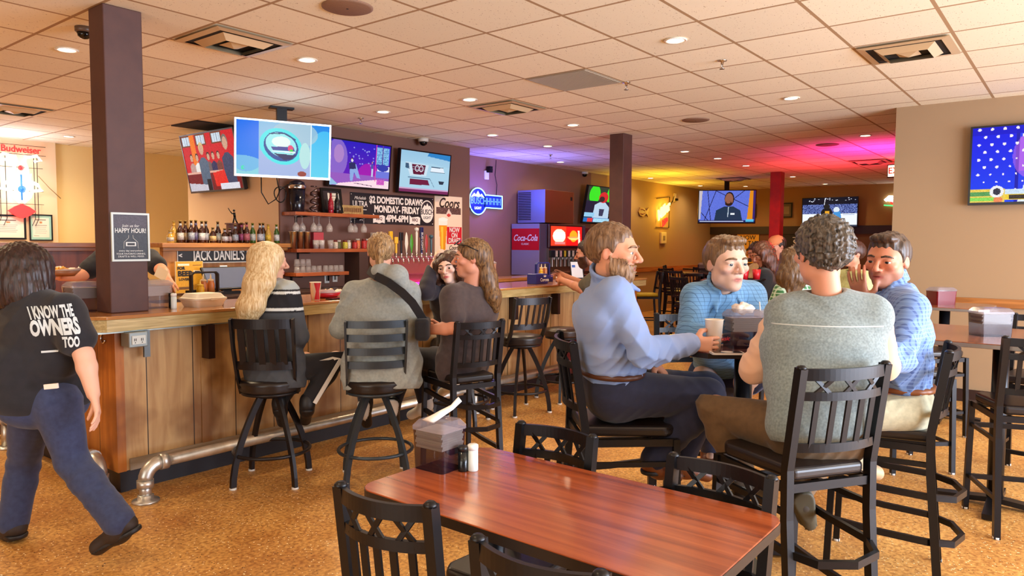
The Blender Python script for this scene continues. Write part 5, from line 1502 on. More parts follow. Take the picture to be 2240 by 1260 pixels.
# ---------------------------------------------------------------- blue neon key shaped sign
t = thing('blue_beer_sign', 'blue lit round and bar shaped beer sign on the mauve wall', 'neon sign', (8.80, Y_B2 - 0.05, 2.185))
RX = lambda x, y, z: Matrix.Translation((x, y, z)) @ Matrix.Rotation(PI / 2, 4, 'X')
CIR = [(0.2 * math.cos(a * PI / 16), 0.2 * math.sin(a * PI / 16)) for a in range(32)]
MB().prism(CIR, 0, 0.02, RX(0, 0.02, 0)).build('disc', mat('sign_navy', (20, 40, 120), 0.3, emit=(20, 50, 160), es=0.6), t)
MB().box(0.15, 0.6, 0.0, 0.02, -0.085, 0.1).build('bar_plate', mat('sign_navy', (20, 40, 120), 0.3, emit=(20, 50, 160), es=0.6), t)
HALO = mat('neon_halo_blue', (150, 220, 255), 0.3, emit=(130, 206, 255), es=3)
pth = [(0.21 * math.cos(a), -0.005, 0.21 * math.sin(a)) for a in [math.radians(d) for d in range(28, 333, 8)]]
MB().tube([(0.61, -0.005, 0.11), (0.19, -0.005, 0.11)] + pth + [(0.19, -0.005, -0.095), (0.61, -0.005, -0.095), (0.61, -0.005, 0.11)], 0.009, 8).build('outline_tube', HALO, t)
LETB = mat('letter_blue', (90, 140, 255), 0.3, emit=(70, 120, 255), es=2.0)
text('BUSCHHHHH', LETB, 0.155, t, (0.2, -0.004, 0.005), bold=0.001, sx=0.8, ext=0.002)
text('LIGHT', mat('neon_soft_white', (220, 236, 255), 0.3, emit=(210, 230, 255), es=2), 0.06, t, (0.0, -0.004, -0.11), ext=0.002)
MB().prism([(-0.17, 0.06), (-0.09, 0.13), (-0.05, 0.1), (0.0, 0.165), (0.05, 0.1), (0.09, 0.125), (0.16, 0.06), (0.08, 0.08), (0, 0.07), (-0.08, 0.08)], 0, 0.003, RX(0, -0.001, 0)).build('mountain_mark', mat('neon_soft_white', (220, 236, 255), 0.3, emit=(210, 230, 255), es=2), t)
MB().tube([(0.5, 0.03, 0.1), (0.52, 0.035, 0.3), (0.47, 0.035, 0.45), (0.5, 0.035, 0.7)], 0.005, 6).build('power_cord', BLACKM, t)
# white wall speaker and cable
t = thing('wall_camera', 'small white and black camera unit high on the mauve wall', 'security camera', (9.05, Y_B2, 2.66))
MB().box(-0.05, 0.05, -0.03, -0.001, -0.11, 0.03).build('back_plate', SW, t, bevel=0.006)
MB().box(-0.02, 0.05, -0.11, -0.03, 0.0, 0.1).lathe([(0.03, -0.02), (0.03, 0.02)], 12, M=RX(0.0, -0.11, 0.04)).build('camera_body', BLACKM, t, bevel=0.005)
# small things on the gold wall
t = thing('script_neon_sign', 'slanted yellow and red neon sign on the gold wall', 'neon sign', (15.3, Y_B2 - 0.05, 2.2))
NY = mat('neon_yellow', (255, 236, 150), 0.3, emit=(255, 226, 120), es=3)
o = text('Miller', NY, 0.3, t, (0.0, 0.0, 0.08), rot=(PI / 2, -0.45, 0), ext=0.01, bold=0.014, sx=0.95, shear=0.3)
o = text('Lite', NRED, 0.2, t, (0.06, 0.0, -0.16), rot=(PI / 2, -0.5, 0), ext=0.008, bold=0.004, shear=0.3)
MB().bar([(-0.3, 0.03, 0.35), (0.36, 0.03, 0.42), (0.34, 0.03, -0.3), (-0.32, 0.03, -0.3)], 0.012, 0.012).build('support_frame', BLACKM, t)
MB().tube([(0.36, 0.03, 0.2), (0.55, 0.035, 0.35), (0.62, 0.035, 0.5)], 0.008, 6).build('power_cord', BLACKM, t)
t = thing('fish_plaque', 'small wooden fish shaped plaque left of the yellow neon', 'plaque', (14.35, Y_B2 - 0.02, 2.22))
MB().prism([(-0.2, 0), (-0.12, 0.09), (0.05, 0.1), (0.16, 0.03), (0.26, 0.11), (0.24, -0.1), (0.16, -0.03), (0.02, -0.1), (-0.13, -0.08)], 0, 0.02, RX(0, 0.01, 0)).build('fish', mat('plaque_tan', (150, 96, 50), 0.5), t)
MB().tube([(-0.1, -0.012, 0.05), (-0.02, -0.012, 0.06), (0.08, -0.012, 0.03)], 0.01, 6).tube([(-0.1, -0.012, -0.04), (0.0, -0.012, -0.05), (0.1, -0.012, -0.02)], 0.01, 6).build('fins', mat('plaque_red', (150, 50, 30), 0.5), t)
t = thing('thermostat', 'square white wall box under the yellow neon', 'wall box', (15.35, Y_B2, 1.66))
MB().box(-0.13, 0.13, -0.05, -0.001, -0.13, 0.13).build('housing', mat('box_cream', (226, 206, 160), 0.5), t, bevel=0.01)
MB().box(-0.05, 0.05, -0.055, -0.05, -0.05, 0.05).build('dial_plate', mat('box_grey', (150, 130, 100), 0.5), t)
t = thing('wall_outlet', 'cream outlet with a plug above the yellow neon', 'outlet', (15.95, Y_B2, 2.62))
MB().box(-0.06, 0.06, -0.02, -0.001, -0.1, 0.1).build('cover_plate', mat('box_cream', (226, 206, 160), 0.5), t, bevel=0.004)
MB().box(0.0, 0.08, -0.06, -0.02, -0.07, -0.02).build('plug', BLACKM, t)
# far wall
t = thing('tap_poster', 'yellow NOW ON TAP poster on the far wall', 'poster', (X_F - 0.012, 6.72, 1.42), -PI / 2)
c = Canvas(36, 48, (232, 178, 52)); c.ell(0.58, 0.6, 0.17, 0.13, (40, 28, 20)); c.ell(0.52, 0.66, 0.1, 0.09, (190, 130, 60)); c.line(0.2, 0.7, 0.5, 0.72, 0.03, (60, 40, 24)); c.poly([(0.3, 0.82), (0.75, 0.82), (0.68, 0.95), (0.4, 0.95)], (60, 50, 60))
c.build('print', PRINT, t, 0.56, 0.74, (0, -0.004, 0))
MB().box(-0.285, 0.285, 0, 0.008, -0.375, 0.375).build('backing', PB, t)
text('NOW', PB, 0.15, t, (0, -0.007, 0.27), ext=0.001, bold=0.002)
text('ON TAP', PB, 0.15, t, (0, -0.007, 0.13), ext=0.001, bold=0.002, sx=0.85)
t = thing('black_poster', 'black poster with white capitals right of the red column', 'poster', (X_F - 0.012, 5.62, 1.42), -PI / 2)
MB().box(-0.3, 0.3, 0, 0.008, -0.36, 0.36).build('sheet', mat('poster_black', (26, 18, 16), 0.5), t)
for body, z in (('SY', 0.14), ('DY', -0.04)):
    text(body, SW, 0.2, t, (0.12, -0.004, z), ext=0.001, bold=0.004)
MB().box(0.0, 0.2, -0.003, 0, 0.27, 0.285).box(0.0, 0.2, -0.003, 0, -0.2, -0.18).build('rules', SW, t)
frame('small dark framed picture on the far wall just right of the red column', (X_F - 0.02, 5.78, 2.36), 0, -PI / 2, 0.28, 0.36, BLACKM, (110, 90, 60), lambda c: c.rect(0.2, 0.2, 0.8, 0.8, (150, 130, 90)), 0.03)
frame('small dark framed picture on the far wall just left of the red column', (X_F - 0.02, 6.62, 2.36), 0, -PI / 2, 0.2, 0.34, BLACKM, (110, 90, 60), lambda c: c.rect(0.2, 0.2, 0.8, 0.8, (150, 130, 90)), 0.03)
t = thing('small_neon_sign', 'small white and red neon sign on the far wall beside the right wall corner', 'neon sign', (X_F - 0.05, 3.42, 2.52), -PI / 2)
MB().tube([(-0.18, 0, 0.0), (-0.1, 0, 0.08), (0.02, 0, 0.07), (0.12, 0, 0.1), (0.14, 0, 0.02), (0.02, 0, 0.0), (-0.12, 0, 0.02)], 0.035, 8).build('white_tube', NWHT, t)
MB().tube([(-0.06, -0.03, -0.04), (0.02, -0.03, -0.09), (0.1, -0.03, -0.05)], 0.022, 8).build('red_tube', NRED, t)
MB().tube([(-0.2, 0, -0.1), (0.1, 0, -0.13)], 0.012, 8).build('green_tube', mat('neon_green', (60, 220, 120), 0.3, emit=(60, 230, 120), es=2), t)
t = thing('exit_sign', 'lit exit sign hanging from the ceiling beside the right wall corner', 'exit sign', (13.0, 2.42, ZC), -PI / 2 - 0.2)
MB().box(-0.16, 0.16, -0.02, 0.02, -0.3, -0.09).build('housing', BLACKM, t, bevel=0.004)
MB().box(-0.145, 0.145, -0.024, -0.02, -0.285, -0.105).build('lit_face', mat('exit_face', (255, 236, 190), 0.4, emit=(255, 226, 170), es=3), t)
text('EXIT', mat('exit_red', (200, 20, 20), 0.4, emit=(230, 20, 20), es=1), 0.14, t, (0, -0.026, -0.195), ext=0.001, bold=0.002)
MB().cyl((0, 0, -0.1), (0, 0, 0), 0.01).build('stem', BLACKM, t)

# ================================================================ chairs, stools and tables
CHM = mat('chair_black_metal', (20, 20, 24), 0.34, 0.35, bump=(220, 0.05, 0.001))
CHM2 = mat('stool_dark_metal', (30, 25, 27), 0.38, 0.3)
VINYL = mat('black_vinyl', (34, 27, 26), 0.32, bump=(240, 0.12, 0.001))
VINYLB = mat('brown_vinyl', (52, 36, 30), 0.3, bump=(240, 0.12, 0.001))
YEL = mat('yellow_vinyl', (196, 170, 20), 0.4)
GLIDE = mat('glide_white', (226, 222, 214), 0.4)


def face_rz(fx, fy):
    return math.atan2(fx, -fy)


def metal_chair(label, hs, ht, w, style='x', d=0.38, seat_m=VINYL, frame_m=CHM, name='dining_chair', cat='chair', rings=(), group=None):
    """square tube frame chair; faces local -y; back posts at +y"""
    t = thing(name, label, cat, (0, 0, 0), 0, group)
    a = w / 2
    yb = d / 2
    ps = 0.03
    # seat pad and its frame
    pr = [(-a * 0.86, yb), (-a * 1.04, -yb * 0.8), (-a * 0.85, -yb * 1.06), (a * 0.85, -yb * 1.06), (a * 1.04, -yb * 0.8), (a * 0.86, yb)]
    MB().prism(pr, hs - 0.05, hs).build('seat', seat_m, t, bevel=0.018, seg=4)
    mb = MB()
    mb.bar([(-a, yb, hs - 0.07), (-a * 1.02, -yb, hs - 0.07)], 0.02, 0.032).bar([(a, yb, hs - 0.07), (a * 1.02, -yb, hs - 0.07)], 0.02, 0.032).bar([(-a, -yb, hs - 0.07), (a, -yb, hs - 0.07)], 0.02, 0.032).bar([(-a, yb, hs - 0.07), (a, yb, hs - 0.07)], 0.02, 0.032)
    mb.build('seat_frame', frame_m, t)
    lean = 0.055
    for s in (-1, 1):
        pth = [(s * a, yb + 0.05, 0.0), (s * a, yb + 0.004, hs * 0.75), (s * a, yb, hs), (s * a, yb + lean * 0.5, (hs + ht) / 2), (s * a, yb + lean, ht)]
        lg = MB().bar(pth, ps, ps * 1.15, up=(0, 1, 0)).lathe([(0.018, -0.004), (0.018, 0.003), (0.011, 0.01), (0, 0.011)], 10, (s * a, yb + lean, ht)).build('leg', frame_m, t)
        MB().cyl((s * a, yb + 0.05, 0.0), (s * a, yb + 0.05, 0.012), 0.019, n=10).build('glide', GLIDE, lg)
        fx = s * a * 1.04
        lg = MB().bar([(fx * 1.03, -yb - 0.02, 0.0), (fx, -yb, hs - 0.055)], ps * 0.95, ps * 0.95, up=(0, 1, 0)).build('leg', frame_m, t)
        MB().cyl((fx * 1.03, -yb - 0.02, 0.0), (fx * 1.03, -yb - 0.02, 0.012), 0.018, n=10).build('glide', GLIDE, lg)

    def yl(z):
        return yb + lean * (z - hs) / (ht - hs)

    def bow(x, z):   # rails bow backwards
        return yl(z) + 0.045 * (1 - (x / a) ** 2)
    H = ht - hs
    z1, z2, z3 = ht - 0.022, ht - H * 0.27, hs + H * 0.22
    mb = MB()

    def rail(z, h):
        mb.sweep([(x, bow(x, z), z) for x in [a * (-1 + i / 10) for i in range(21)]], [(-0.007, -h / 2), (0.007, -h / 2), (0.007, h / 2), (-0.007, h / 2)], False, (0, 0, 1), True, False)

    def slat(xa, za, xb, zb, w_):
        n = 4
        mb.sweep([(xa + (xb - xa) * i / n, bow(xa + (xb - xa) * i / n, za + (zb - za) * i / n), za + (zb - za) * i / n) for i in range(n + 1)], [(-w_ / 2, -0.004), (w_ / 2, -0.004), (w_ / 2, 0.004), (-w_ / 2, 0.004)], False, (0, 1, 0), True, False)
    if style == 'x':
        rail(z1, 0.042); rail(z2, 0.03); rail(z3, 0.032)
        k = a * 0.56
        for i in (-1, 0, 1):
            c = i * k * 1.02
            slat(c - k * 0.34, z2, c + k * 0.34, z1 - 0.01, 0.014); slat(c + k * 0.34, z2, c - k * 0.34, z1 - 0.01, 0.014)
        for i in range(5):
            x = a * (-0.66 + 0.33 * i)
            slat(x, z3, x, z2, 0.022)
    elif style == 'slat':
        rail(z1, 0.04); rail(z3, 0.032)
        for i in range(6):
            x = a * (-0.72 + 0.288 * i)
            slat(x, z3, x, z1, 0.02)
    mb.build('backrest', frame_m, t)
    for k, (z, kind) in enumerate(rings):
        mb = MB()
        if kind == 'U':   # bowed rear and side ring
            mb.bar([(-a * 1.03, -yb, z + 0.03), (-a * 1.02, 0, z + 0.01), (-a, yb, z), (-a * 0.7, yb + 0.1, z - 0.01), (0, yb + 0.14, z - 0.012), (a * 0.7, yb + 0.1, z - 0.01), (a, yb, z), (a * 1.02, 0, z + 0.01), (a * 1.03, -yb, z + 0.03)], 0.018, 0.028)
        else:
            mb.bar([(-a * 1.03, -yb, z), (a * 1.03, -yb, z)], 0.02, 0.026).bar([(-a * 1.03, -yb, z), (-a, yb, z)], 0.016, 0.022).bar([(a * 1.03, -yb, z), (a, yb, z)], 0.016, 0.022)
        mb.build('foot_ring' if kind == 'U' else 'stretcher', frame_m, t)
    return t


def swivel_stool(label, hs, ht, style, frame_m=CHM2, group=None, r=0.19, legs_m=None):
    """round padded swivel seat on four curved legs with a foot ring; faces local -y"""
    t = thing('bar_stool', label, 'bar stool', (0, 0, 0), 0, group)
    legs_m = legs_m or frame_m
    MB().lathe([(0, hs - 0.085), (r * 0.94, hs - 0.085), (r * 1.02, hs - 0.07), (r * 0.97, hs - 0.052), (r * 1.03, hs - 0.035), (r * 0.98, hs - 0.012), (r * 0.6, hs), (0, hs + 0.002)], 32).build('seat', VINYLB if style == 'none' else VINYL, t)
    MB().cyl((0, 0, hs - 0.125), (0, 0, hs - 0.085), 0.09, n=20).lathe([(r * 0.8, hs - 0.105), (r * 0.95, hs - 0.1), (r * 0.95, hs - 0.085), (0, hs - 0.085)], 28).build('swivel_plate', frame_m, t)
    R0, R1 = 0.075, 0.265
    for k in range(4):
        a = PI / 4 + k * PI / 2
        ca, sa = math.cos(a), math.sin(a)
        pth = []
        for i in range(9):
            u = i / 8
            rr = R0 + (R1 - R0) * (1 - (1 - u) ** 1.75)
            pth.append((ca * rr, sa * rr, (hs - 0.12) * (1 - u)))
        lg = MB().bar(pth, 0.036, 0.022, up=(-sa, ca, 0)).build('leg', legs_m, t)
        MB().cyl((ca * R1, sa * R1, 0), (ca * R1, sa * R1, 0.012), 0.022, n=10).build('glide', GLIDE, lg)
    zr = 0.2
    rr = R0 + (R1 - R0) * (1 - (1 - (1 - zr / (hs - 0.12))) ** 1.75)
    MB().tube(arc((0, 0), rr, 0, 2 * PI * 35 / 36, 35, zr), 0.0115, 8, closed=True).build('foot_ring', frame_m, t)
    if style == 'none':
        return t
    a = r * 0.93
    H = ht - hs
    for s in (-1, 1):
        MB().bar([(s * a, 0.03, hs - 0.09), (s * a, 0.1, hs + 0.02), (s * a * 1.03, 0.15, hs + H * 0.5), (s * a * 1.05, 0.185, ht)], 0.014, 0.042, up=(0, 1, 0)).build('back_post', legs_m, t)
    mb = MB()

    def yl(z):
        return 0.1 + 0.085 * max(0, (z - hs)) / H

    def bow(x, z):
        return yl(z) + 0.05 * (1 - (x / a) ** 2)

    def rail(z, h):
        mb.sweep([(x, bow(x, z), z) for x in [a * 1.03 * (-1 + i / 10) for i in range(21)]], [(-0.007, -h / 2), (0.007, -h / 2), (0.007, h / 2), (-0.007, h / 2)], False, (0, 0, 1), True, False)
    if style == 'ladder':
        for i in range(4):
            rail(hs + H * (0.26 + 0.228 * i), 0.045)
    else:
        rail(ht - 0.03, 0.06); rail(hs + H * 0.24, 0.05)
        n = 5
        for i in range(n):
            x = a * (-0.7 + 1.4 * i / (n - 1))
            z0, z1 = hs + H * 0.26, ht - 0.05
            w_ = 0.04 if style == 'wide' else 0.02
            mb.sweep([(x, bow(x, z0 + (z1 - z0) * j / 4), z0 + (z1 - z0) * j / 4) for j in range(5)], [(-w_ / 2, -0.005), (0, -0.009), (w_ / 2, -0.005), (w_ / 2, 0.004), (-w_ / 2, 0.004)], False, (0, 1, 0), True, False)
    mb.build('backrest', frame_m, t)
    return t


def put(t, x, y, f):
    t.location = (x, y, 0); t.rotation_euler = (0, 0, face_rz(*f))
    return t


BLUEG = mat('stool_blue_grey_metal', (62, 70, 78), 0.36, 0.4)
# stools along the bar
put(swivel_stool('swivel bar stool with wide vertical slats under the blonde woman', 0.665, 1.05, 'wide'), 2.62, 4.015, (0.75, 0.66))
put(swivel_stool('swivel bar stool with four horizontal back slats under the grey hoodie', 0.665, 1.04, 'ladder', frame_m=BLUEG), 3.045, 3.515, (0.62, 0.78))
put(metal_chair('dark bar chair with crossed back slats under the woman in the brown shirt', 0.67, 1.02, 0.33, 'x', frame_m=CHM2, name='bar_chair', cat='bar chair', rings=((0.5, 'U'), (0.36, 'U'), (0.18, 'U'))), 4.05, 3.66, (0.31, 0.95))
put(swivel_stool('empty swivel bar stool with narrow vertical slats before the bar', 0.70, 1.04, 'narrow'), 5.14, 3.96, (0.317, 0.95))
put(swivel_stool('backless empty bar stool with blue grey legs next to the pale blue shirt', 0.70, 1.04, 'none', legs_m=BLUEG), 5.82, 3.96, (0.3, 0.95))
put(swivel_stool('bar stool under the bearded man at the far end of the bar', 0.70, 1.04, 'narrow'), 6.95, 4.0, (0.1, 1.0))

# dark cherry laminate table in front
CHERRY = wood('cherry_laminate', (124, 54, 27), (176, 90, 48), 0.2, axis=1, scale=5, stretch=22, coat=0.35, dist=0.6)
t = thing('dining_table', 'large reddish brown laminate dining table in front', 'table', (0, 0, 0))
MB().prism(rrect(1.445, 2.05, 0.63, 1.765, 0.07, 6), 0.722, 0.75).build('table_top', CHERRY, t, bevel=0.002)
MB().prism(rrect(1.4435, 2.0515, 0.6285, 1.7665, 0.071, 6), 0.718, 0.7465).build('edge_band', mat('edge_black', (26, 18, 16), 0.4), t)
for y in (0.95, 1.45):
    MB().cyl((1.747, y, 0.03), (1.747, y, 0.72), 0.035).box(1.5, 1.995, y - 0.03, y + 0.03, 0.0, 0.035).box(1.6, 1.9, y - 0.12, y + 0.12, 0.70, 0.718).build('pedestal_leg', CHM, t)
# four dining chairs around it
put(metal_chair('black dining chair with crossed back at the near left corner of the front table', 0.45, 0.865, 0.295, 'x', rings=((0.2, 'S'),)), 1.475, 1.43, (0.988, 0.151))
put(metal_chair('black dining chair cut by the bottom edge, nearest the camera', 0.45, 0.86, 0.305, 'x', rings=((0.2, 'S'),)), 1.44, 0.895, (0.998, 0.07))
put(metal_chair('black dining chair tucked at the far side of the front table, left one', 0.45, 0.84, 0.31, 'x', rings=((0.2, 'S'),)), 1.885, 1.475, (-1.0, -0.02))
put(metal_chair('black dining chair at the far side of the front table beside the grey vest', 0.45, 0.84, 0.325, 'x', rings=((0.2, 'S'),)), 1.85, 0.87, (-0.995, 0.1))
napkin_box('dark smoked napkin dispenser with one napkin standing out on the front table', (1.755, 1.70, 0.75), 0.04, 0.125, 0.14, 0.135)
for o in (0,):
    shaker('dark pepper shaker beside the napkin dispenser on the front table', (1.778, 1.612, 0.75), PEP, CAPB, 0.085)
    shaker('white salt shaker beside the napkin dispenser on the front table', (1.800, 1.588, 0.75), SALT, CAPW, 0.09)

# high tables
MAHOG = wood('mahogany_laminate', (66, 28, 24), (96, 42, 32), 0.22, axis=0, scale=5, stretch=20, coat=0.35, dist=0.6)
BROWNT = wood('brown_laminate', (118, 62, 34), (150, 84, 48), 0.22, axis=0, scale=5, stretch=20, coat=0.35, dist=0.6)


def high_table(label, x, y, rz, sx, sy, h, m, edge):
    t = thing('high_table', label, 'table', (x, y, 0), rz, 'high pub tables')
    c = 0.07
    a, b = sx / 2, sy / 2
    po = [(a - c, b), (-a + c, b), (-a, b - c), (-a, -b + c), (-a + c, -b), (a - c, -b), (a, -b + c), (a, b - c)]
    MB().prism(po, h - 0.028, h).build('table_top', m, t, bevel=0.003)
    MB().prism([(x_ * 1.006, y_ * 1.006) for x_, y_ in po], h - 0.026, h - 0.005).build('edge_band', edge, t)
    MB().cyl((0, 0, 0.03), (0, 0, h - 0.028), 0.042).cbox((0, 0, h - 0.035), (0.3, 0.3, 0.012)).build('column', CHM, t)
    MB().bar([(-0.3, 0, 0.02), (0, 0, 0.045), (0.3, 0, 0.02)], 0.07, 0.03).bar([(0, -0.3, 0.02), (0, 0, 0.045), (0, 0.3, 0.02)], 0.07, 0.03).build('cross_base', CHM, t)
    return t


EDGEB = mat('edge_black', (26, 18, 16), 0.4)
EDGEG = mat('edge_grey', (150, 140, 130), 0.3, 0.4)
HZ = 1.045
high_table('dark high table between the four men', 3.40, 1.27, PSI, 0.66, 0.66, HZ, MAHOG, EDGEB)
put(metal_chair('black high chair with crossed back under the man in the grey vest', 0.72, 1.09, 0.37, 'x', d=0.4, name='bar_chair', cat='bar chair', rings=((0.56, 'S'), (0.42, 'U'), (0.2, 'U'))), 2.85, 0.865, (0.544, 0.839))
put(metal_chair('black high chair seen from the side under the bearded man in pale blue', 0.725, 1.09, 0.4, 'x', d=0.4, name='bar_chair', cat='bar chair', rings=((0.56, 'S'), (0.42, 'U'), (0.2, 'U'))), 2.89, 1.65, (0.68, -0.73))
put(metal_chair('black high chair under the man in the checked shirt', 0.70, 1.06, 0.38, 'x', d=0.38, name='bar_chair', cat='bar chair', rings=((0.56, 'S'), (0.42, 'U'), (0.22, 'U'))), 3.72, 0.71, (-0.14, 0.99))
put(metal_chair('black high chair under the smiling man at the far side of the table', 0.72, 1.08, 0.4, 'x', d=0.4, name='bar_chair', cat='bar chair', rings=((0.56, 'S'), (0.42, 'U'), (0.2, 'U'))), 3.98, 1.76, (-0.8, -0.6))
# drinks on the table of the four men
def fwdp(x, y, z):
    return on_z(x, y, z)


pcup = on_z(1561, 764, HZ)
t = paper_cup('white paper cup held by the bearded man in pale blue', tuple(pcup), 0.135, 0.04, False)
text('Classic', mat('cup_red', (200, 22, 34), 0.4), 0.026, t, (0.006, -0.0355, 0.05), rot=(PI / 2, 0, -0.75), ext=0.0004, shear=0.3)
nb = napkin_box('napkin dispenser on the table between the four men', (3.24, 1.215, HZ), PSI - PI / 2 + 0.1, 0.16, 0.12, 0.14, standing=False)
p = on_z(1590, 774, HZ)
t = thing('phone', 'phone lying on the dark table beside the white paper cup', 'phone', (p.x, p.y, HZ), PSI - PI / 2)
MB().prism(rrect(-0.07, 0.07, -0.035, 0.035, 0.012), 0, 0.008).build('case', mat('phone_case', (206, 196, 186), 0.4), t)
MB().prism(rrect(-0.062, 0.062, -0.03, 0.03, 0.009), 0.008, 0.0086).build('screen', mat('phone_black', (12, 12, 14), 0.08), t)
MB().lathe([(0.018, 0.0086), (0.026, 0.009), (0.018, 0.0095)], 20).build('round_grip', mat('phone_case', (206, 196, 186), 0.4), t)
t = thing('drink_glass', 'short glass of amber drink behind the napkin dispenser of the four men', 'glass', (3.42, 1.19, HZ))
MB().lathe([(0, 0.008), (0.032, 0.008), (0.033, 0), (0.037, 0.0), (0.042, 0.16), (0.039, 0.16), (0.034, 0.01)], 20).build('glass_wall', GLASS, t)
MB().lathe([(0, 0.009), (0.033, 0.009), (0.037, 0.12), (0, 0.12)], 18).build('drink', mat('amber_drink', (206, 120, 30), 0.2), t)
MB().tube([(0.0, 0.0, 0.03), (-0.02, 0.01, 0.2)], 0.003, 6).build('straw', SW, t)
t = thing('crumpled_napkin', 'crumpled white napkin on the napkin dispenser between the men', 'napkin', (3.27, 1.23, HZ + 0.175))
rnd = random.Random(9)
bmv = bmesh.new(); bmesh.ops.create_icosphere(bmv, subdivisions=3, radius=0.045)
vs = [tuple(v.co * (0.75 + 0.5 * abs(math.sin(v.co.x * 90 + 2) * math.cos(v.co.y * 80)))) for v in bmv.verts]
fs = [tuple(v.index for v in f.verts) for f in bmv.faces]; bmv.free()
MB().add(vs, fs, True).build('napkin', PAPER, t).scale = (1.2, 1.0, 0.6)

# right-hand high table and its chairs
high_table('brown high table by the right wall with a napkin dispenser at its front edge', 5.0, 0.36, 0.0, 0.95, 1.05, 1.0, BROWNT, EDGEG)
p = on_z(2172, 737, 1.0)
napkin_box('napkin dispenser with a white stack at the front edge of the brown high table', (p.x + 0.06, p.y + 0.02, 1.0), PSI - PI / 2, 0.19, 0.13, 0.13, standing=False)
R1 = put(metal_chair('black high chair cut by the right edge, near side of the brown high table', 0.69, 1.05, 0.38, 'x', d=0.38, name='bar_chair', cat='bar chair', rings=((0.5, 'S'), (0.2, 'S'))), 4.73, 0.22, (0.92, 0.38))
for i, (x, y, f, lb) in enumerate(((5.55, 0.93, (-0.75, -0.66), 'black high chair at the far left of the brown high table by the right wall'), (5.75, 0.2, (-1.0, 0.1), 'black high chair on the wall side of the brown high table'))):
    dup(R1, (x, y, 0), face_rz(*f), lb)
high_table('second high table close to the right wall behind the checked shirt', 7.3, 0.95, 0.0, 0.7, 0.7, 1.0, BROWNT, EDGEG)
p = on_z(2058, 666, 1.0)
napkin_box('dark red napkin dispenser on the second high table by the right wall', (p.x, p.y, 1.0), PSI - PI / 2 + 0.2, 0.2, 0.14, 0.12, standing=False, red=mat('dark_red_plastic', (110, 16, 24), 0.25))
dup(R1, (6.62, 0.98, 0), face_rz(0.8, -0.6), 'black high chair whose crossed back shows behind the brown high table')

# far room: high tables and slat chairs
C0 = put(metal_chair('dark slat back high chair with yellow seat beyond the bar end', 0.69, 1.05, 0.40, 'slat', d=0.38, seat_m=YEL, name='bar_chair', cat='bar chair', rings=((0.25, 'S'),), group='slat chairs in the far room', frame_m=CHM2), 7.55, 2.95, (0.8, 0.6))
C1 = put(metal_chair('dark slat back high chair with dark seat right of the bar end', 0.69, 1.05, 0.40, 'slat', d=0.38, name='bar_chair', cat='bar chair', rings=((0.25, 'S'),), group='slat chairs in the far room', frame_m=CHM2), 8.35, 3.2, (0.2, 0.98))
FT = [(8.55, 2.5, 'high table just left of the smiling man, nearest of the far room'), (10.3, 4.1, 'high table in the far room beyond the bar end'), (12.6, 5.5, 'far high table with a dark napkin box by the gold wall'),
      (12.4, 3.9, 'far high table with a dark napkin box behind the smiling man'), (14.8, 6.4, 'farthest high table under the corner television'), (10.6, 6.3, 'high table beside the gold wall behind the bar end')]
for i, (x, y, lb) in enumerate(FT):
    high_table(lb, x, y, 0.3 * i, 0.75, 0.75, 1.0, BROWNT if i % 2 else MAHOG, EDGEB)
k = 0
sides = ['near left', 'far right', 'far left', 'near right']
tn = ['nearest far room table', 'table beyond the bar end', 'table by the gold wall', 'table behind the smiling man', 'table under the corner television', 'table behind the bar end']
for i, (x, y, lb) in enumerate(FT):
    for j in range(4):
        if (i, j) in ((0, 0), (0, 3)):
            continue
        a = 0.3 * i + (0.75, 2.3, 3.9, 5.45)[(j + 1) % 4]
        r = 0.62
        px, py = x + r * math.cos(a), y + r * math.sin(a)
        if py > Y_B2 - 0.35:
            continue
        src = C0 if (i + j) % 3 == 0 else C1
        dup(src, (px, py, 0), face_rz(-math.cos(a), -math.sin(a)), '%s slat back chair at the %s of the far room' % (sides[j], tn[i]))
for i in (2, 3):
    napkin_box(['', '', 'small dark napkin box on the far table by the gold wall', 'small dark napkin box on the far table behind the smiling man'][i], (FT[i][0], FT[i][1], 1.0), 0.4, 0.24, 0.18, 0.15, standing=False)

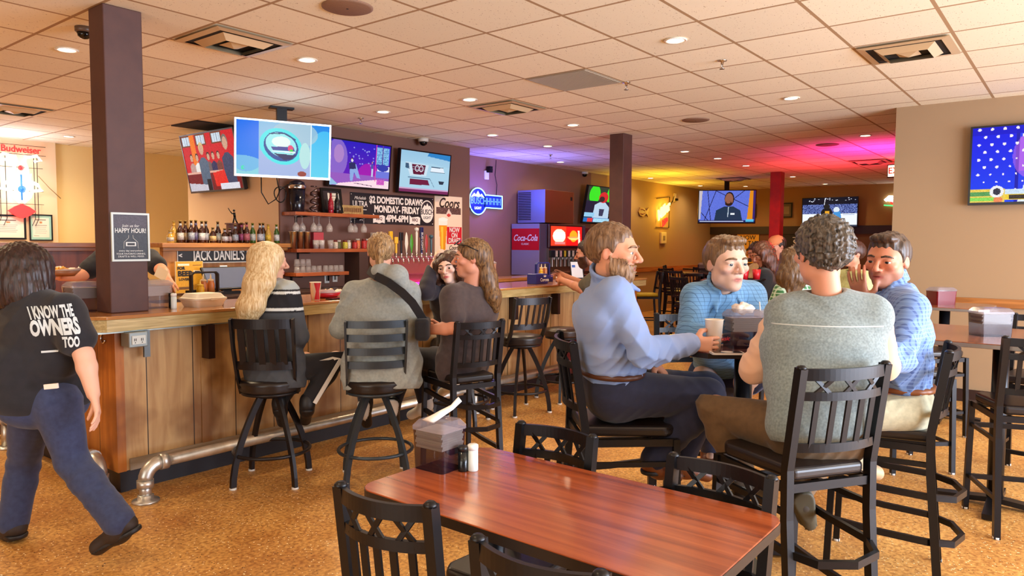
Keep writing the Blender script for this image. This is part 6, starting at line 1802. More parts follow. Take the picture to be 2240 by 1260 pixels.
# ================================================================ people
class Field:
    """distance field on a grid; rounded limbs are blended and meshed as one continuous skin"""

    def __init__(s, lo, hi, h):
        s.h = h; s.lo = np.array(lo, float) - 3 * h
        s.n = np.ceil((np.array(hi, float) + 3 * h - s.lo) / h).astype(int) + 1
        s.d = np.full(tuple(s.n), 0.15, np.float32)

    def _sub(s, lo, hi):
        a = np.clip(np.floor((lo - s.lo) / s.h).astype(int), 0, s.n - 1)
        b = np.clip(np.ceil((hi - s.lo) / s.h).astype(int) + 1, 0, s.n)
        b = np.maximum(b, a)
        sl = tuple(slice(int(a[i]), int(b[i])) for i in range(3))
        g = [(s.lo[i] + s.h * np.arange(int(a[i]), int(b[i]))).astype(np.float32) for i in range(3)]
        return sl, g[0][:, None, None], g[1][None, :, None], g[2][None, None, :]

    def _mix(s, sl, d, k):
        o = s.d[sl]
        if k > 0:
            hh = np.maximum(k - np.abs(o - d), 0) / k
            s.d[sl] = np.minimum(o, d) - hh * hh * k * 0.25
        else:
            s.d[sl] = np.minimum(o, d)

    def cone(s, a, b, ra, rb, k=0.02, ax=None, sc=1.0):
        a = np.array(a, float); b = np.array(b, float)
        R = max(ra, rb) * max(1.0, sc) + k + 2 * s.h
        sl, X, Y, Z = s._sub(np.minimum(a, b) - R, np.maximum(a, b) + R)
        ab = b - a; l2 = float(ab @ ab) + 1e-12
        t = np.clip(((X - a[0]) * ab[0] + (Y - a[1]) * ab[1] + (Z - a[2]) * ab[2]) / l2, 0, 1)
        vx = X - a[0] - t * ab[0]; vy = Y - a[1] - t * ab[1]; vz = Z - a[2] - t * ab[2]
        if ax is not None:
            ax = np.array(ax, float); ax /= np.linalg.norm(ax)
            q = (vx * ax[0] + vy * ax[1] + vz * ax[2]) * (1 - 1 / sc)
            vx = vx - q * ax[0]; vy = vy - q * ax[1]; vz = vz - q * ax[2]
        s._mix(sl, np.sqrt(vx * vx + vy * vy + vz * vz) - (ra + (rb - ra) * t), k)
        return s

    def _ell(s, c, rad, axes, k):
        c = np.array(c, float); rad = np.array(rad, float)
        A = np.eye(3) if axes is None else np.array(axes, float)
        R = rad.max() + k + 2 * s.h
        sl, X, Y, Z = s._sub(c - R, c + R)
        x, y, z = X - c[0], Y - c[1], Z - c[2]
        q = [(x * A[i][0] + y * A[i][1] + z * A[i][2]) for i in range(3)]
        k0 = np.sqrt(sum((q[i] / rad[i]) ** 2 for i in range(3)))
        k1 = np.sqrt(sum((q[i] / rad[i] ** 2) ** 2 for i in range(3))) + 1e-9
        return sl, k0 * (k0 - 1) / k1

    def ell(s, c, rad, axes=None, k=0.02):
        sl, d = s._ell(c, rad, axes, k); s._mix(sl, d, k); return s

    def cut(s, c, rad, axes=None, k=0.01):
        sl, d = s._ell(c, rad, axes, k)
        o = s.d[sl]; d = -d
        hh = np.maximum(k - np.abs(o - d), 0) / k
        s.d[sl] = np.maximum(o, d) + hh * hh * k * 0.25
        return s

    def cutcone(s, a, b, ra, rb, k=0.01):
        o = s.d; s.d = np.full(o.shape, 0.15, np.float32); s.cone(a, b, ra, rb, 0)
        d = -s.d; hh = np.maximum(k - np.abs(o - d), 0) / k
        s.d = np.maximum(o, d) + hh * hh * k * 0.25
        return s

    def all(s):
        g = [(s.lo[i] + s.h * np.arange(s.n[i])).astype(np.float32) for i in range(3)]
        return g[0][:, None, None], g[1][None, :, None], g[2][None, None, :]

    def clip(s, fn):
        s.d = np.maximum(s.d, fn(*s.all())).astype(np.float32); return s

    def disp(s, fn):
        m = np.abs(s.d) < 0.04
        i = np.nonzero(m)
        p = [s.lo[a] + s.h * i[a] for a in range(3)]
        s.d[i] += fn(*p).astype(np.float32)
        return s

    def mesh(s):
        d = s.d; ins = d < 0
        nx, ny, nz = d.shape
        cnt = np.zeros((nx - 1, ny - 1, nz - 1), np.uint8)
        for a in (0, 1):
            for b in (0, 1):
                for c in (0, 1):
                    cnt += ins[a:nx - 1 + a, b:ny - 1 + b, c:nz - 1 + c]
        act = (cnt > 0) & (cnt < 8)
        I = np.argwhere(act)
        vid = np.full(act.shape, -1, np.int32); vid[act] = np.arange(len(I))
        cs = {}
        for a in (0, 1):
            for b in (0, 1):
                for c in (0, 1):
                    cs[(a, b, c)] = d[I[:, 0] + a, I[:, 1] + b, I[:, 2] + c]
        P = np.zeros((len(I), 3)); N = np.zeros(len(I))
        for ax in range(3):
            o = [i for i in range(3) if i != ax]
            for u in (0, 1):
                for v in (0, 1):
                    c0 = [0, 0, 0]; c0[o[0]] = u; c0[o[1]] = v
                    c1 = list(c0); c1[ax] = 1
                    d0, d1 = cs[tuple(c0)], cs[tuple(c1)]
                    m = (d0 < 0) != (d1 < 0)
                    t = np.where(m, d0 / np.where(m, d0 - d1, 1), 0)
                    pt = np.array(c0, float)[None] + t[:, None] * np.eye(3)[ax][None]
                    P += np.where(m[:, None], pt, 0); N += m
        co = s.lo + s.h * (I + P / N[:, None])
        Q = []
        for ax in range(3):
            o = [i for i in range(3) if i != ax]
            sl0 = [slice(None)] * 3; sl1 = [slice(None)] * 3
            sl0[ax] = slice(0, -1); sl1[ax] = slice(1, None)
            e = ins[tuple(sl0)] != ins[tuple(sl1)]
            E = np.argwhere(e)
            E = E[(E[:, o[0]] > 0) & (E[:, o[1]] > 0) & (E[:, o[0]] < d.shape[o[0]] - 1) & (E[:, o[1]] < d.shape[o[1]] - 1)]
            flip = ins[E[:, 0], E[:, 1], E[:, 2]]
            q = []
            for u, v in ((0, 0), (1, 0), (1, 1), (0, 1)):
                c = E.copy(); c[:, o[0]] -= 1 - u; c[:, o[1]] -= 1 - v
                q.append(vid[c[:, 0], c[:, 1], c[:, 2]])
            q = np.stack(q, 1)
            if ax == 1:
                flip = ~flip
            q[~flip] = q[~flip][:, ::-1]
            Q.append(q)
        return co, np.concatenate(Q)


def nv(v):
    v = np.array(v, float); return v / (np.linalg.norm(v) + 1e-9)


def srgb(c):
    return np.array(lin(c)[:3])


SKIN = attr_mat('skin', 0.5, bump=(400, 0.06, 0.001), spec=0.35)
EYEM = attr_mat('eyeball', 0.12)
HAIRM = {}


def hair_mat(c, c2=None, sc=(90, 90, 14)):
    k = 'hair_%02x%02x%02x' % tuple(c)
    if k not in HAIRM:
        m, nt, bs = new_mat(k)
        tc = nt.nodes.new('ShaderNodeTexCoord'); mp = nt.nodes.new('ShaderNodeMapping'); mp.inputs['Scale'].default_value = sc
        nz = nt.nodes.new('ShaderNodeTexNoise'); nz.inputs['Scale'].default_value = 1.4; nz.inputs['Detail'].default_value = 4
        rp = nt.nodes.new('ShaderNodeValToRGB'); e = rp.color_ramp.elements
        e[0].position = 0.35; e[1].position = 0.65; e[0].color = lin(c); e[1].color = lin(c2 or tuple(min(255, int(v * 1.35)) for v in c))
        nt.links.new(tc.outputs['Object'], mp.inputs[0]); nt.links.new(mp.outputs[0], nz.inputs['Vector'])
        nt.links.new(nz.outputs['Fac'], rp.inputs[0]); nt.links.new(rp.outputs[0], bs.inputs['Base Color'])
        b = nt.nodes.new('ShaderNodeBump'); b.inputs['Strength'].default_value = 0.6; b.inputs['Distance'].default_value = 0.004
        nt.links.new(nz.outputs['Fac'], b.inputs['Height']); nt.links.new(b.outputs[0], bs.inputs['Normal'])
        bs.inputs['Roughness'].default_value = 0.42
        HAIRM[k] = m
    return HAIRM[k]


def cloth(name, c, c2=None, rough=0.85, sc=40, amt=0.5, heather=None):
    if name in MATS:
        return MATS[name]
    m = mat(name, c, rough, noise=(sc, c2 or tuple(int(v * 0.85) for v in c), amt), bump=(350, 0.18, 0.001), sheen=0.15)
    return m


def check_cloth(name, base, line, step=0.02, w=0.14, line2=None, tilt=0.0):
    """woven check: thin lines in two directions over a plain ground"""
    m, nt, bs = new_mat(name); N, L = nt.nodes, nt.links
    tc = N.new('ShaderNodeTexCoord'); mp = N.new('ShaderNodeMapping'); mp.inputs['Rotation'].default_value = (0, 0, tilt)
    L.new(tc.outputs['Object'], mp.inputs[0])
    nz = N.new('ShaderNodeTexNoise'); nz.inputs['Scale'].default_value = 9; L.new(mp.outputs[0], nz.inputs['Vector'])
    wm = N.new('ShaderNodeVectorMath'); wm.operation = 'MULTIPLY_ADD'; wm.inputs[1].default_value = (0.008, 0.008, 0.008)
    L.new(nz.outputs['Color'], wm.inputs[0]); L.new(mp.outputs[0], wm.inputs[2])
    sp = N.new('ShaderNodeSeparateXYZ'); L.new(wm.outputs[0], sp.inputs[0])
    col = lin(base); out = None
    prev = None
    for i, ax in enumerate((0, 2)):
        d = N.new('ShaderNodeMath'); d.operation = 'DIVIDE'; d.inputs[1].default_value = step; L.new(sp.outputs[ax], d.inputs[0])
        f = N.new('ShaderNodeMath'); f.operation = 'FRACT'; L.new(d.outputs[0], f.inputs[0])
        g = N.new('ShaderNodeMath'); g.operation = 'LESS_THAN'; g.inputs[1].default_value = w; L.new(f.outputs[0], g.inputs[0])
        sc_ = N.new('ShaderNodeMath'); sc_.operation = 'MULTIPLY'; sc_.inputs[1].default_value = 0.7; L.new(g.outputs[0], sc_.inputs[0])
        mx = N.new('ShaderNodeMix'); mx.data_type = 'RGBA'; L.new(sc_.outputs[0], mx.inputs['Factor'])
        if prev is None:
            mx.inputs[6].default_value = col
        else:
            L.new(prev, mx.inputs[6])
        mx.inputs[7].default_value = lin(line if i == 0 else (line2 or line))
        prev = mx.outputs[2]
    L.new(prev, bs.inputs['Base Color']); bs.inputs['Roughness'].default_value = 0.8
    bs.inputs['Sheen Weight'].default_value = 0.15
    _bump(nt, bs, 350, 0.15, 0.001)
    MATS[name] = m
    return m


def folds(amp, fr, ph=0.0):
    """soft drag folds in cloth"""
    def f(x, y, z):
        w = 0.6 * np.sin(x * fr * 0.55 + ph) + 0.6 * np.sin(y * fr * 0.5 + ph * 2) + 0.5 * np.sin(z * fr * 0.4 + 1.7 * ph)
        a = np.sin((0.62 * x - 0.5 * y + 1.0 * z) * fr + 2.2 * w + ph)
        b = np.sin((-0.7 * x + 0.4 * y + 0.8 * z) * fr * 1.63 + 2.0 * w + 1.3 + ph)
        return amp * (0.6 * np.abs(a) + 0.5 * np.abs(b) - 0.55) * (0.55 + 0.45 * np.sin(x * 7 + y * 9 + z * 8 + ph))
    return f


def head_frame(f, roll=0.0):
    f = nv(f)
    l = nv(np.cross([0, 0, 1], f)); u = np.cross(f, l)
    if roll:
        l, u = l * math.cos(roll) + u * math.sin(roll), u * math.cos(roll) - l * math.sin(roll)
    return f, l, u


def hand(F, wr, d, n, curl, side_ax, S, spread=0.12, thumb=0.7, k=0.006):
    """palm and five separate bent fingers: d fingers' direction, n palm normal, side_ax towards the thumb"""
    d = nv(d); n = nv(np.array(n) - d * np.dot(n, d)); t = nv(np.cross(d, n))
    if np.dot(t, side_ax) < 0:
        t = -t
    wr = np.array(wr, float)
    kn = wr + d * 0.088 * S
    for q in (-0.026, -0.009, 0.009, 0.026):
        F.cone(wr + t * q * S * 0.6, kn + t * q * S, 0.0165 * S, 0.0125 * S, 0.012 * S)
    lens = (0.068, 0.085, 0.094, 0.084)
    for i, q in enumerate((-0.031, -0.0105, 0.0105, 0.031)):
        b = kn + t * q * S
        dd = nv(d + t * spread * (q / 0.03))
        L = lens[i] * S
        ang = 0.0
        p = b
        for j, fr in enumerate((0.45, 0.32, 0.23)):
            ang += curl * (0.55, 0.7, 0.45)[j] * (1 + 0.08 * ((i * 7) % 3 - 1))
            v = dd * math.cos(ang) + n * math.sin(ang)
            p2 = p + v * L * fr
            F.cone(p, p2, (0.0092 - 0.0008 * j) * S, (0.0084 - 0.0009 * j) * S, k * S * 0.5)
            p = p2
    b = wr + d * 0.028 * S + t * 0.026 * S
    m = b + nv(d * 0.55 + t * 0.8 + n * 0.45) * 0.042 * S
    e = m + nv(d * 0.9 + t * (0.35 - 0.5 * curl * thumb) + n * (0.3 + 0.6 * curl)) * 0.034 * S
    e2 = e + nv(d * 0.9 + t * (0.1 - 0.6 * curl * thumb) + n * (0.3 + 0.6 * curl)) * 0.026 * S
    F.cone(b, m, 0.0155 * S, 0.012 * S, 0.01 * S); F.cone(m, e, 0.0115 * S, 0.0098 * S, 0.004 * S); F.cone(e, e2, 0.0098 * S, 0.008 * S, 0.003 * S)


def head_skull(F, c, fr, H, male=True, fat=1.0):
    f, l, u = fr
    P = lambda a, b, z: c + H * (f * a + l * b + u * z)
    A = [f, l, u]
    F.ell(P(-0.055, 0, 0.125), (0.43 * H, 0.335 * H, 0.375 * H), A, 0.0)
    F.cone(P(0.11, 0, 0.02), P(0.155, 0, -0.30), 0.265 * H, (0.2 if male else 0.18) * H * fat, 0.12 * H, l, 1.0)
    for s_ in (-1, 1):
        F.ell(P(0.03, 0.2 * s_ * fat, -0.24), (0.15 * H, 0.1 * H, 0.14 * H), A, 0.12 * H)
        F.ell(P(0.27, 0.185 * s_, -0.07), (0.11 * H, 0.11 * H, 0.085 * H), A, 0.08 * H)
        F.cone(P(0.375, 0.05 * s_, 0.105), P(0.31, 0.2 * s_, 0.105), 0.05 * H, 0.045 * H, 0.06 * H)
    F.ell(P(0.27, 0, -0.41), (0.1 * H, 0.11 * H, 0.085 * H), A, 0.1 * H)
    F.ell(P(0.27, 0, -0.25), (0.12 * H, 0.13 * H, 0.11 * H), A, 0.08 * H)
    for s_ in (-1, 1):
        F.cut(P(0.455, 0.15 * s_, 0.02), (0.105 * H, 0.085 * H, 0.055 * H), A, 0.05 * H)
    F.cone(P(0.385, 0, 0.08), P(0.50, 0, -0.10), 0.032 * H, 0.048 * H, 0.035 * H)
    F.ell(P(0.485, 0, -0.12), (0.06 * H, 0.05 * H, 0.042 * H), A, 0.03 * H)
    for s_ in (-1, 1):
        F.ell(P(0.425, 0.06 * s_, -0.135), (0.055 * H, 0.036 * H, 0.036 * H), A, 0.025 * H)
    for s_ in (-1, 1):
        F.cone(P(0.355, 0.095 * s_, -0.265), P(0.398, 0.02 * s_, -0.243), 0.014 * H, 0.021 * H, 0.025 * H)
        F.cone(P(0.35, 0.08 * s_, -0.29), P(0.392, 0.015 * s_, -0.302), 0.014 * H, 0.024 * H, 0.025 * H)
    F.cut(P(0.425, 0, -0.27), (0.05 * H, 0.11 * H, 0.007 * H), A, 0.01 * H)
    for s_ in (-1, 1):     # lids and ears
        F.ell(P(0.335, 0.15 * s_, 0.05), (0.07 * H, 0.085 * H, 0.034 * H), A, 0.02 * H)
        F.ell(P(0.335, 0.15 * s_, -0.015), (0.062 * H, 0.08 * H, 0.028 * H), A, 0.02 * H)
        ea = [nv(f * 0.96 - u * 0.25 - l * s_ * 0.15), nv(l * s_ + f * 0.2), nv(u + f * 0.2)]
        F.ell(P(-0.03, 0.338 * s_, 0.0), (0.085 * H, 0.03 * H, 0.135 * H), ea, 0.02 * H)
        F.cut(P(-0.008, 0.37 * s_, 0.015), (0.045 * H, 0.024 * H, 0.075 * H), ea, 0.012 * H)


def eyes(root, c, fr, H, iris=(70, 90, 110)):
    f, l, u = fr
    for s_ in (-1, 1):
        e = c + H * (f * 0.335 + l * 0.15 * s_ + u * 0.017)
        r = 0.062 * H
        mb = MB().lathe([(r * math.sin(a * PI / 12), -r * math.cos(a * PI / 12)) for a in range(13)], 20)
        M3 = Matrix((Vector(l), Vector(u), Vector(f))).transposed().to_4x4()
        M3.translation = Vector(e) - root.location
        mb.v = [tuple(M3 @ Vector(v)) for v in mb.v]
        o = mb.build('eye', EYEM, root)
        cc = np.array([v.co[:] for v in o.data.vertices]) + np.array(root.location) - e
        cf = cc @ f / r
        col = np.where((cf > 0.955)[:, None], srgb((14, 12, 12)), np.where((cf > 0.82)[:, None], srgb(iris), srgb((232, 224, 216))))
        vert_color(o.data, col)


def brows(root, c, fr, H, m):
    f, l, u = fr
    for s_ in (-1, 1):
        pts = [Vector(c + H * (f * a + l * b * s_ + u * z)) - root.location for a, b, z in ((0.43, 0.06, 0.115), (0.42, 0.13, 0.135), (0.375, 0.2, 0.125), (0.32, 0.245, 0.095))]
        MB().tube(pts, 0.02 * H, 8, scales=[0.8, 1.0, 0.9, 0.4]).build('eyebrow', m, root)


def field_obj(F, name, material, root, colfn=None):
    co, q = F.mesh()
    o = np_mesh(name, co - np.array(root.location), q, material, root)
    if colfn is not None:
        vert_color(o.data, colfn(co))
    return o


def solid(pts, r, h):
    P = np.array(pts)
    return Field(P.min(0) - r, P.max(0) + r, h)


def person(label, J, face, fwd, S=1.0, h=0.006, H=0.232, roll=0.0, skin=(214, 160, 132), male=True, fat=1.0, lips=(176, 96, 88), stubble=None,
           top=None, bottom=None, shoes=None, hair=None, beard=None, hands=None, group=None, iris=(70, 90, 110), width=1.0, belly=0.0, face_on=True, bust=0.0, neck_r=0.052):
    """J: world joints; face: the way the head looks; fwd: the way the chest points"""
    J = {k: np.array(v, float) for k, v in J.items()}
    fx = nv([fwd[0], fwd[1], 0]); lx = np.array([-fx[1], fx[0], 0.0])
    root = thing('person', label, 'person', (J['pel'][0], J['pel'][1], 0), 0, group)
    spine = nv(J['chest'] - J['pel'])
    sa = nv(J['shL'] - J['shR'])
    fr = head_frame(face, roll)
    f, l, u = fr
    hc = J['head']
    neck0 = (J['shL'] + J['shR']) / 2 + spine * 0.035 * S
    neck1 = hc + H * (-0.1 * f - 0.3 * u)
    hands = hands or {}
    lat = 1.5 * width

    def torso(F, g, kk=0.03):
        mid = (J['pel'] + J['chest']) / 2
        F.cone(J['pel'], mid, (0.112 + g) * S, (0.104 + g + belly * 0.4) * S, kk, lx, 1.45 * width)
        F.cone(mid, J['chest'], (0.106 + g + belly * 0.3) * S, (0.112 + g) * S, kk, sa, lat)
        if belly:
            F.ell(mid + fx * (0.03 + belly * 0.5) * S - spine * 0.02, ((0.11 + belly) * S, (0.13 + belly * 0.6) * S, 0.13 * S), [fx, lx, spine], 0.06)
        if bust:
            for s_ in (-1, 1):
                F.ell(J['chest'] + fx * 0.085 * S + sa * 0.075 * s_ * S - spine * 0.05 * S, ((0.06 + bust) * S, 0.075 * S, 0.075 * S), [fx, sa, spine], 0.05)
        F.cone(J['chest'], neck0 - spine * 0.03 * S, (0.108 + g) * S, (0.06 + g) * S, 0.05 * S, sa, 1.5 * width)
        for sd in ('shL', 'shR'):
            F.cone(neck0 - spine * 0.01 * S, J[sd], (0.052 + g) * S, (0.058 + g) * S, 0.05 * S)

    def arm(F, sd, g, r0=0.055, r1=0.043, r2=0.030, upto=1.0, only_upper=False, kk=0.02):
        F.cone(J['sh' + sd], J['el' + sd], (r0 + g) * S, (r1 + g) * S, kk * S)
        if not only_upper:
            e = J['el' + sd] + (J['wr' + sd] - J['el' + sd]) * upto
            m = J['el' + sd] + (e - J['el' + sd]) * 0.3
            F.cone(J['el' + sd], m, (r1 + g) * S, (r1 * 1.02 + g) * S, kk * S); F.cone(m, e, (r1 * 1.02 + g) * S, (r2 + (r1 - r2) * (1 - upto) + g) * S, kk * S)

    def leg(F, sd, g, kk=0.03):
        F.cone(J['hip' + sd], J['kn' + sd], (0.088 + g) * S * width, (0.06 + g) * S, kk * S)
        m = J['kn' + sd] + (J['an' + sd] - J['kn' + sd]) * 0.35
        F.cone(J['kn' + sd], m, (0.058 + g) * S, (0.058 + g) * S, kk * S); F.cone(m, J['an' + sd], (0.057 + g) * S, (0.04 + g) * S, kk * S)

    # the body: one continuous skin
    F = solid([p for p in J.values()] + [hc + u * H * 0.55, hc + f * H * 0.55, hc - f * H * 0.5], 0.16 * S, h)
    torso(F, -0.02)
    F.cone(neck0, neck1, (neck_r + 0.004) * S, neck_r * S, 0.03 * S)
    for sd in 'LR':
        arm(F, sd, -0.006 if top and top.get('sleeve') == 'long' else 0.0)
        leg(F, sd, -0.014)
        F.cone(J['an' + sd], J['to' + sd] * 0.7 + J['an' + sd] * 0.3, 0.03 * S, 0.02 * S, 0.02 * S)
        hd = hands.get(sd, {})
        d = hd.get('d', J['wr' + sd] - J['el' + sd])
        hand(F, J['wr' + sd], d, hd.get('n', -spine * 0.3 - sa * (1 if sd == 'L' else -1)), hd.get('curl', 0.45), hd.get('t', fx), S * hd.get('S', 1.0), hd.get('spread', 0.12))
    head_skull(F, hc, fr, H, male, fat)
    base, lipc = srgb(skin), srgb(lips)
    stc = srgb(stubble) if stubble else None

    def col(co):
        q = (co - hc) / H
        a, b, z = q @ f, q @ l, q @ u
        c = np.tile(base, (len(co), 1))
        w = np.exp(-((z + 0.08) / 0.09) ** 2 - ((np.abs(b) - 0.19) / 0.08) ** 2) * (a > 0.1) * 0.35
        w += np.exp(-((z + 0.12) / 0.05) ** 2 - (b / 0.06) ** 2) * (a > 0.4) * 0.3
        w += 0.35 * (np.abs(b) > 0.34) * (np.abs(z) < 0.2) * (np.abs(a) < 0.15)
        c = c * (1 - w[:, None]) + srgb((214, 120, 100)) * w[:, None]
        if stc is not None:
            ws = np.clip((-z - 0.16) / 0.06, 0, 1) * (z > -0.6) * (a > -0.05) * 0.62
            c = c * (1 - ws[:, None]) + stc * ws[:, None]
        wl = np.clip(1.3 - np.hypot((z + 0.272) / 0.042, b / 0.1), 0, 1) * (a > 0.28)
        wl = np.clip(wl * 1.6, 0, 1)
        c = c * (1 - wl[:, None]) + lipc * wl[:, None]
        return c
    field_obj(F, 'body', SKIN, root, col)
    if face_on:
        eyes(root, hc, fr, H, iris)
    # garments
    if top:
        g = top.get('g', 0.016)
        pts = [J[k] for k in ('pel', 'chest', 'shL', 'shR', 'elL', 'elR')] + [neck0 + spine * 0.06]
        if top.get('sleeve') == 'long':
            pts += [J['wrL'], J['wrR']]
        F = solid(pts, 0.22 * S, h)
        torso(F, g)
        if top.get('drop'):
            F.cone(J['pel'] - spine * top['drop'] * S, J['pel'], (0.118 + g) * S, (0.118 + g) * S, 0.04, lx, 1.5 * width)
        if top.get('sleeve') != 'none':
            for sd in 'LR':
                if top.get('sleeve') == 'long':
                    arm(F, sd, g * 0.95, upto=top.get('cuff', 0.97), r2=0.033)
                else:
                    e = J['sh' + sd] + (J['el' + sd] - J['sh' + sd]) * 0.62
                    F.cone(J['sh' + sd], e, (0.06 + g) * S, (0.058 + g) * S, 0.02 * S)
        F.disp(folds(top.get('fold', 0.007), top.get('freq', 34), top.get('ph', 0.3)))
        zc = J['pel'] - spine * (top.get('hem', 0.06) * S)
        F.clip(lambda X, Y, Z: (-(X - zc[0]) * spine[0] - (Y - zc[1]) * spine[1] - (Z - zc[2]) * spine[2]).astype(np.float32))
        nd = nv(neck1 - neck0)
        nl = top.get('neckline', 0.03)
        F.cutcone(neck0 + nd * nl * S, neck0 + nd * 0.24 * S, 0.058 * S, 0.15 * S, 0.012)
        if top.get('collar'):
            # folded shirt collar standing round the neck, open at the front
            cn = neck0 + nd * 0.06 * S
            cx = nv(fx - nd * np.dot(fx, nd)); cy = np.cross(nd, cx)
            n = 14
            ring = []
            for i in range(n + 1):
                a = math.radians(32) + (2 * PI - 2 * math.radians(32)) * i / n
                dip = 0.022 * math.cos(a) * S
                ring.append(cn + (cx * math.cos(a) + cy * math.sin(a)) * 0.068 * S - nd * dip)
            for i in range(n):
                for q_ in (-0.018, -0.004, 0.01, 0.022):
                    F.cone(ring[i] + nd * q_ * S, ring[i + 1] + nd * q_ * S, 0.0085 * S, 0.0085 * S, 0.004)
            for e_, s_ in ((ring[0], 1), (ring[-1], -1)):
                tip = e_ + cx * 0.048 * S + cy * s_ * 0.03 * S - nd * 0.062 * S
                for w_ in (0.0, 0.33, 0.66, 1.0):
                    b0 = e_ + cy * s_ * 0.035 * w_ * S - cx * 0.02 * w_ * S
                    F.cone(b0, tip, 0.008 * S, 0.006 * S, 0.004)
        for c_, r_ in top.get('extra', ()):
            F.ell(c_, r_, None, 0.03)
        o = field_obj(F, top.get('name', 'shirt'), top['mat'], root, top.get('col'))
        if top.get('cuffs'):
            for sd in 'LR':
                v = nv(J['wr' + sd] - J['el' + sd]); e = J['wr' + sd] - v * 0.012 * S
                MB().tube([Vector(e - v * 0.055 * S) - root.location, Vector(e) - root.location], 0.045 * S, 16, scales=[1.05, 1.0]).build('cuff', top['mat'], root)
    if bottom:
        g = bottom.get('g', 0.012)
        F = solid([J[k] for k in ('pel', 'hipL', 'hipR', 'knL', 'knR', 'anL', 'anR')], 0.2 * S, h)
        wz = bottom.get('waist', 0)
        F.cone((J['hipL'] + J['hipR']) / 2, J['pel'] + spine * 0.06 * S, (0.118 + g + wz) * S, (0.108 + g + wz) * S, 0.03, lx, 1.42 * width)
        for sd in 'LR':
            leg(F, sd, g)
            if bottom.get('flare'):
                F.cone(J['kn' + sd], J['an' + sd] + (J['an' + sd] - J['kn' + sd]) * 0.02, 0.066 * S, 0.074 * S, 0.03 * S)
        F.disp(folds(bottom.get('fold', 0.006), 30, 1.1))
        zt = J['pel'] + spine * bottom.get('rise', 0.07) * S
        F.clip(lambda X, Y, Z: ((X - zt[0]) * spine[0] + (Y - zt[1]) * spine[1] + (Z - zt[2]) * spine[2]).astype(np.float32))
        field_obj(F, bottom.get('name', 'trousers'), bottom['mat'], root, bottom.get('col'))
    if shoes:
        for sd in 'LR':
            a, t_ = J['an' + sd], J['to' + sd]
            S_ = S; S = S * shoes.get('big', 1.0)
            dn = nv(shoes.get('down' + sd, (0, 0, -1)))
            F = solid([a, t_, a + dn * 0.09 * S], 0.09 * S, max(0.005, h))
            heel = a + dn * 0.045 * S - nv(t_ - a) * 0.03 * S
            d = nv((t_ + dn * 0.02 * S) - heel)
            ax = nv(np.cross(d, dn))
            F.cone(heel, t_ + dn * 0.008 * S, 0.038 * S, 0.034 * S, 0.02 * S, ax, 1.12)
            F.cone(a, heel + d * 0.05 * S, 0.046 * S, 0.045 * S, 0.03 * S)
            F.cone(a - dn * 0.02 * S, a, 0.047 * S, 0.047 * S, 0.02 * S)
            o = field_obj(F, 'shoe', shoes['mat'], root)
            F = solid([a, t_, a + dn * 0.09 * S], 0.09 * S, max(0.005, h))
            F.cone(heel + dn * 0.026 * S, t_ + dn * 0.03 * S, 0.04 * S, 0.037 * S, 0.0, ax, 1.1)
            lim = heel + dn * 0.022 * S
            F.clip(lambda X, Y, Z: (-(X - lim[0]) * dn[0] - (Y - lim[1]) * dn[1] - (Z - lim[2]) * dn[2] - 0.0).astype(np.float32))
            lim2 = heel + dn * 0.042 * S
            F.clip(lambda X, Y, Z: ((X - lim2[0]) * dn[0] + (Y - lim2[1]) * dn[1] + (Z - lim2[2]) * dn[2]).astype(np.float32))
            so = field_obj(F, 'sole', shoes.get('sole', shoes['mat']), root)
            so.parent = o; S = S_
    if hair:
        style = hair['style']; hm = hair_mat(hair['c'], hair.get('c2'))
        thk = hair.get('thk', 0.06)
        P = lambda a, b, z: hc + H * (f * a + l * b + u * z)
        A = [f, l, u]
        pts = [P(a_, b_, z_) for a_ in (0.55, -0.65) for b_ in (0.45, -0.45) for z_ in (0.65, -0.45)]
        if style == 'long':
            pts += [np.array(p) for p in hair['tail']] + [P(-0.2, s_, -0.8) for s_ in (-0.5, 0.5)]
        if style == 'pony':
            pts += [P(-0.8, 0, -0.6)]
        F = solid(pts, 0.09 * S, h)
        F.ell(P(-0.055 - thk * hair.get('back', 0.55), 0, 0.125 + thk * 0.3), ((0.43 + thk) * H, (0.335 + thk * hair.get('side', 0.7)) * H, (0.375 + thk) * H), A, 0.0)
        if hair.get('quiff'):
            F.ell(P(0.2, 0.0, 0.45), (0.2 * H, 0.25 * H, 0.09 * H), A, 0.05 * H)
        low = hair.get('low', -0.01); slope = hair.get('slope', 0.77)
        if style == 'short':     # hairline: nape, behind the ear, sideburn, temple, forehead
            ha = [-0.6, -0.4, -0.2, -0.12, 0.06, 0.11, 0.22, 0.32, 0.45]
            hz = [-0.34, -0.30, -0.16, -0.02, -0.10, 0.0, 0.2, 0.3, 0.36]

            def line(X, Y, Z):
                x, y, z = X - hc[0], Y - hc[1], Z - hc[2]
                a = (x * f[0] + y * f[1] + z * f[2]) / H; w = (x * u[0] + y * u[1] + z * u[2]) / H
                t = w - np.interp(a, ha, np.array(hz) + hair.get('up', 0.0))
                return np.maximum(-t * H * 0.75, F.d + H * 0.034 * np.clip(1 - t / 0.13, 0, 1)).astype(np.float32)
            F.clip(line)
        else:
            n_ = nv(u - slope * f); p0 = P(0, 0, low)
            F.clip(lambda X, Y, Z: (-((X - p0[0]) * n_[0] + (Y - p0[1]) * n_[1] + (Z - p0[2]) * n_[2])).astype(np.float32))
        # keep the face free
        if style != 'short':
            F.cut(P(0.5, 0, -0.05), (0.26 * H, 0.33 * H, 0.36 * H), A, 0.03)
        for s_ in (-1, 1):
            if hair.get('ears', True):
                F.cut(P(-0.03, 0.40 * s_, -0.02), (0.085 * H, 0.1 * H, 0.135 * H), A, 0.01)
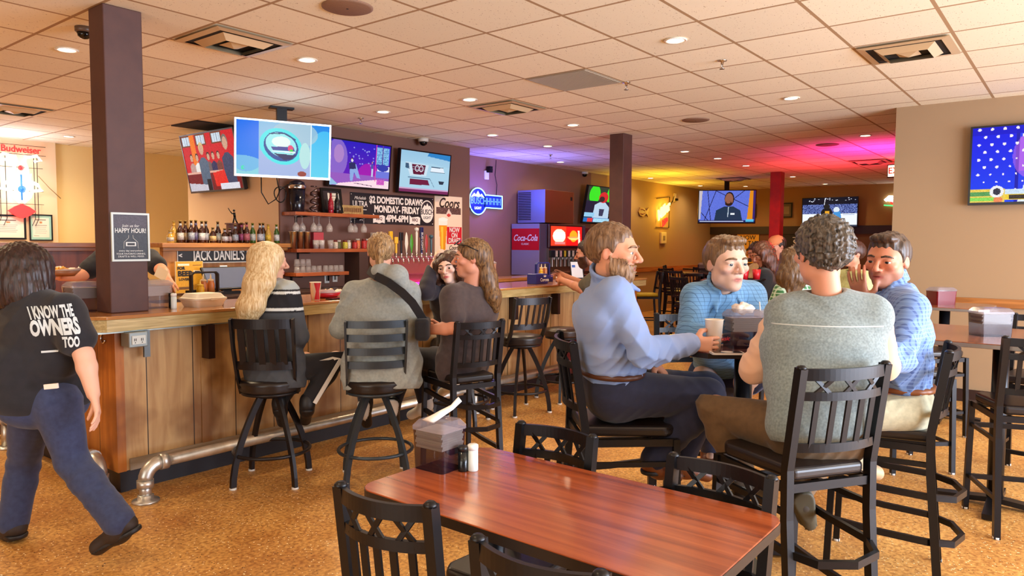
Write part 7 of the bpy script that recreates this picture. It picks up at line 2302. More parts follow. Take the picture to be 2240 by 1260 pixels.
        if style == 'long':
            tl = [np.array(p) for p in hair['tail']]
            for i in range(len(tl) - 1):
                r0 = hair['tw'][i]; r1 = hair['tw'][i + 1]
                F.cone(tl[i], tl[i + 1], r0, r1, 0.04, hair.get('tax', l), hair.get('tsc', 2.2))
            for s_ in hair.get('locks', (-1, 1)):
                F.cone(P(0.12, 0.36 * s_, 0.2), P(0.02, 0.42 * s_, -0.25), 0.11 * H, 0.13 * H, 0.04, f, 1.8)
                F.cone(P(0.02, 0.42 * s_, -0.25), P(-0.08, 0.40 * s_, -0.62), 0.13 * H, 0.12 * H, 0.04, f, 1.8)
        if style == 'pony':
            F.ell(P(-0.5, 0, 0.25), (0.1 * H, 0.1 * H, 0.1 * H), A, 0.02)
            F.cone(P(-0.52, 0, 0.26), P(-0.66, 0.05, 0.0), 0.09 * H, 0.13 * H, 0.02); F.cone(P(-0.66, 0.05, 0.0), P(-0.58, 0.1, -0.5), 0.13 * H, 0.06 * H, 0.02)
        am = hair.get('amp', 0.004)
        if hair.get('curly'):
            F.disp(lambda x, y, z: am * (np.sin(x * 210 + 4 * np.sin(z * 70)) + np.sin(y * 200 + 4 * np.sin(x * 80)) + np.sin(z * 220 + 3 * np.sin(y * 70)) - 2.2))
        else:
            F.disp(lambda x, y, z: am * np.sin(((x - hc[0]) * l[0] + (y - hc[1]) * l[1]) * 230 + 0.9 * np.sin(z * 16)) + am * 0.6 * np.sin(((x - hc[0]) * f[0] + (y - hc[1]) * f[1]) * 190 + 0.9 * np.sin(z * 14)) - am)
        field_obj(F, 'hair', hm, root)
        if face_on:
            brows(root, hc, fr, H, hair_mat(hair.get('brow', hair['c'])))
    if beard:
        P = lambda a, b, z: hc + H * (f * a + l * b + u * z)
        F = solid([P(a_, b_, z_) for a_ in (0.6, -0.1) for b_ in (0.4, -0.4) for z_ in (0.1, -0.75)], 0.02, h)
        head_skull(F, hc, fr, H, male, fat)
        F.d -= beard.get('thk', 0.02) * H
        F.ell(P(0.24, 0, -0.42), (0.13 * H, 0.15 * H, 0.15 * H), [f, l, u], 0.08 * H)

        def reg(X, Y, Z):
            x, y, z = X - hc[0], Y - hc[1], Z - hc[2]
            a = (x * f[0] + y * f[1] + z * f[2]) / H; b = (x * l[0] + y * l[1] + z * l[2]) / H; w = (x * u[0] + y * u[1] + z * u[2]) / H
            up = -0.195 + 0.45 * np.maximum(np.abs(b) - 0.16, 0) / 0.2 * 0.35      # upper edge rises to the sideburn
            d1 = (w - up) * H
            d2 = (0.02 - a) * H
            mouth = (1 - np.sqrt(((w + 0.272) / 0.042) ** 2 + (b / 0.088) ** 2 + ((a - 0.45) / 0.15) ** 2)) * 0.04 * H
            return np.maximum(np.maximum(d1, d2), mouth).astype(np.float32)
        F.clip(reg)
        F.disp(lambda x, y, z: 0.001 * (np.sin(x * 430 + z * 60) + np.sin(y * 410 + z * 80)))
        field_obj(F, 'beard', hair_mat(beard['c'], beard.get('c2')), root)
    return root


def seatj(pel, fwd, S=1.0, knee=None, kn_out=0.1, kz=None, thigh=0.43):
    """hips from the pelvis; both pelvis and hips in world metres"""
    fx = nv([fwd[0], fwd[1], 0]); lx = np.array([-fx[1], fx[0], 0])
    pel = np.array(pel, float)
    return {'pel': pel, 'hipL': pel + lx * 0.09 * S - np.array([0, 0, 0.03 * S]), 'hipR': pel - lx * 0.09 * S - np.array([0, 0, 0.03 * S])}
CF, CR = np.array([0.784, 0.620, 0.0]), np.array([0.620, -0.784, 0.0])


def A3(x, y, d):
    return np.array(at(x, y, d))


def joints(**k):
    return {a: A3(*v) for a, v in k.items()}


BEIGE = (226, 176, 148)
NAVY = cloth('navy_trousers', (30, 34, 62)); JEAN = cloth('blue_jeans', (54, 66, 104), (40, 50, 84)); BLACKC = cloth('black_cloth', (24, 22, 28)); KHAKI = cloth('khaki_brown', (112, 84, 52))
SAGE = cloth('pale_khaki', (196, 192, 160)); DKJ = cloth('dark_jeans', (30, 30, 48))
SHB = mat('brown_shoe', (120, 64, 30), 0.4); SHK = mat('black_shoe', (24, 22, 24), 0.5); SHT = mat('tan_shoe', (196, 168, 134), 0.5); SHW = mat('white_sole', (226, 222, 214), 0.5); SHG = mat('olive_sole', (74, 70, 54), 0.6); SHD = mat('grey_boot', (70, 66, 60), 0.6)

# ---- bearded man in the pale blue shirt
J = joints(pel=(1342, 836, 3.27), chest=(1322, 690, 3.18), shR=(1345, 645, 3.03), shL=(1335, 632, 3.36), elR=(1408, 772, 2.98), wrR=(1510, 752, 3.19), elL=(1378, 745, 3.44), wrL=(1424, 788, 3.32),
           hipR=(1345, 862, 3.18), hipL=(1340, 850, 3.37), knR=(1545, 868, 3.24), knL=(1545, 852, 3.46), anR=(1432, 1002, 3.22), anL=(1490, 1005, 3.45), toR=(1478, 1035, 3.26), toL=(1545, 1035, 3.48), head=(1342, 553, 3.12))
BLUE1 = cloth('pale_blue_shirt', (116, 150, 208), (150, 164, 200), 0.75, 6, 0.8)
P_ = person('person with a beard in a pale blue shirt holding a white cup', J, (0.27, -0.96, -0.04), (0.68, -0.73), 1.0, 0.0052, 0.238, 0.0, (222, 160, 128), True, 1.0, (170, 96, 86), (150, 108, 82),
            dict(mat=BLUE1, sleeve='long', g=0.018, collar=True, cuffs=True, hem=-0.05, fold=0.017, freq=32), dict(mat=NAVY, g=0.022), dict(mat=SHB, sole=SHK),
            dict(style='short', c=(92, 66, 46), c2=(140, 108, 78), thk=0.04, low=0.08, slope=0.62, amp=0.0025), dict(c=(110, 78, 50), c2=(168, 130, 92), thk=0.022),
            dict(R=dict(d=CR + 0.1 * CF + np.array([0, 0, -0.08]), n=CF, curl=0.62, t=(0, 0, 1), spread=0.05), L=dict(d=A3(1460, 826, 3.3) - A3(1424, 788, 3.32), n=(0, 0, -1), curl=0.4, t=-CF)), iris=(90, 110, 120), belly=0.02)
b = MB().tube([Vector(J['wrL'] + nv(J['wrL'] - J['elL']) * q) - P_.location for q in (-0.012, 0.012)], 0.036, 16).build('wrist_watch', mat('watch_steel', (170, 160, 140), 0.25, 0.9), P_)
mb = MB().tube([Vector(J['pel'] + nv(J['chest'] - J['pel']) * 0.055 + 0.134 * (math.cos(a) * nv([0.68, -0.73, 0]) * 1.0 + math.sin(a) * np.array([0.73, 0.68, 0]) * 1.43)) - P_.location for a in [2 * PI * i / 28 for i in range(28)]], 0.014, 8, closed=True)
mb.build('belt', mat('belt_brown', (84, 46, 26), 0.4), P_)

# ---- smiling man facing the camera
J = joints(pel=(1592, 800, 4.05), chest=(1580, 700, 3.74), shR=(1523, 652, 3.66), shL=(1641, 648, 3.68), elR=(1506, 735, 3.56), wrR=(1578, 752, 3.44), elL=(1668, 728, 3.58), wrL=(1622, 740, 3.46),
           hipR=(1545, 822, 4.02), hipL=(1640, 820, 4.0), knR=(1535, 838, 3.66), knL=(1628, 836, 3.66), anR=(1555, 985, 3.82), anL=(1615, 985, 3.82), toR=(1552, 1020, 3.7), toL=(1620, 1020, 3.7), head=(1589, 578, 3.56))
CHK1 = check_cloth('light_blue_check', (120, 172, 216), (66, 104, 150), 0.019, 0.12)
person('person in a light blue check shirt smiling at the far side of the high table', J, (-0.56, -0.82, -0.03), (-0.78, -0.62), 1.02, 0.0056, 0.255, 0.03, (232, 190, 166), True, 1.02, (190, 120, 110), None,
       dict(mat=CHK1, sleeve='long', g=0.02, collar=True, fold=0.013, freq=30, ph=1.2), dict(mat=JEAN), dict(mat=SHB, sole=SHK),
       dict(style='short', c=(96, 70, 46), c2=(142, 108, 72), thk=0.045, low=0.08, slope=0.6, amp=0.0025, quiff=True), None,
       dict(R=dict(curl=0.6), L=dict(curl=0.6)), iris=(80, 110, 120))

# ---- man in the grey vest seen from behind
J = joints(pel=(1790, 925, 2.77), chest=(1800, 758, 2.82), shL=(1722, 690, 2.87), shR=(1902, 692, 2.80), elL=(1652, 806, 2.95), wrL=(1668, 752, 3.2), elR=(1932, 800, 3.0), wrR=(1850, 745, 3.22),
           hipL=(1742, 952, 2.84), hipR=(1842, 952, 2.78), knL=(1566, 890, 3.12), knR=(1850, 900, 3.2), anL=(1620, 1030, 3.06), anR=(1745, 1078, 3.0), toL=(1672, 1068, 3.12), toR=(1762, 1130, 3.04), head=(1797, 556, 2.83))
VEST = cloth('grey_heather_vest', (150, 164, 164), (112, 124, 124), 0.9, 120, 0.5)
PEACH = cloth('peach_shirt', (220, 168, 132), (230, 190, 160), 0.75, 6, 0.8)
r_ = person('person in a grey vest seen from behind on the near high chair', J, (0.70, 0.71, 0.0), (0.6, 0.8), 1.0, 0.0054, 0.25, 0.0, (224, 160, 130), True, 1.0, (176, 96, 88), None,
            dict(mat=VEST, sleeve='none', g=0.03, hem=0.09, fold=0.005, freq=24, name='vest', neckline=0.055), dict(mat=KHAKI, g=0.018, fold=0.009), dict(mat=SHD, sole=SHG, downR=(-0.72, -0.58, -0.35)),
            dict(style='short', c=(34, 30, 26), c2=(110, 100, 88), thk=0.06, back=0.3, low=-0.02, slope=0.75, amp=0.0036, curly=True), None, dict(L=dict(curl=0.6), R=dict(curl=0.6)), face_on=False, width=1.04)
F = solid([J[k] for k in ('shL', 'shR', 'elL', 'elR', 'wrL', 'wrR', 'chest')], 0.16, 0.0054)
sp_ = nv(J['chest'] - J['pel'])
F.cone(J['chest'] + sp_ * 0.02, J['chest'] + sp_ * 0.1, 0.115, 0.07, 0.03, J['shL'] - J['shR'], 1.35)
for sd in 'LR':
    F.cone(J['sh' + sd], J['el' + sd], 0.078, 0.062, 0.02); F.cone(J['el' + sd], J['wr' + sd], 0.062, 0.046, 0.02); F.cone((J['shL'] + J['shR']) / 2, J['sh' + sd], 0.06, 0.07, 0.03)
F.disp(folds(0.010, 26, 0.8))
field_obj(F, 'shirt', PEACH, r_)
vs_ = [c for c in r_.children if c.name.startswith('vest')][0]
from mathutils.bvhtree import BVHTree
bv = BVHTree.FromPolygons([v.co[:] for v in vs_.data.vertices], [p.vertices[:] for p in vs_.data.polygons])
hp_ = [bv.ray_cast(Vector(A3(1690 + 9 * i, 716, 2.68) - CF * 0.5) - r_.location, Vector(CF))[0] for i in range(29)]
MB().tube([p for p in hp_ if p is not None], 0.0028, 6).build('back_seam', mat('seam_pale', (206, 214, 212), 0.8), r_)
# collar band of the vest
nk = (J['shL'] + J['shR']) / 2 + sp_ * 0.06 + CF * 0.01
MB().tube([Vector(nk + 0.078 * (math.cos(a) * CR * 1.1 + math.sin(a) * CF) + np.array([0, 0, 0.018 * math.sin(a)])) - r_.location for a in [2 * PI * i / 28 for i in range(28)]], 0.02, 8, closed=True).build('vest_collar', VEST, r_)

# ---- man in the blue checked shirt
J = joints(pel=(1966, 866, 3.39), chest=(1962, 722, 3.33), shL=(1992, 676, 3.17), shR=(1938, 655, 3.48), elL=(1968, 785, 3.1), wrL=(1888, 770, 3.06), elR=(1872, 740, 3.42), wrR=(1890, 664, 3.3),
           hipL=(1972, 890, 3.28), hipR=(1958, 880, 3.46), knL=(1788, 898, 3.24), knR=(1790, 880, 3.5), anL=(1868, 1000, 3.2), anR=(1872, 1005, 3.4), toL=(1915, 1030, 3.24), toR=(1905, 1030, 3.42), head=(1941, 571, 3.32))
CHK2 = check_cloth('blue_check', (116, 152, 212), (64, 90, 158), 0.017, 0.3, (132, 166, 220))
b = person('person in a blue checked shirt with one hand raised to the chin', J, (-0.98, 0.2, -0.08), (-0.5, 0.86), 1.0, 0.0054, 0.238, -0.05, (212, 142, 112), True, 1.03, (160, 84, 78), (120, 80, 62),
           dict(mat=CHK2, sleeve='long', g=0.019, collar=True, fold=0.015, freq=32, ph=2.2, hem=-0.04), dict(mat=SAGE, g=0.024), dict(mat=SHT, sole=SHW),
           dict(style='short', c=(46, 32, 24), c2=(84, 60, 42), thk=0.045, low=0.1, slope=0.55, amp=0.0025, quiff=True, side=0.4), None,
           dict(R=dict(d=A3(1872, 606, 3.3) - A3(1890, 664, 3.3), n=CR * 0.7 + CF * 0.5, curl=0.35, t=CR - CF * 0.4), L=dict(curl=0.4)), iris=(60, 50, 40), belly=0.015)
MB().tube([Vector(J['pel'] + nv(J['chest'] - J['pel']) * 0.055 + 0.136 * (math.cos(a) * nv([-0.5, 0.86, 0]) * 1.0 + math.sin(a) * np.array([0.86, 0.5, 0]) * 1.34)) - b.location for a in [2 * PI * i / 28 for i in range(28)]], 0.016, 8, closed=True).build('belt', mat('belt_tan', (140, 80, 40), 0.4), b)

# ---- blonde woman
J = joints(pel=(602, 800, 4.58), chest=(598, 676, 4.62), shL=(556, 640, 4.66), shR=(630, 638, 4.58), elL=(540, 735, 4.68), wrL=(590, 772, 4.85), elR=(655, 736, 4.56), wrR=(632, 768, 4.78),
           hipL=(580, 815, 4.62), hipR=(624, 815, 4.58), knL=(668, 785, 4.95), knR=(735, 784, 4.74), anL=(612, 880, 4.66), anR=(672, 880, 4.62), toL=(618, 922, 4.74), toR=(668, 918, 4.72), head=(590, 574, 4.6))


def jacket(co):
    z = co[:, 2] + 0.0
    c = np.tile(srgb((176, 184, 184)), (len(co), 1))
    for lo, hi, k in ((1.205, 1.217, (26, 26, 32)), (1.192, 1.205, (226, 232, 230)), (1.105, 1.192, (26, 26, 34)), (1.09, 1.105, (226, 232, 230)), (1.076, 1.09, (22, 22, 28)), (-1, 1.076, (72, 76, 82))):
        m = (z >= lo) & (z < hi); c[m] = srgb(k)
    return c


r_ = person('person with long blonde hair in a grey and black striped jacket at the bar', J, (0.92, -0.30, -0.05), (0.75, 0.66), 0.93, 0.006, 0.228, 0.0, (230, 178, 150), False, 0.95, (190, 100, 96), None,
            dict(mat=attr_mat('striped_jersey', 0.85, bump=(350, 0.15, 0.001)), sleeve='long', g=0.02, hem=0.16, fold=0.007, col=jacket, name='jacket', drop=0.1), dict(mat=BLACKC, waist=-0.03), dict(mat=SHK, sole=SHK),
            dict(style='long', c=(196, 158, 104), c2=(236, 214, 168), thk=0.06, low=-0.25, slope=0.35, ears=False, amp=0.0013,
                 tail=[A3(582, 560, 4.54), A3(566, 620, 4.48), A3(548, 670, 4.46), A3(540, 704, 4.47)], tw=[0.075, 0.062, 0.056, 0.04], tax=CR, tsc=1.4, locks=(1,)), None, face_on=False)
ws = MB()
off = -CF * 0.078 + np.array([0, 0, 0.01])
ws.bar([Vector(J[k] + off) - r_.location for k in ('hipR', 'knR')] + [Vector(J['knR'] + off * 0.85 + CR * 0.05) - r_.location, Vector(J['anR'] + CR * 0.055 - CF * 0.03) - r_.location], 0.006, 0.026).build('side_stripe', SHW, r_)

# ---- grey hoodie
J = joints(pel=(836, 796, 4.62), chest=(836, 688, 4.66), shL=(776, 642, 4.7), shR=(892, 642, 4.64), elL=(744, 718, 4.72), wrL=(806, 704, 4.98), elR=(908, 716, 4.66), wrR=(880, 700, 4.98),
           hipL=(806, 815, 4.66), hipR=(866, 815, 4.62), knL=(796, 798, 5.05), knR=(885, 798, 5.0), anL=(800, 882, 4.82), anR=(862, 880, 4.80), toL=(803, 925, 4.90), toR=(864, 922, 4.88), head=(832, 552, 4.68))
HOOD = cloth('grey_hoodie', (172, 180, 178), (148, 156, 156), 0.9, 60, 0.5)
person('person in a light grey hoodie with a ponytail on the ladder back stool', J, (0.6, 0.8, -0.06), (0.62, 0.78), 0.95, 0.006, 0.225, 0.0, (226, 172, 146), False, 1.0, (190, 100, 96), None,
       dict(mat=HOOD, sleeve='long', g=0.03, hem=0.17, drop=0.12, fold=0.009, freq=26, ph=0.9, name='hoodie', extra=[(A3(866, 604, 4.52), (0.075, 0.085, 0.075)), (A3(880, 630, 4.52), (0.055, 0.055, 0.06)), (A3(836, 592, 4.56), (0.07, 0.07, 0.05))]), dict(mat=DKJ, waist=-0.03), dict(mat=SHK, sole=SHW, downL=(-0.72, -0.58, -0.3), downR=(-0.72, -0.58, -0.3)),
       dict(style='pony', c=(110, 82, 56), c2=(196, 160, 112), thk=0.05, low=-0.1, slope=0.6, amp=0.003), None, face_on=False, width=1.2)
t = thing('crossbody_bag', 'black crossbody bag with a wide strap over the grey hoodie', 'bag', tuple(A3(925, 712, 4.56)))
L0 = t.location
MB().sweep([Vector(A3(*p)) - L0 for p in ((806, 590, 4.62), (822, 604, 4.50), (850, 618, 4.44), (880, 640, 4.42), (902, 662, 4.43), (920, 690, 4.50), (926, 700, 4.53))], [(-0.026, -0.003), (0.026, -0.003), (0.026, 0.003), (-0.026, 0.003)], False, tuple(CF), True, False).build('strap', BLACKC, t)
MB().cbox((0, 0, -0.02), (0.17, 0.09, 0.14), Matrix.Rotation(0.7, 4, 'Z')).build('pouch', BLACKC, t, bevel=0.025, seg=4)

# ---- woman in the brown shirt
S3 = [o for o in bpy.data.objects if o.get('label', '').startswith('dark bar chair with crossed back slats under')][0]
S3.location = (3.53, 3.22, 0)
J = joints(pel=(1016, 778, 4.86), chest=(1030, 682, 4.8), shL=(990, 650, 4.66), shR=(1062, 645, 4.94), elL=(992, 716, 4.55), wrL=(936, 722, 4.62), elR=(1040, 722, 5.02), wrR=(965, 716, 5.2),
           hipL=(1000, 795, 4.8), hipR=(1036, 792, 4.93), knL=(912, 782, 5.02), knR=(950, 780, 5.25), anL=(930, 880, 5.02), anR=(990, 828, 5.2), toL=(900, 905, 5.1), toR=(968, 856, 5.28), head=(1030, 566, 4.76))
r_ = person('person with long brown hair and a dark brown shirt in profile at the bar', J, (-0.72, 0.69, -0.02), (-0.1, 0.99), 0.97, 0.006, 0.238, 0.0, (226, 158, 130), False, 1.12, (196, 110, 104), None,
            dict(mat=cloth('dark_taupe_shirt', (84, 70, 70), (70, 58, 60)), sleeve='short', g=0.026, hem=0.15, fold=0.006, drop=0.08), dict(mat=DKJ, waist=-0.03), dict(mat=SHW, sole=SHT),
            dict(style='long', c=(70, 46, 30), c2=(150, 112, 70), thk=0.06, low=-0.05, slope=0.45, ears=False, amp=0.0016, locks=(),
                 tail=[A3(1052, 560, 4.80), A3(1066, 610, 4.82), A3(1078, 650, 4.80), A3(1084, 675, 4.80)], tw=[0.07, 0.062, 0.05, 0.03], tax=CF, tsc=1.4), None,
            dict(L=dict(curl=0.5)), width=1.15, bust=0.02)
f_, l_, u_ = head_frame((-0.72, 0.69, -0.02))
hp = J['head']; HH = 0.238
t = thing('sunglasses', 'dark sunglasses pushed up on the brown hair of the profile person', 'sunglasses', tuple(hp + HH * (0.24 * f_ + 0.40 * u_)))
for s_ in (-1, 1):
    o = MB().lathe([(0, -0.004), (0.026, -0.002), (0.026, 0.002), (0, 0.004)], 16).build('lens', mat('dark_lens', (20, 22, 40), 0.05), t)
    o.rotation_euler = Vector(f_ * 0.6 + u_ * 0.8).to_track_quat('Z', 'Y').to_euler(); o.location = Vector(l_ * 0.034 * s_ + f_ * 0.03 + u_ * 0.012)
    MB().tube([Vector(l_ * 0.062 * s_ + f_ * 0.03), Vector(l_ * 0.085 * s_ - f_ * 0.03 - u_ * 0.01), Vector(l_ * 0.088 * s_ - f_ * 0.1 - u_ * 0.045)], 0.0035, 6).build('temple', BLACKM, t)
MB().tube([Vector(l_ * 0.062 * q + f_ * 0.035 + u_ * 0.014) for q in (-1, -0.4, 0, 0.4, 1)], 0.003, 6).build('bridge', BLACKM, t)

# ---- dark haired woman leaning on the bar
el = np.array(on_z(930, 640, ZB + 0.035))
J = joints(pel=(1004, 740, 6.05), chest=(990, 660, 6.0), shR=(962, 640, 6.08), shL=(1026, 642, 5.95), elL=(1040, 680, 6.1), wrL=(1000, 672, 6.25), wrR=(949, 578, 6.02),
           hipR=(985, 752, 6.08), hipL=(1022, 752, 6.0), knR=(960, 756, 6.35), knL=(1005, 756, 6.3), anR=(968, 830, 6.3), anL=(1008, 830, 6.25), toR=(955, 845, 6.4), toL=(1000, 845, 6.35), head=(981, 586, 5.97))
J['elR'] = el
person('person with dark hair resting a cheek on one hand at the bar', J, (-0.9, -0.44, -0.06), (-0.75, -0.4), 1.0, 0.007, 0.245, 0.12, (240, 200, 180), False, 0.96, (206, 100, 100), None,
       dict(mat=cloth('navy_top', (32, 26, 40)), sleeve='long', g=0.02, fold=0.006, cuff=0.8), dict(mat=BLACKC), dict(mat=SHK, sole=SHK),
       dict(style='long', c=(40, 24, 20), c2=(92, 58, 42), thk=0.06, low=0.0, slope=0.3, ears=False, amp=0.0014, tail=[A3(985, 570, 6.05), A3(985, 630, 6.1), A3(990, 660, 6.1)], tw=[0.08, 0.07, 0.06], tax=CR, tsc=1.3), None,
       dict(R=dict(d=A3(955, 553, 5.98) - A3(949, 578, 6.02), n=CR, curl=0.9, t=-CF)), iris=(60, 50, 40))
put(swivel_stool('bar stool hidden under the dark haired person leaning on the bar', 0.70, 1.04, 'none'), J['pel'][0] + 0.02, J['pel'][1], (-0.4, 0.9))

# ---- bartender behind the near column
J = joints(pel=(272, 800, 5.75), chest=(272, 625, 5.65), shR=(222, 568, 5.66), shL=(326, 566, 5.6), elR=(180, 602, 5.5), wrR=(132, 606, 5.34), elL=(352, 590, 5.48), wrL=(368, 614, 5.3),
           hipR=(248, 820, 5.76), hipL=(298, 820, 5.74), knR=(246, 900, 5.74), knL=(300, 900, 5.72), head=(275, 522, 5.6))
for sd in 'LR':
    k = J['kn' + sd].copy(); J['an' + sd] = np.array([k[0], k[1], 0.09]); J['to' + sd] = np.array([k[0] - 0.12, k[1] - 0.1, 0.04])
    k[2] = 0.48; J['kn' + sd] = k
person('bartender in a black shirt reaching out from behind the near brown column', J, tuple(-CF), tuple(-CF), 0.97, 0.0075, 0.225, 0.0, (226, 160, 128), True, 1.0, (170, 96, 88), None,
       dict(mat=BLACKC, sleeve='short', g=0.02, hem=0.1), dict(mat=DKJ), dict(mat=SHK), dict(style='short', c=(60, 44, 34), thk=0.05, low=0.04, slope=0.6), None,
       dict(R=dict(n=(0, 0, 1), curl=0.3), L=dict(n=(0, 0, -1), curl=0.4)))
q = A3(138, 604, 5.28)
basket('brown food basket held out by the bartender behind the walking woman', tuple(q), PSI - PI / 2, (150, 100, 70))
p = on_z(352, 628, ZB + 0.19)
t = thing('order_slip', 'yellowish paper slip standing on the napkin dispenser by the column', 'paper', (2.30, 4.79, ZB + 0.19), 0.3)
MB().box(-0.045, 0.05, -0.001, 0.001, 0.0, 0.075, Matrix.Rotation(0.5, 4, 'Y')).build('sheet', mat('slip_paper', (236, 206, 160), 0.7), t)

# ---- bearded man at the far end of the bar
J = joints(pel=(1322, 735, 7.2), chest=(1316, 640, 7.1), shL=(1300, 612, 6.98), shR=(1340, 610, 7.25), elL=(1272, 632, 7.0), wrL=(1228, 612, 7.45), elR=(1300, 632, 7.4), wrR=(1240, 606, 7.5),
           hipL=(1312, 748, 7.12), hipR=(1334, 748, 7.28), knL=(1238, 742, 7.3), knR=(1262, 740, 7.5), anL=(1236, 815, 7.25), anR=(1262, 815, 7.45), toL=(1222, 828, 7.3), toR=(1246, 828, 7.5), head=(1285, 555, 7.12))
person('bearded person eating a sandwich at the far end of the bar', J, (-0.42, 0.9, -0.15), (-0.4, 0.9), 1.0, 0.0085, 0.25, 0.0, (206, 140, 110), True, 1.0, (150, 84, 76), (90, 60, 46),
       dict(mat=cloth('olive_tee', (92, 82, 62)), sleeve='short', g=0.02), dict(mat=cloth('red_trousers', (130, 22, 20)), g=0.02), dict(mat=SHK), dict(style='short', c=(44, 28, 22), thk=0.05, low=0.04, slope=0.6),
       dict(c=(60, 34, 24), thk=0.03), dict(L=dict(curl=0.6), R=dict(curl=0.7)))
S6 = [o for o in bpy.data.objects if o.get('label', '') == 'bar stool under the bearded man at the far end of the bar'][0]
S6.location = (J['pel'][0], J['pel'][1], 0); S6['label'] = 'bar stool under the bearded person eating at the far end of the bar'

# ---- walking woman in the black printed shirt
J = joints(pel=(98, 862, 3.46), chest=(82, 710, 3.44), shL=(18, 678, 3.52), shR=(142, 682, 3.38), elL=(2, 778, 3.62), wrL=(-30, 800, 3.9), elR=(184, 778, 3.32), wrR=(204, 862, 3.28),
           hipL=(72, 880, 3.52), hipR=(124, 880, 3.42), knL=(52, 1015, 3.68), knR=(158, 1010, 3.46), anL=(30, 1138, 3.66), anR=(258, 1138, 3.34), toL=(-20, 1172, 3.84), toR=(214, 1192, 3.36), head=(46, 598, 3.5))
SH_T = cloth('black_tee', (22, 22, 28), (34, 34, 42), 0.9, 20, 0.5)
fwdw = nv(CF * 0.75 - CR * 0.66)
r_ = person('person with dark hair walking past in a black printed shirt and jeans', J, tuple(nv(CF * 0.45 - CR * 0.9)), tuple(fwdw), 0.95, 0.0062, 0.235, 0.0, (226, 176, 152), False, 1.0, (176, 96, 88), None,
            dict(mat=SH_T, sleeve='short', g=0.03, hem=0.08, fold=0.008, freq=22, name='t_shirt'), dict(mat=JEAN, g=0.014, flare=True, name='jeans'), dict(mat=mat('dark_boot', (44, 32, 26), 0.6), sole=SHK, big=1.2, downR=(0.28, -0.35, -0.87)),
            dict(style='long', c=(30, 20, 20), c2=(62, 40, 36), thk=0.085, low=-0.3, slope=0.3, ears=False, amp=0.0028, tail=[A3(46, 585, 3.46), A3(48, 628, 3.44), A3(54, 652, 3.42)], tw=[0.11, 0.10, 0.06], tax=CR, tsc=1.3), None,
            dict(R=dict(curl=0.5, n=-CR - CF * 0.4, t=CF)), face_on=False, width=1.12)
# printed words on the back of the shirt, wrapped onto the cloth
INK = mat('shirt_print', (206, 216, 220), 0.8)
bn = -fwdw
shirt = [c for c in r_.children if c.name.startswith('t_shirt')][0]
from mathutils.bvhtree import BVHTree
bv = BVHTree.FromPolygons([v.co[:] for v in shirt.data.vertices], [p.vertices[:] for p in shirt.data.polygons])


def print_on(body, px, py, d, size, sx, shear=0.0, bold=0.0, tilt=0.0):
    o = text(body, INK, size, r_, (0, 0, 0), ext=0.0, bold=bold, sx=1.0, shear=shear, name='back_print')
    ctr = A3(px, py, d); ry = nv(np.cross([0, 0, 1], bn)) * 1.0
    ca, sa = math.cos(tilt), math.sin(tilt)
    me = o.data
    bmx = bmesh.new(); bmx.from_mesh(me)
    bmesh.ops.triangulate(bmx, faces=bmx.faces)
    for _ in range(3):
        lg = [e for e in bmx.edges if e.calc_length() > 0.012]
        if lg:
            bmesh.ops.subdivide_edges(bmx, edges=lg, cuts=1)
            bmesh.ops.triangulate(bmx, faces=[f for f in bmx.faces if len(f.verts) > 3])
    for v in bmx.verts:
        x, y = v.co.x * sx, v.co.y
        x, y = x * ca - y * sa, x * sa + y * ca
        p = Vector(ctr + ry * x + np.array([0, 0, 1.0]) * y) - r_.location
        hit = bv.ray_cast(p + Vector(bn) * 0.6, -Vector(bn))
        v.co = (hit[0] + Vector(bn) * 0.003) if hit[0] is not None else p
    bmx.to_mesh(me); bmx.free()
    o.rotation_euler = (0, 0, 0); o.scale = (1, 1, 1); o.location = (0, 0, 0)
    if body == '_':
        o.name = 'back_print'
    return o


print_on('I KNOW THE', 112, 683, 3.3, 0.074, 0.36, 0.0, 0.003, 0.1)
print_on('OWNERS', 118, 716, 3.3, 0.095, 0.43, 0.0, 0.005, 0.1)
print_on('TOO', 152, 747, 3.3, 0.064, 0.42, 0.0, 0.003, 0.06)
print_on('__', 108, 756, 3.3, 0.07, 0.8, 0.0, 0.003, 0.06)
t = MB().cbox((0, 0, 0), (0.06, 0.012, 0.022)).build('paper_in_pocket', PAPER, r_)
t.location = Vector(A3(112, 845, 3.24)) - r_.location; t.rotation_euler = (0, -0.1, PSI - PI / 2)

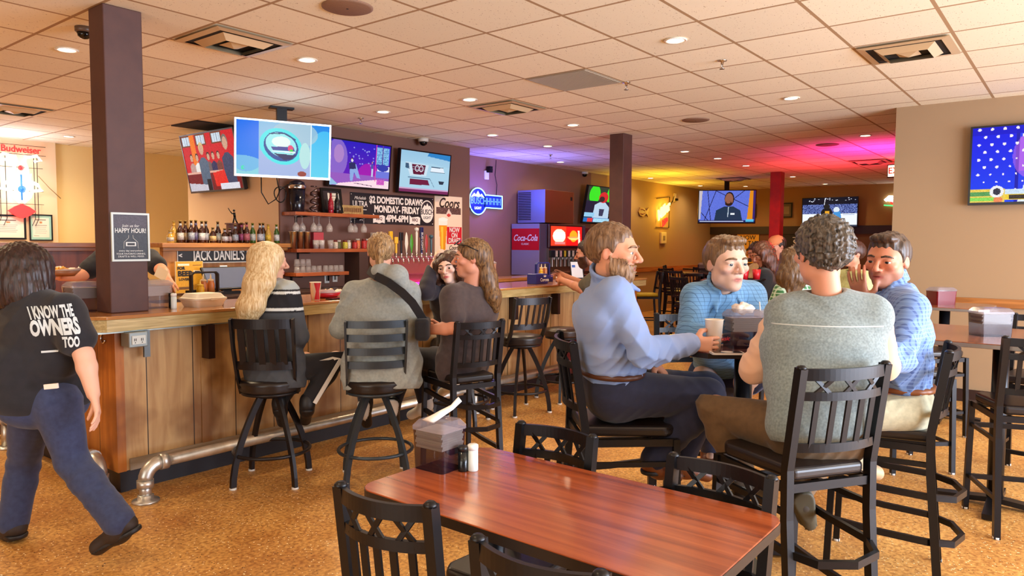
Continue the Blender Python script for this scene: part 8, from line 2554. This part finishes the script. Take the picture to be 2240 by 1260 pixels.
# ---- people further back
def stander(label, x, head_y, d, face, fwd, topd, bottom, hair, S=0.95, arms=None, skin=(214, 150, 120), beard=None, h=0.011):
    hd = A3(x, head_y, d)
    fx = nv([fwd[0], fwd[1], 0]); lx = np.array([-fx[1], fx[0], 0])
    g = lambda z, a=0.0, b=0.0: np.array([hd[0], hd[1], 0]) + lx * a * S + fx * b * S + np.array([0, 0, z])
    zt = hd[2] - 0.02 * S
    zs = zt - 0.225 * S
    J = dict(head=hd, shL=g(zs, 0.165, -0.03), shR=g(zs, -0.165, -0.03), chest=g(zs - 0.12 * S, 0, -0.04), pel=g(zs - 0.5 * S, 0, -0.05), hipL=g(zs - 0.53 * S, 0.09, -0.05), hipR=g(zs - 0.53 * S, -0.09, -0.05),
             knL=g(0.48 * S, 0.1, 0.0), knR=g(0.48 * S, -0.1, 0), anL=g(0.09, 0.1, -0.05), anR=g(0.09, -0.1, -0.05), toL=g(0.04, 0.12, 0.1), toR=g(0.04, -0.12, 0.1),
             elL=g(zs - 0.27 * S, 0.22, 0.02), elR=g(zs - 0.27 * S, -0.22, 0.02), wrL=g(zs - 0.26 * S, 0.1, 0.26), wrR=g(zs - 0.26 * S, -0.1, 0.26))
    return person(label, J, face, fwd, S, h, 0.23 * S / 0.95, 0.0, skin, True, 1.0, (170, 96, 88), None, topd, bottom, dict(mat=SHK), hair, beard, {})


ORA = cloth('orange_jacket', (232, 74, 34), (216, 60, 30))
r_ = stander('person in an orange jacket and cap standing by the red column', 1700, 540, 8.6, tuple(-CR * 0.9 - CF * 0.3 + np.array([0, 0, -0.25])), tuple(-CR * 0.85 - CF * 0.5), dict(mat=ORA, sleeve='long', g=0.03, hem=0.2), dict(mat=DKJ), dict(style='short', c=(50, 34, 26), thk=0.03))
hd = np.array(A3(1700, 540, 8.6)); f_, l_, u_ = head_frame(-CR * 0.9 - CF * 0.3 + np.array([0, 0, -0.25]))
t = MB().lathe([(0.098, 0), (0.1, 0.03), (0.085, 0.075), (0.045, 0.1), (0, 0.106)], 18, sy=0.85).build('cap', mat('cap_peach', (232, 140, 90), 0.8), r_)
M3 = Matrix((Vector(f_), Vector(l_), Vector(u_))).transposed().to_4x4(); M3.translation = Vector(hd + u_ * 0.035) - r_.location; t.matrix_local = M3
MB().prism([(0.06, -0.075), (0.15, -0.06), (0.19, 0.0), (0.15, 0.06), (0.06, 0.075)], 0.0, 0.012).build('brim', mat('cap_peach', (232, 140, 90), 0.8), t)
stander('person in a black shirt with long hair bending over a tray in the far room', 1668, 556, 7.7, tuple(-CR - 0.2 * CF + np.array([0, 0, -0.5])), tuple(-CR * 0.9 + 0.3 * CF), dict(mat=BLACKC, sleeve='short', g=0.025, hem=0.15), dict(mat=cloth('purple_trousers', (60, 30, 74)), g=0.03),
        dict(style='long', c=(56, 34, 26), c2=(120, 70, 50), thk=0.06, low=0.0, slope=0.4, ears=False, locks=(1,), tail=[A3(1676, 556, 7.72), A3(1682, 590, 7.72), A3(1686, 615, 7.72)], tw=[0.09, 0.08, 0.05], tax=CF, tsc=1.3))
stander('person in a cream jacket half hidden behind the black shirt in the far room', 1655, 552, 9.1, tuple(-CR + np.array([0, 0, -0.4])), tuple(-CR), dict(mat=cloth('cream_jacket', (232, 200, 140), (206, 170, 110)), sleeve='long', g=0.035, hem=0.15), dict(mat=DKJ), dict(style='short', c=(60, 40, 30), thk=0.05))


def sitter(label, x, head_y, d, face, fwd, topd, bottom, hair, S=0.95, h=0.011, skin=(214, 150, 120), chair='', ho=0.0):
    hd = A3(x, head_y, d)
    fx = nv([fwd[0], fwd[1], 0]); lx = np.array([-fx[1], fx[0], 0])
    pz = hd[2] - 0.63 * S
    g = lambda z, a=0.0, b=0.0: np.array([hd[0], hd[1], z]) + lx * a * S + fx * b * S
    J = dict(head=hd, shL=g(hd[2] - 0.245 * S, 0.165, -0.04), shR=g(hd[2] - 0.245 * S, -0.165, -0.04), chest=g(hd[2] - 0.36 * S, 0, -0.05), pel=g(pz, 0, -0.08), hipL=g(pz - 0.03, 0.09, -0.08), hipR=g(pz - 0.03, -0.09, -0.08),
             knL=g(pz - 0.01, 0.12, 0.34), knR=g(pz - 0.01, -0.12, 0.34), anL=g(pz - 0.4, 0.1, 0.28), anR=g(pz - 0.4, -0.1, 0.28), toL=g(pz - 0.46, 0.1, 0.42), toR=g(pz - 0.46, -0.1, 0.42),
             elL=g(hd[2] - 0.5 * S, 0.22, 0.05), elR=g(hd[2] - 0.5 * S, -0.22, 0.05), wrL=g(hd[2] - 0.46 * S, 0.1, 0.28), wrR=g(hd[2] - 0.46 * S, -0.1, 0.28))
    person(label, J, face, fwd, S, h, 0.23 * S / 0.95, 0.0, skin, True, 1.0, (170, 96, 88), None, topd, bottom, dict(mat=SHK), hair, None, {})
    return dup(C1, (J['pel'][0], J['pel'][1], 0), face_rz(*fx[:2]), chair)


STRIPE = check_cloth('green_stripe', (60, 120, 70), (206, 226, 206), 0.03, 0.3)
sitter('person with long hair and a green striped shirt left of the grey vest', 1745, 572, 5.7, tuple(CF * 0.8 - CR * 0.3), tuple(CF * 0.9 - CR * 0.3), dict(mat=STRIPE, sleeve='short', g=0.02), dict(mat=DKJ),
       dict(style='long', c=(70, 46, 28), c2=(112, 80, 46), thk=0.07, low=-0.2, slope=0.3, ears=False, tail=[A3(1740, 565, 5.62), A3(1733, 605, 5.6), A3(1728, 635, 5.6)], tw=[0.09, 0.085, 0.06], tax=CR, tsc=1.3), chair='slat chair under the long haired person in green stripes')
sitter('person in a pale shirt lit red between the grey vest and the checked shirt', 1864, 556, 6.9, tuple(-CR - CF * 0.2), tuple(-CR * 0.9 - CF * 0.2), dict(mat=cloth('pale_green_shirt', (206, 214, 150)), sleeve='short', g=0.025), dict(mat=DKJ),
       dict(style='short', c=(60, 34, 24), thk=0.05, low=0.04, slope=0.6), chair='slat chair under the red lit person in the pale shirt')
# red cups on a tray in front of the black shirt
t = thing('serving_tray', 'dark tray with red cups before the person bending over in the far room', 'tray', tuple(A3(1634, 614, 7.45)))
MB().lathe([(0, 0), (0.17, 0.0), (0.19, 0.02), (0.185, 0.02), (0.165, 0.006)], 22).build('tray', BLACKM, t)
for i, (x, y) in enumerate(((-0.08, 0.0), (0.02, -0.09), (0.07, 0.05))):
    o = MB().lathe([(0, 0.0), (0.032, 0.0), (0.042, 0.11), (0.039, 0.11), (0.03, 0.01)], 14).build('red_cup', mat('cup_red', (200, 22, 34), 0.4)); tag(o, '%s small red cup on the dark tray in the far room' % ordw[i], 'cup', 'red cups on the tray')
    o.location = t.location + Vector((x, y, 0.008))
